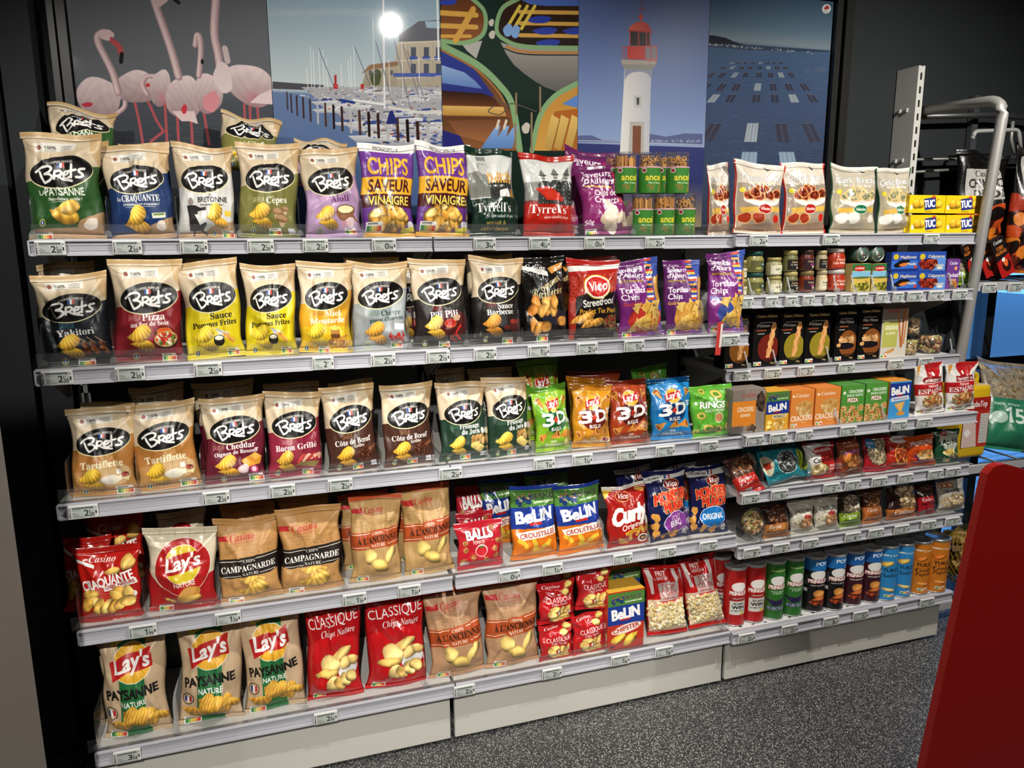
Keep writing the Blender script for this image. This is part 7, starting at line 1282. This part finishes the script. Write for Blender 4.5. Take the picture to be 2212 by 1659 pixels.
_bm = mk('barcode', V, F, TAGK); V, F = boxd(.0272, -.0045, -.006, .0305, -.0038, .0025); boxd(.0272, -.0045, .009, .0308, -.0038, .0105, V, F); _wm = mk('sensor_window', V, F, TAGK); _dm = {}
def put_tag(row, u, val, what, w=1.0, y=None, z=None):
    yy = (Y[row] if y is None else y) - .0135; zz = (Z[row] if z is None else z) - .0205
    if y is None: x = rowx(row, u, -.02)
    else:
        v = 700.
        for _ in range(6): p = on_y(u, v, yy); v = pix((p[0], yy, zz))[1]
        x = p[0]
    o = obj('price_tag', _tm, None, (x, yy, zz), (.05, 0, 0)); o.scale = (w, 1, 1)
    if val not in _dm: _dm[val] = mk('display', [(-.0272, -.0043, -.0152), (.0262, -.0043, -.0152), (.0262, -.0043, .0152), (-.0272, -.0043, .0152), (-.0272, -.0035, -.0152), (.0262, -.0035, -.0152), (.0262, -.0035, .0152), (-.0272, -.0035, .0152)], [[0, 1, 2, 3], [4, 7, 6, 5], [0, 4, 5, 1], [1, 5, 6, 2], [2, 6, 7, 3], [3, 7, 4, 0]], disp(val), [(0, 0), (1, 0), (1, 1), (0, 1)] * 2)
    obj('display', _dm[val], o); obj('barcode', _bm, o); obj('sensor_window', _wm, o)
    tag(o, 'price tag reading %s under the %s' % (val, what), 'price tag', 'electronic price tags')
TG = {'a1': [(112, '2.20', 'dark green wavy crisp bag'), (277, '2.20', 'navy blue crisp bag'), (420, '2.20', 'white crisp bag with a woman'), (563, '2.20', 'olive green mushroom bag'), (681, '2.20', 'lilac crisp bag'), (828, '0.99', 'purple vinegar crisps'), (1044, '3.94', 'dark green photo bag'), (1162, '4.62', 'red firemen bag'), (1280, '0.99', 'magenta prawn crackers'), (1410, '2.39', 'pretzel tubs')],
      'b1': [(1633, '2.80', 'first upright tomato bread pouch'), (1789, '2.90', 'garlic bread pouches'), (2005, '1.45', 'yellow biscuits')],
      'a2': [(127, '2.20', 'dark blue skewer bag'), (283, '2.20', 'dark red pizza bag'), (450, '2.20', 'first yellow fries bag'), (697, '2', 'amber honey bag'), (826, '2.20', 'pale grey pepper bag'), (944, '2.10', 'black chilli bag'), (1045, '2.20', 'black barbecue bag'), (1160, '1.25', 'gold script black bag'), (1264, '2.19', 'street food bag'), (1365, '1.76', 'orange lettered tortilla bag'), (1457, '1.76', 'yellow lettered tortilla bag'), (1572, '2.10', 'tall magenta tortilla bag')],
      'b2': [(1608, '5', 'small cream jars'), (1661, '4', 'teal lidded jars'), (1703, '4', 'white labelled jars'), (1740, '3', 'black labelled jars'), (1787, '3', 'dark red jars'), (1820, '3', 'red pepper jars'), (1856, '6', 'first olive tin'), (1897, '3', 'second olive tin'), (1933, '3', 'mussel boxes at their olive end'), (1969, '3.15', 'mussel boxes'), (2015, '4.27', 'squid boxes'), (2066, '2.60', 'purple peanut tin')],
      'b3': [(1597, '2.16', 'half hidden flute box'), (1664, '2.16', 'red flute box'), (1735, '2.16', 'yellow flute boxes'), (1822, '2.16', 'mini flute boxes'), (1928, '2.10', 'breadstick box'), (1993, '2', 'nut tubs')],
      'a3': [(183, '2.20', 'end orange brown bag'), (468, '2.20', 'burgundy cheddar bag'), (610, '2.20', 'raspberry bacon bag'), (734, '2.20', 'dark brown steak bags'), (971, '2.20', 'dark green cheese bags'), (1172, '1.50', 'lime green cone bag'), (1254, '1.50', 'orange yellow cone bag'), (1350, '1.50', 'rust brown cone bag'), (1432, '1.50', 'bright blue cone bag'), (1526, '0.90', 'green onion rings')],
      'b4': [(1625, '2.50', 'grey seed cracker box'), (1676, '1.88', 'yellow and blue cracker box'), (1731, '1.28', 'orange cracker boxes'), (1826, '1.28', 'green pizza cracker boxes'), (1935, '1.80', 'blue triangle box'), (1990, '2', 'red and white nut pouches')],
      'b5': [(1616, '2.68', 'slumped almond bag'), (1678, '5.11', 'turquoise seed bag'), (1790, '2', 'red and white peanut bag'), (1836, '1', 'brown caramel bag'), (1893, '2', 'dark red pistachio bag'), (1949, '1', 'red coated peanuts'), (2014, '1', 'orange snack mix'), (2052, '3', 'dark green aperitif mix')],
      'a4': [(311, '1.99', 'cream and red round emblem bag'), (493, '1.39', 'first black banded bag'), (765, '1.39', 'second black banded bag'), (883, '1.39', 'rust banded bags'), (1098, '0.70', 'red tomato ball bag'), (1190, '1.97', 'peanut puff bags'), (1341, '1.22', 'dark red curly bag'), (1436, '1.68', 'purple bubble bag'), (1525, '1.68', 'blue bubble bag')],
      'b6': [(1619, '3', 'round cashew tub'), (1682, '2', 'dark cashew bag'), (1744, '2', 'white cashew bags'), (1836, '4', 'green pistachio bag'), (1886, '1', 'orange peanut bag'), (1941, '1', 'large dark peanut bag'), (1999, '2', 'small dark red bag'), (2050, '1', 'clear peanut bag')],
      'a5': [(277, '3.54', 'end green striped bag'), (703, '2.95', 'big glossy red bags'), (1001, '2.58', 'large pinkish kraft bags'), (1189, '2.11', 'small red bags'), (1336, '1.80', 'tall snack box'), (1430, '1.80', 'popcorn bags')],
      'b7': [(1608, '2.58', 'red crisp tubes'), (1700, '2.07', 'green crisp tubes'), (1789, '3.04', 'black crisp tubes'), (1853, '2.41', 'maroon crisp tubes'), (1916, '1.99', 'light blue crisp tubes'), (1996, '1.99', 'orange crisp tubes')]}
for r, L in TG.items():
    for u, v, wh in L: put_tag(r, u, v, wh, w=.82 if v == '2' and r == 'a2' else .68 if r == 'b2' and u < 1950 else 1)
# ---------------------------------------------------------------- clear dividers between the goods
def fin_mesh(dep, h):
    P = [(.004, .002), (.0, h * .5)] + [(.0 + .02 * (1 - math.cos(a)), h * .5 + h * .5 * math.sin(a)) for a in np.linspace(0, PI / 2, 6)] + [(dep, h), (dep, .002)]
    return mk('shelf_divider', *prism(P, -.0009, .0009), ACR)
_fin = {'a': fin_mesh(.26, .105), 'b': fin_mesh(.22, .07)}
P = [(.009 * math.cos(a), .004 + .016 * math.sin(a)) for a in np.linspace(0, PI, 9)]
_clip = mk('front_clip', [(x, -.004, z) for x, z in P] + [(x, -.0015, z) for x, z in P], [list(range(9)), list(range(9, 18))[::-1]] + [[i, 9 + i, 9 + (i + 1) % 9, (i + 1) % 9] for i in range(9)], clear('clip_plastic', .9, .3, .14))
DV = {'a1': [70, 233, 383, 517, 648, 785, 1011, 1119, 1244, 1368], 'a2': [93, 245, 396, 640, 757, 885, 1008, 1123, 1223, 1331, 1424, 1520], 'a3': [146, 297, 436, 578, 697, 822, 940, 1055, 1148, 1232, 1314, 1400], 'a4': [170, 312, 470, 744, 1088, 1302, 1400, 1490], 'a5': [208, 384, 660, 920, 1312, 1560], 'b5': [1650, 1755, 1820, 1865], 'b6': [1647, 1705, 1810, 1860, 1907]}
_used = {}
def near(r, u, what):
    w = min(TG[r], key=lambda q: abs(q[0] - u))[2]; k = (what, w); _used[k] = _used.get(k, 0) + 1
    return '%s%s by the %s' % (['', 'second ', 'third ', 'fourth ', 'fifth '][_used[k] - 1], what, w)
for r, L in DV.items():
    for u in L:
        o = obj('shelf_divider', _fin[r[0]], None, (rowx(r, u, .02), Y[r] + .004, Z[r] + .003)); obj('front_clip', _clip, o)
        tag(o, near(r, u, 'clear plastic shelf divider'), 'divider', 'clear shelf dividers')
V, F = prism([(-.004, .002), (.0, .018), (.008, .018), (.010, .002)], -.008, .008); _pm = mk('shelf_pusher', V, F, clear('clip_plastic')); _rod = mk('pusher_rod', *prism([(.0, .014), (.003, .016), (.003, .062), (.0, .060)], -.0022, .0022), clear('rod_plastic', .8, .4, .45))
for r, L in {'b2': [1628, 1670, 1712, 1812, 1850, 1893, 1935, 2060, 2086], 'b3': [1620, 1681, 1796, 2062], 'b4': [1815, 1915]}.items():
    for u in L:
        o = obj('shelf_pusher', _pm, None, (rowx(r, u, .01), Y[r] + .006, Z[r])); obj('pusher_rod', _rod, o, rot=(0, -.32, 0)); tag(o, near(r, u, 'clear plastic stop with slanting rod'), 'shelf stop', 'clear shelf stops')
# red and white paper strip hanging from the second shelf
x = rowx('a2', 1547, -.02); st = obj('paper_strip', mk('paper_strip', *boxd(-.010, -.0105, -.055, .010, -.0099, .05), mat('strip_red', 'b8322c', .6)), None, (x, Y['a2'] - .006, Z['a2'] - .01), (0, .06, 0)); obj('white_stripe', mk('white_stripe', *boxd(.002, -.0109, -.03, .009, -.0105, .045), mat('strip_white', 'd8d2cc', .6)), st); tag(st, 'small red and white paper strip hanging off the second shelf', 'paper strip')
# ---------------------------------------------------------------- the next rack by the glass front
RY = .10
def rk(u, v, y=RY): return on_y(u, v, y)
TUBEM = mat('rack_tube', (.12, .12, .12), .4, .7)
def wire_shelf(z, x0, x1, ya, yb, label, n=9):
    o = obj('wire_shelf', None, None, (x0, ya, z)); o.empty_display_size = .05
    obj('front_bar', sweep('front_bar', [(0, 0, 0), (x1 - x0, 0, 0)], .008, TUBEM), o); obj('back_bar', sweep('back_bar', [(0, yb - ya, 0), (x1 - x0, yb - ya, 0)], .008, TUBEM), o)
    wm = sweep('wire', [(0, 0, 0), (0, yb - ya, 0)], .004, TUBEM, 6)
    for k in range(n): obj('wire', wm, o, (.02 + (x1 - x0 - .04) * k / (n - 1), 0, .004))
    obj('label_holder', boxm('label_holder', mat('holder_grey', (.4, .4, .42), .4), 0, -.012, -.028, x1 - x0, -.008, .004), o)
    return tag(o, label, 'wire shelf', 'wire shelves by the window')
zs = [rk(2140, 612)[2], rk(2140, 1002)[2], rk(2090, 1290)[2]]
for z, n in zip(zs, ('dark wire shelf under the charcoal bags', 'dark wire shelf under the yellow fuel can', 'lowest dark wire shelf under the kindling net')): wire_shelf(z, 3.07, 4.1, RY, .40, n)
pst = obj('rack_upright', boxm('rack_upright', mat('upright_dark', (.05, .055, .06), .5), 3.36, .405, 0, 3.39, .43, 2.15)); tag(pst, 'dark upright of the window rack behind the charcoal bags', 'upright')
rb = obj('hanging_rail', sweep('hanging_rail', [rk(1972, 252, .36), rk(2150, 248, .36), rk(2300, 262, .36)], .011, TUBEM)); tag(rb, 'dark grey tube rail behind the bent tube frame', 'rail'); obj('rail_hook', sweep('rail_hook', [rk(2188, 262, .35), rk(2184, 300, .35), rk(2190, 330, .35)], .007, CHROME), rb)
for a, b, n in (((1972, 345), (2212, 340), 'thin horizontal rod at the height of the top goods'), ((1972, 372), (2130, 362), 'thin pale rod behind the bent tube frame'), ((1972, 440), (2060, 438), 'thin rod low behind the garlic bread bags')): tag(obj('rod', sweep('rod', [rk(*a, .38), rk(*b, .38)], .006, mat('rod_grey', (.22, .22, .21), .45, .5))), n, 'rod')
KWC = dict(name='charcoal_bag', cat='charcoal bag', group='charcoal bags')
lie_bag('charcoal', rk(2112, 465, .31), .25, .50, .10, (-3, 0, 0), 'black charcoal bag with a white panel behind the tube frame', **KWC); lie_bag('charcoal', rk(2230, 448, .25), .25, .54, .11, (-3, 3, 0), 'black charcoal bag with flame print at the frame edge', **KWC)
h1 = obj('carry_handle', sweep('carry_handle', bend([rk(2100, 300, .26), rk(2105, 284, .26), rk(2200, 280, .26), rk(2205, 320, .26)], .02), .008, mat('handle_grey', (.35, .35, .34), .5))); tag(h1, 'grey strap handle standing above the charcoal bags', 'handle strap')
w_, h_ = .07, .155; V, F = boxd(-w_ / 2, 0, 0, w_ / 2, .03, h_); V = V + V[:2] + V[4:6]; F[2] = [8, 9, 11, 10]
me = mk('firelighter_box', V, F, [mat('carton_black', (.012, .01, .01), .45), pmat('firelight')], [(0, 0)] * 8 + [(0, 0), (1, 0), (0, 1), (1, 1)], False, [0, 0, 1, 0, 0, 0])
for u, n, k in ((2184, 'red and black firelighter box nearest the frame edge', 0), (2150, 'red and black firelighter box in the middle of the leaning three', .034), (2116, 'red and black firelighter box behind the tube frame', .068)):
    fb = obj('firelighter_box', me, None, (rk(u, 606, RY + k)[0], RY + .012 + k, zs[0] + .028), (-.12, -.42, 0)); tag(fb, n, 'firelighters', 'firelighter boxes')
# yellow fuel can
c0 = rk(2100, 1000, RY + .05); can = obj('fuel_can', None, None, (c0[0], c0[1] + .07, zs[1] + .012)); can.empty_display_size = .05
YEL = mat('can_yellow', 'd8b01c', .35)
def rbox(nm, w, d, h, m, r): me = mk(nm, *boxd(-w / 2, -d / 2, 0, w / 2, d / 2, h), m); bevel(me, r, 4); me.polygons.foreach_set('use_smooth', [True] * len(me.polygons)); return me
hC = rk(2110, 822, RY + .05)[2] - c0[2]
obj('body', rbox('body', .15, .13, hC * .88, YEL, .02), can); obj('shoulder', lathe('shoulder', [(.055, 0), (.05, .02), (.02, .05), (.02, .07)], YEL, 20), can, (-.02, 0, hC * .85)); obj('handle', sweep('handle', bend([(.05, 0, hC * .82), (.055, 0, hC * .98), (-.01, 0, hC * 1.0)], .02), .012, YEL), can)
V, F = boxd(-.068, -.0665, .05, .068, -.0655, hC * .74); V = V + V[:2] + V[4:6]; F[2] = [8, 9, 11, 10]; obj('front_label', mk('front_label', V, F, [mat('carton_b02a22', 'b02a22', .45), pmat('fuel')], [(0, 0)] * 8 + [(0, 0), (1, 0), (0, 1), (1, 1)], False, [0, 0, 1, 0, 0, 0]), can); tag(can, 'yellow fuel can with a red label beside the pellet bag', 'fuel can')
lie_bag('pellets', rk(2184, 878, RY + .17), .34, .40, .11, (-22, 12, 0), 'large clear and green bag of wood pellets', name='pellet_bag', cat='pellet bag', rough=.7)
# kindling in yellow nets
LOG = [mat('split_wood', 'b0905a', .8, bump=.4, bscale=40), mat('split_wood_dark', '8a6c42', .8, bump=.4, bscale=40)]; NET = mat('yellow_net', 'c9a42a', .5)
def kindling(c, R, H, label, sd):
    rs = np.random.RandomState(sd); o = obj('kindling_net', None, None, c); o.empty_display_size = .05
    lm = [boxm('log', LOG[k], -.016, -.07, -.012, .016, .07, .012, bev=.003) for k in (0, 1)]
    for i in range(26): a = rs.rand() * 6.3; q = R * .62 * math.sqrt(rs.rand()); obj('log', lm[i % 2], o, (q * math.cos(a), q * math.sin(a) * .7, .03 + (H - .07) * rs.rand()), (rs.randn() * .25, rs.randn() * .3, rs.rand() * 3))
    V, F = [], []; nr, nz = 26, 12
    def P(i, j): f = j / nz; r = R * (.75 + .3 * math.sin(PI * f) - .45 * max(0, f - .75) * 4 * .6) * (1 + .05 * math.sin(3 * 2 * PI * i / nr + j)); a = 2 * PI * i / nr; return Vector((r * math.cos(a), r * .75 * math.sin(a), H * f))
    for i in range(nr):
        for d in (1, -1):
            for j in range(nz):
                a, b = P(i + d * j * .5, j), P(i + d * (j + 1) * .5, j + 1); s = Vector((.0011, 0, .0)); t_ = Vector((0, .0011, .0005)); n = len(V); V += [a + s, a - s, a + t_, b + s, b - s, b + t_]; F += [[n, n + 1, n + 4, n + 3], [n + 1, n + 2, n + 5, n + 4], [n + 2, n, n + 3, n + 5]]
    obj('net', mk('net', V, F, NET), o); tag(o, label, 'kindling', 'kindling nets')
c1 = rk(2090, 1270, RY + .10); kindling((c1[0], RY + .12, zs[2] + .012), .105, .24, 'yellow net of split kindling wood behind the orange tubes', 3)
c2 = rk(2160, 1215, RY + .20); kindling((c2[0], RY + .22, zs[2] + .012), .12, .32, 'taller yellow net of kindling wood beside the red panel', 5)
for u, z, v, n in ((2137, zs[0], '1.80', 'black firelighter boxes'), (2192, zs[0], '2.70', 'firelighter box at the frame edge'), (2138, zs[1], '19', 'yellow fuel can'), (2120, zs[2], '5', 'kindling nets')): put_tag('a1', u, v, n, y=RY - .01, z=z + .004)
# ---------------------------------------------------------------- panels close to the camera
RED = mat('red_lacquer', 'a8100a', .45); ry = -1.0
Pp = [on_y(u, v, ry) for u, v in ((1960, 1830), (2128, 1048))] + [on_y(u, v, ry) for u, v in ((2134, 1024), (2146, 1010), (2160, 1004), (2174, 1003))] + [on_y(u, v, ry) for u, v in ((2420, 1070), (2420, 1830))]
Vr = [(p[0], ry, p[2]) for p in Pp] + [(p[0], ry + .018, p[2]) for p in Pp]; k = len(Pp)
rp = obj('red_panel', mk('red_panel', Vr, [list(range(k))[::-1], list(range(k, 2 * k))] + [[i, (i + 1) % k, k + (i + 1) % k, k + i] for i in range(k)], RED)); tag(rp, 'red lacquered panel with a rounded corner standing in the foreground', 'panel')
obj('panel_foot', boxm('panel_foot', BLACK, 1.75, ry - .15, 0, 2.25, ry + .2, .02), rp)
GP = mat('grey_side_panel', (.16, .158, .15), .5, bump=.03, bscale=8)
gp = obj('grey_cabinet', None, None, (-.25, -.75, 0)); obj('side_panel', boxm('side_panel', GP, -.35, -.35, .0, .303, .15, 2.1, bev=.004), gp); tag(gp, 'plain grey cabinet side panel in the foreground beside the big bags', 'cabinet')
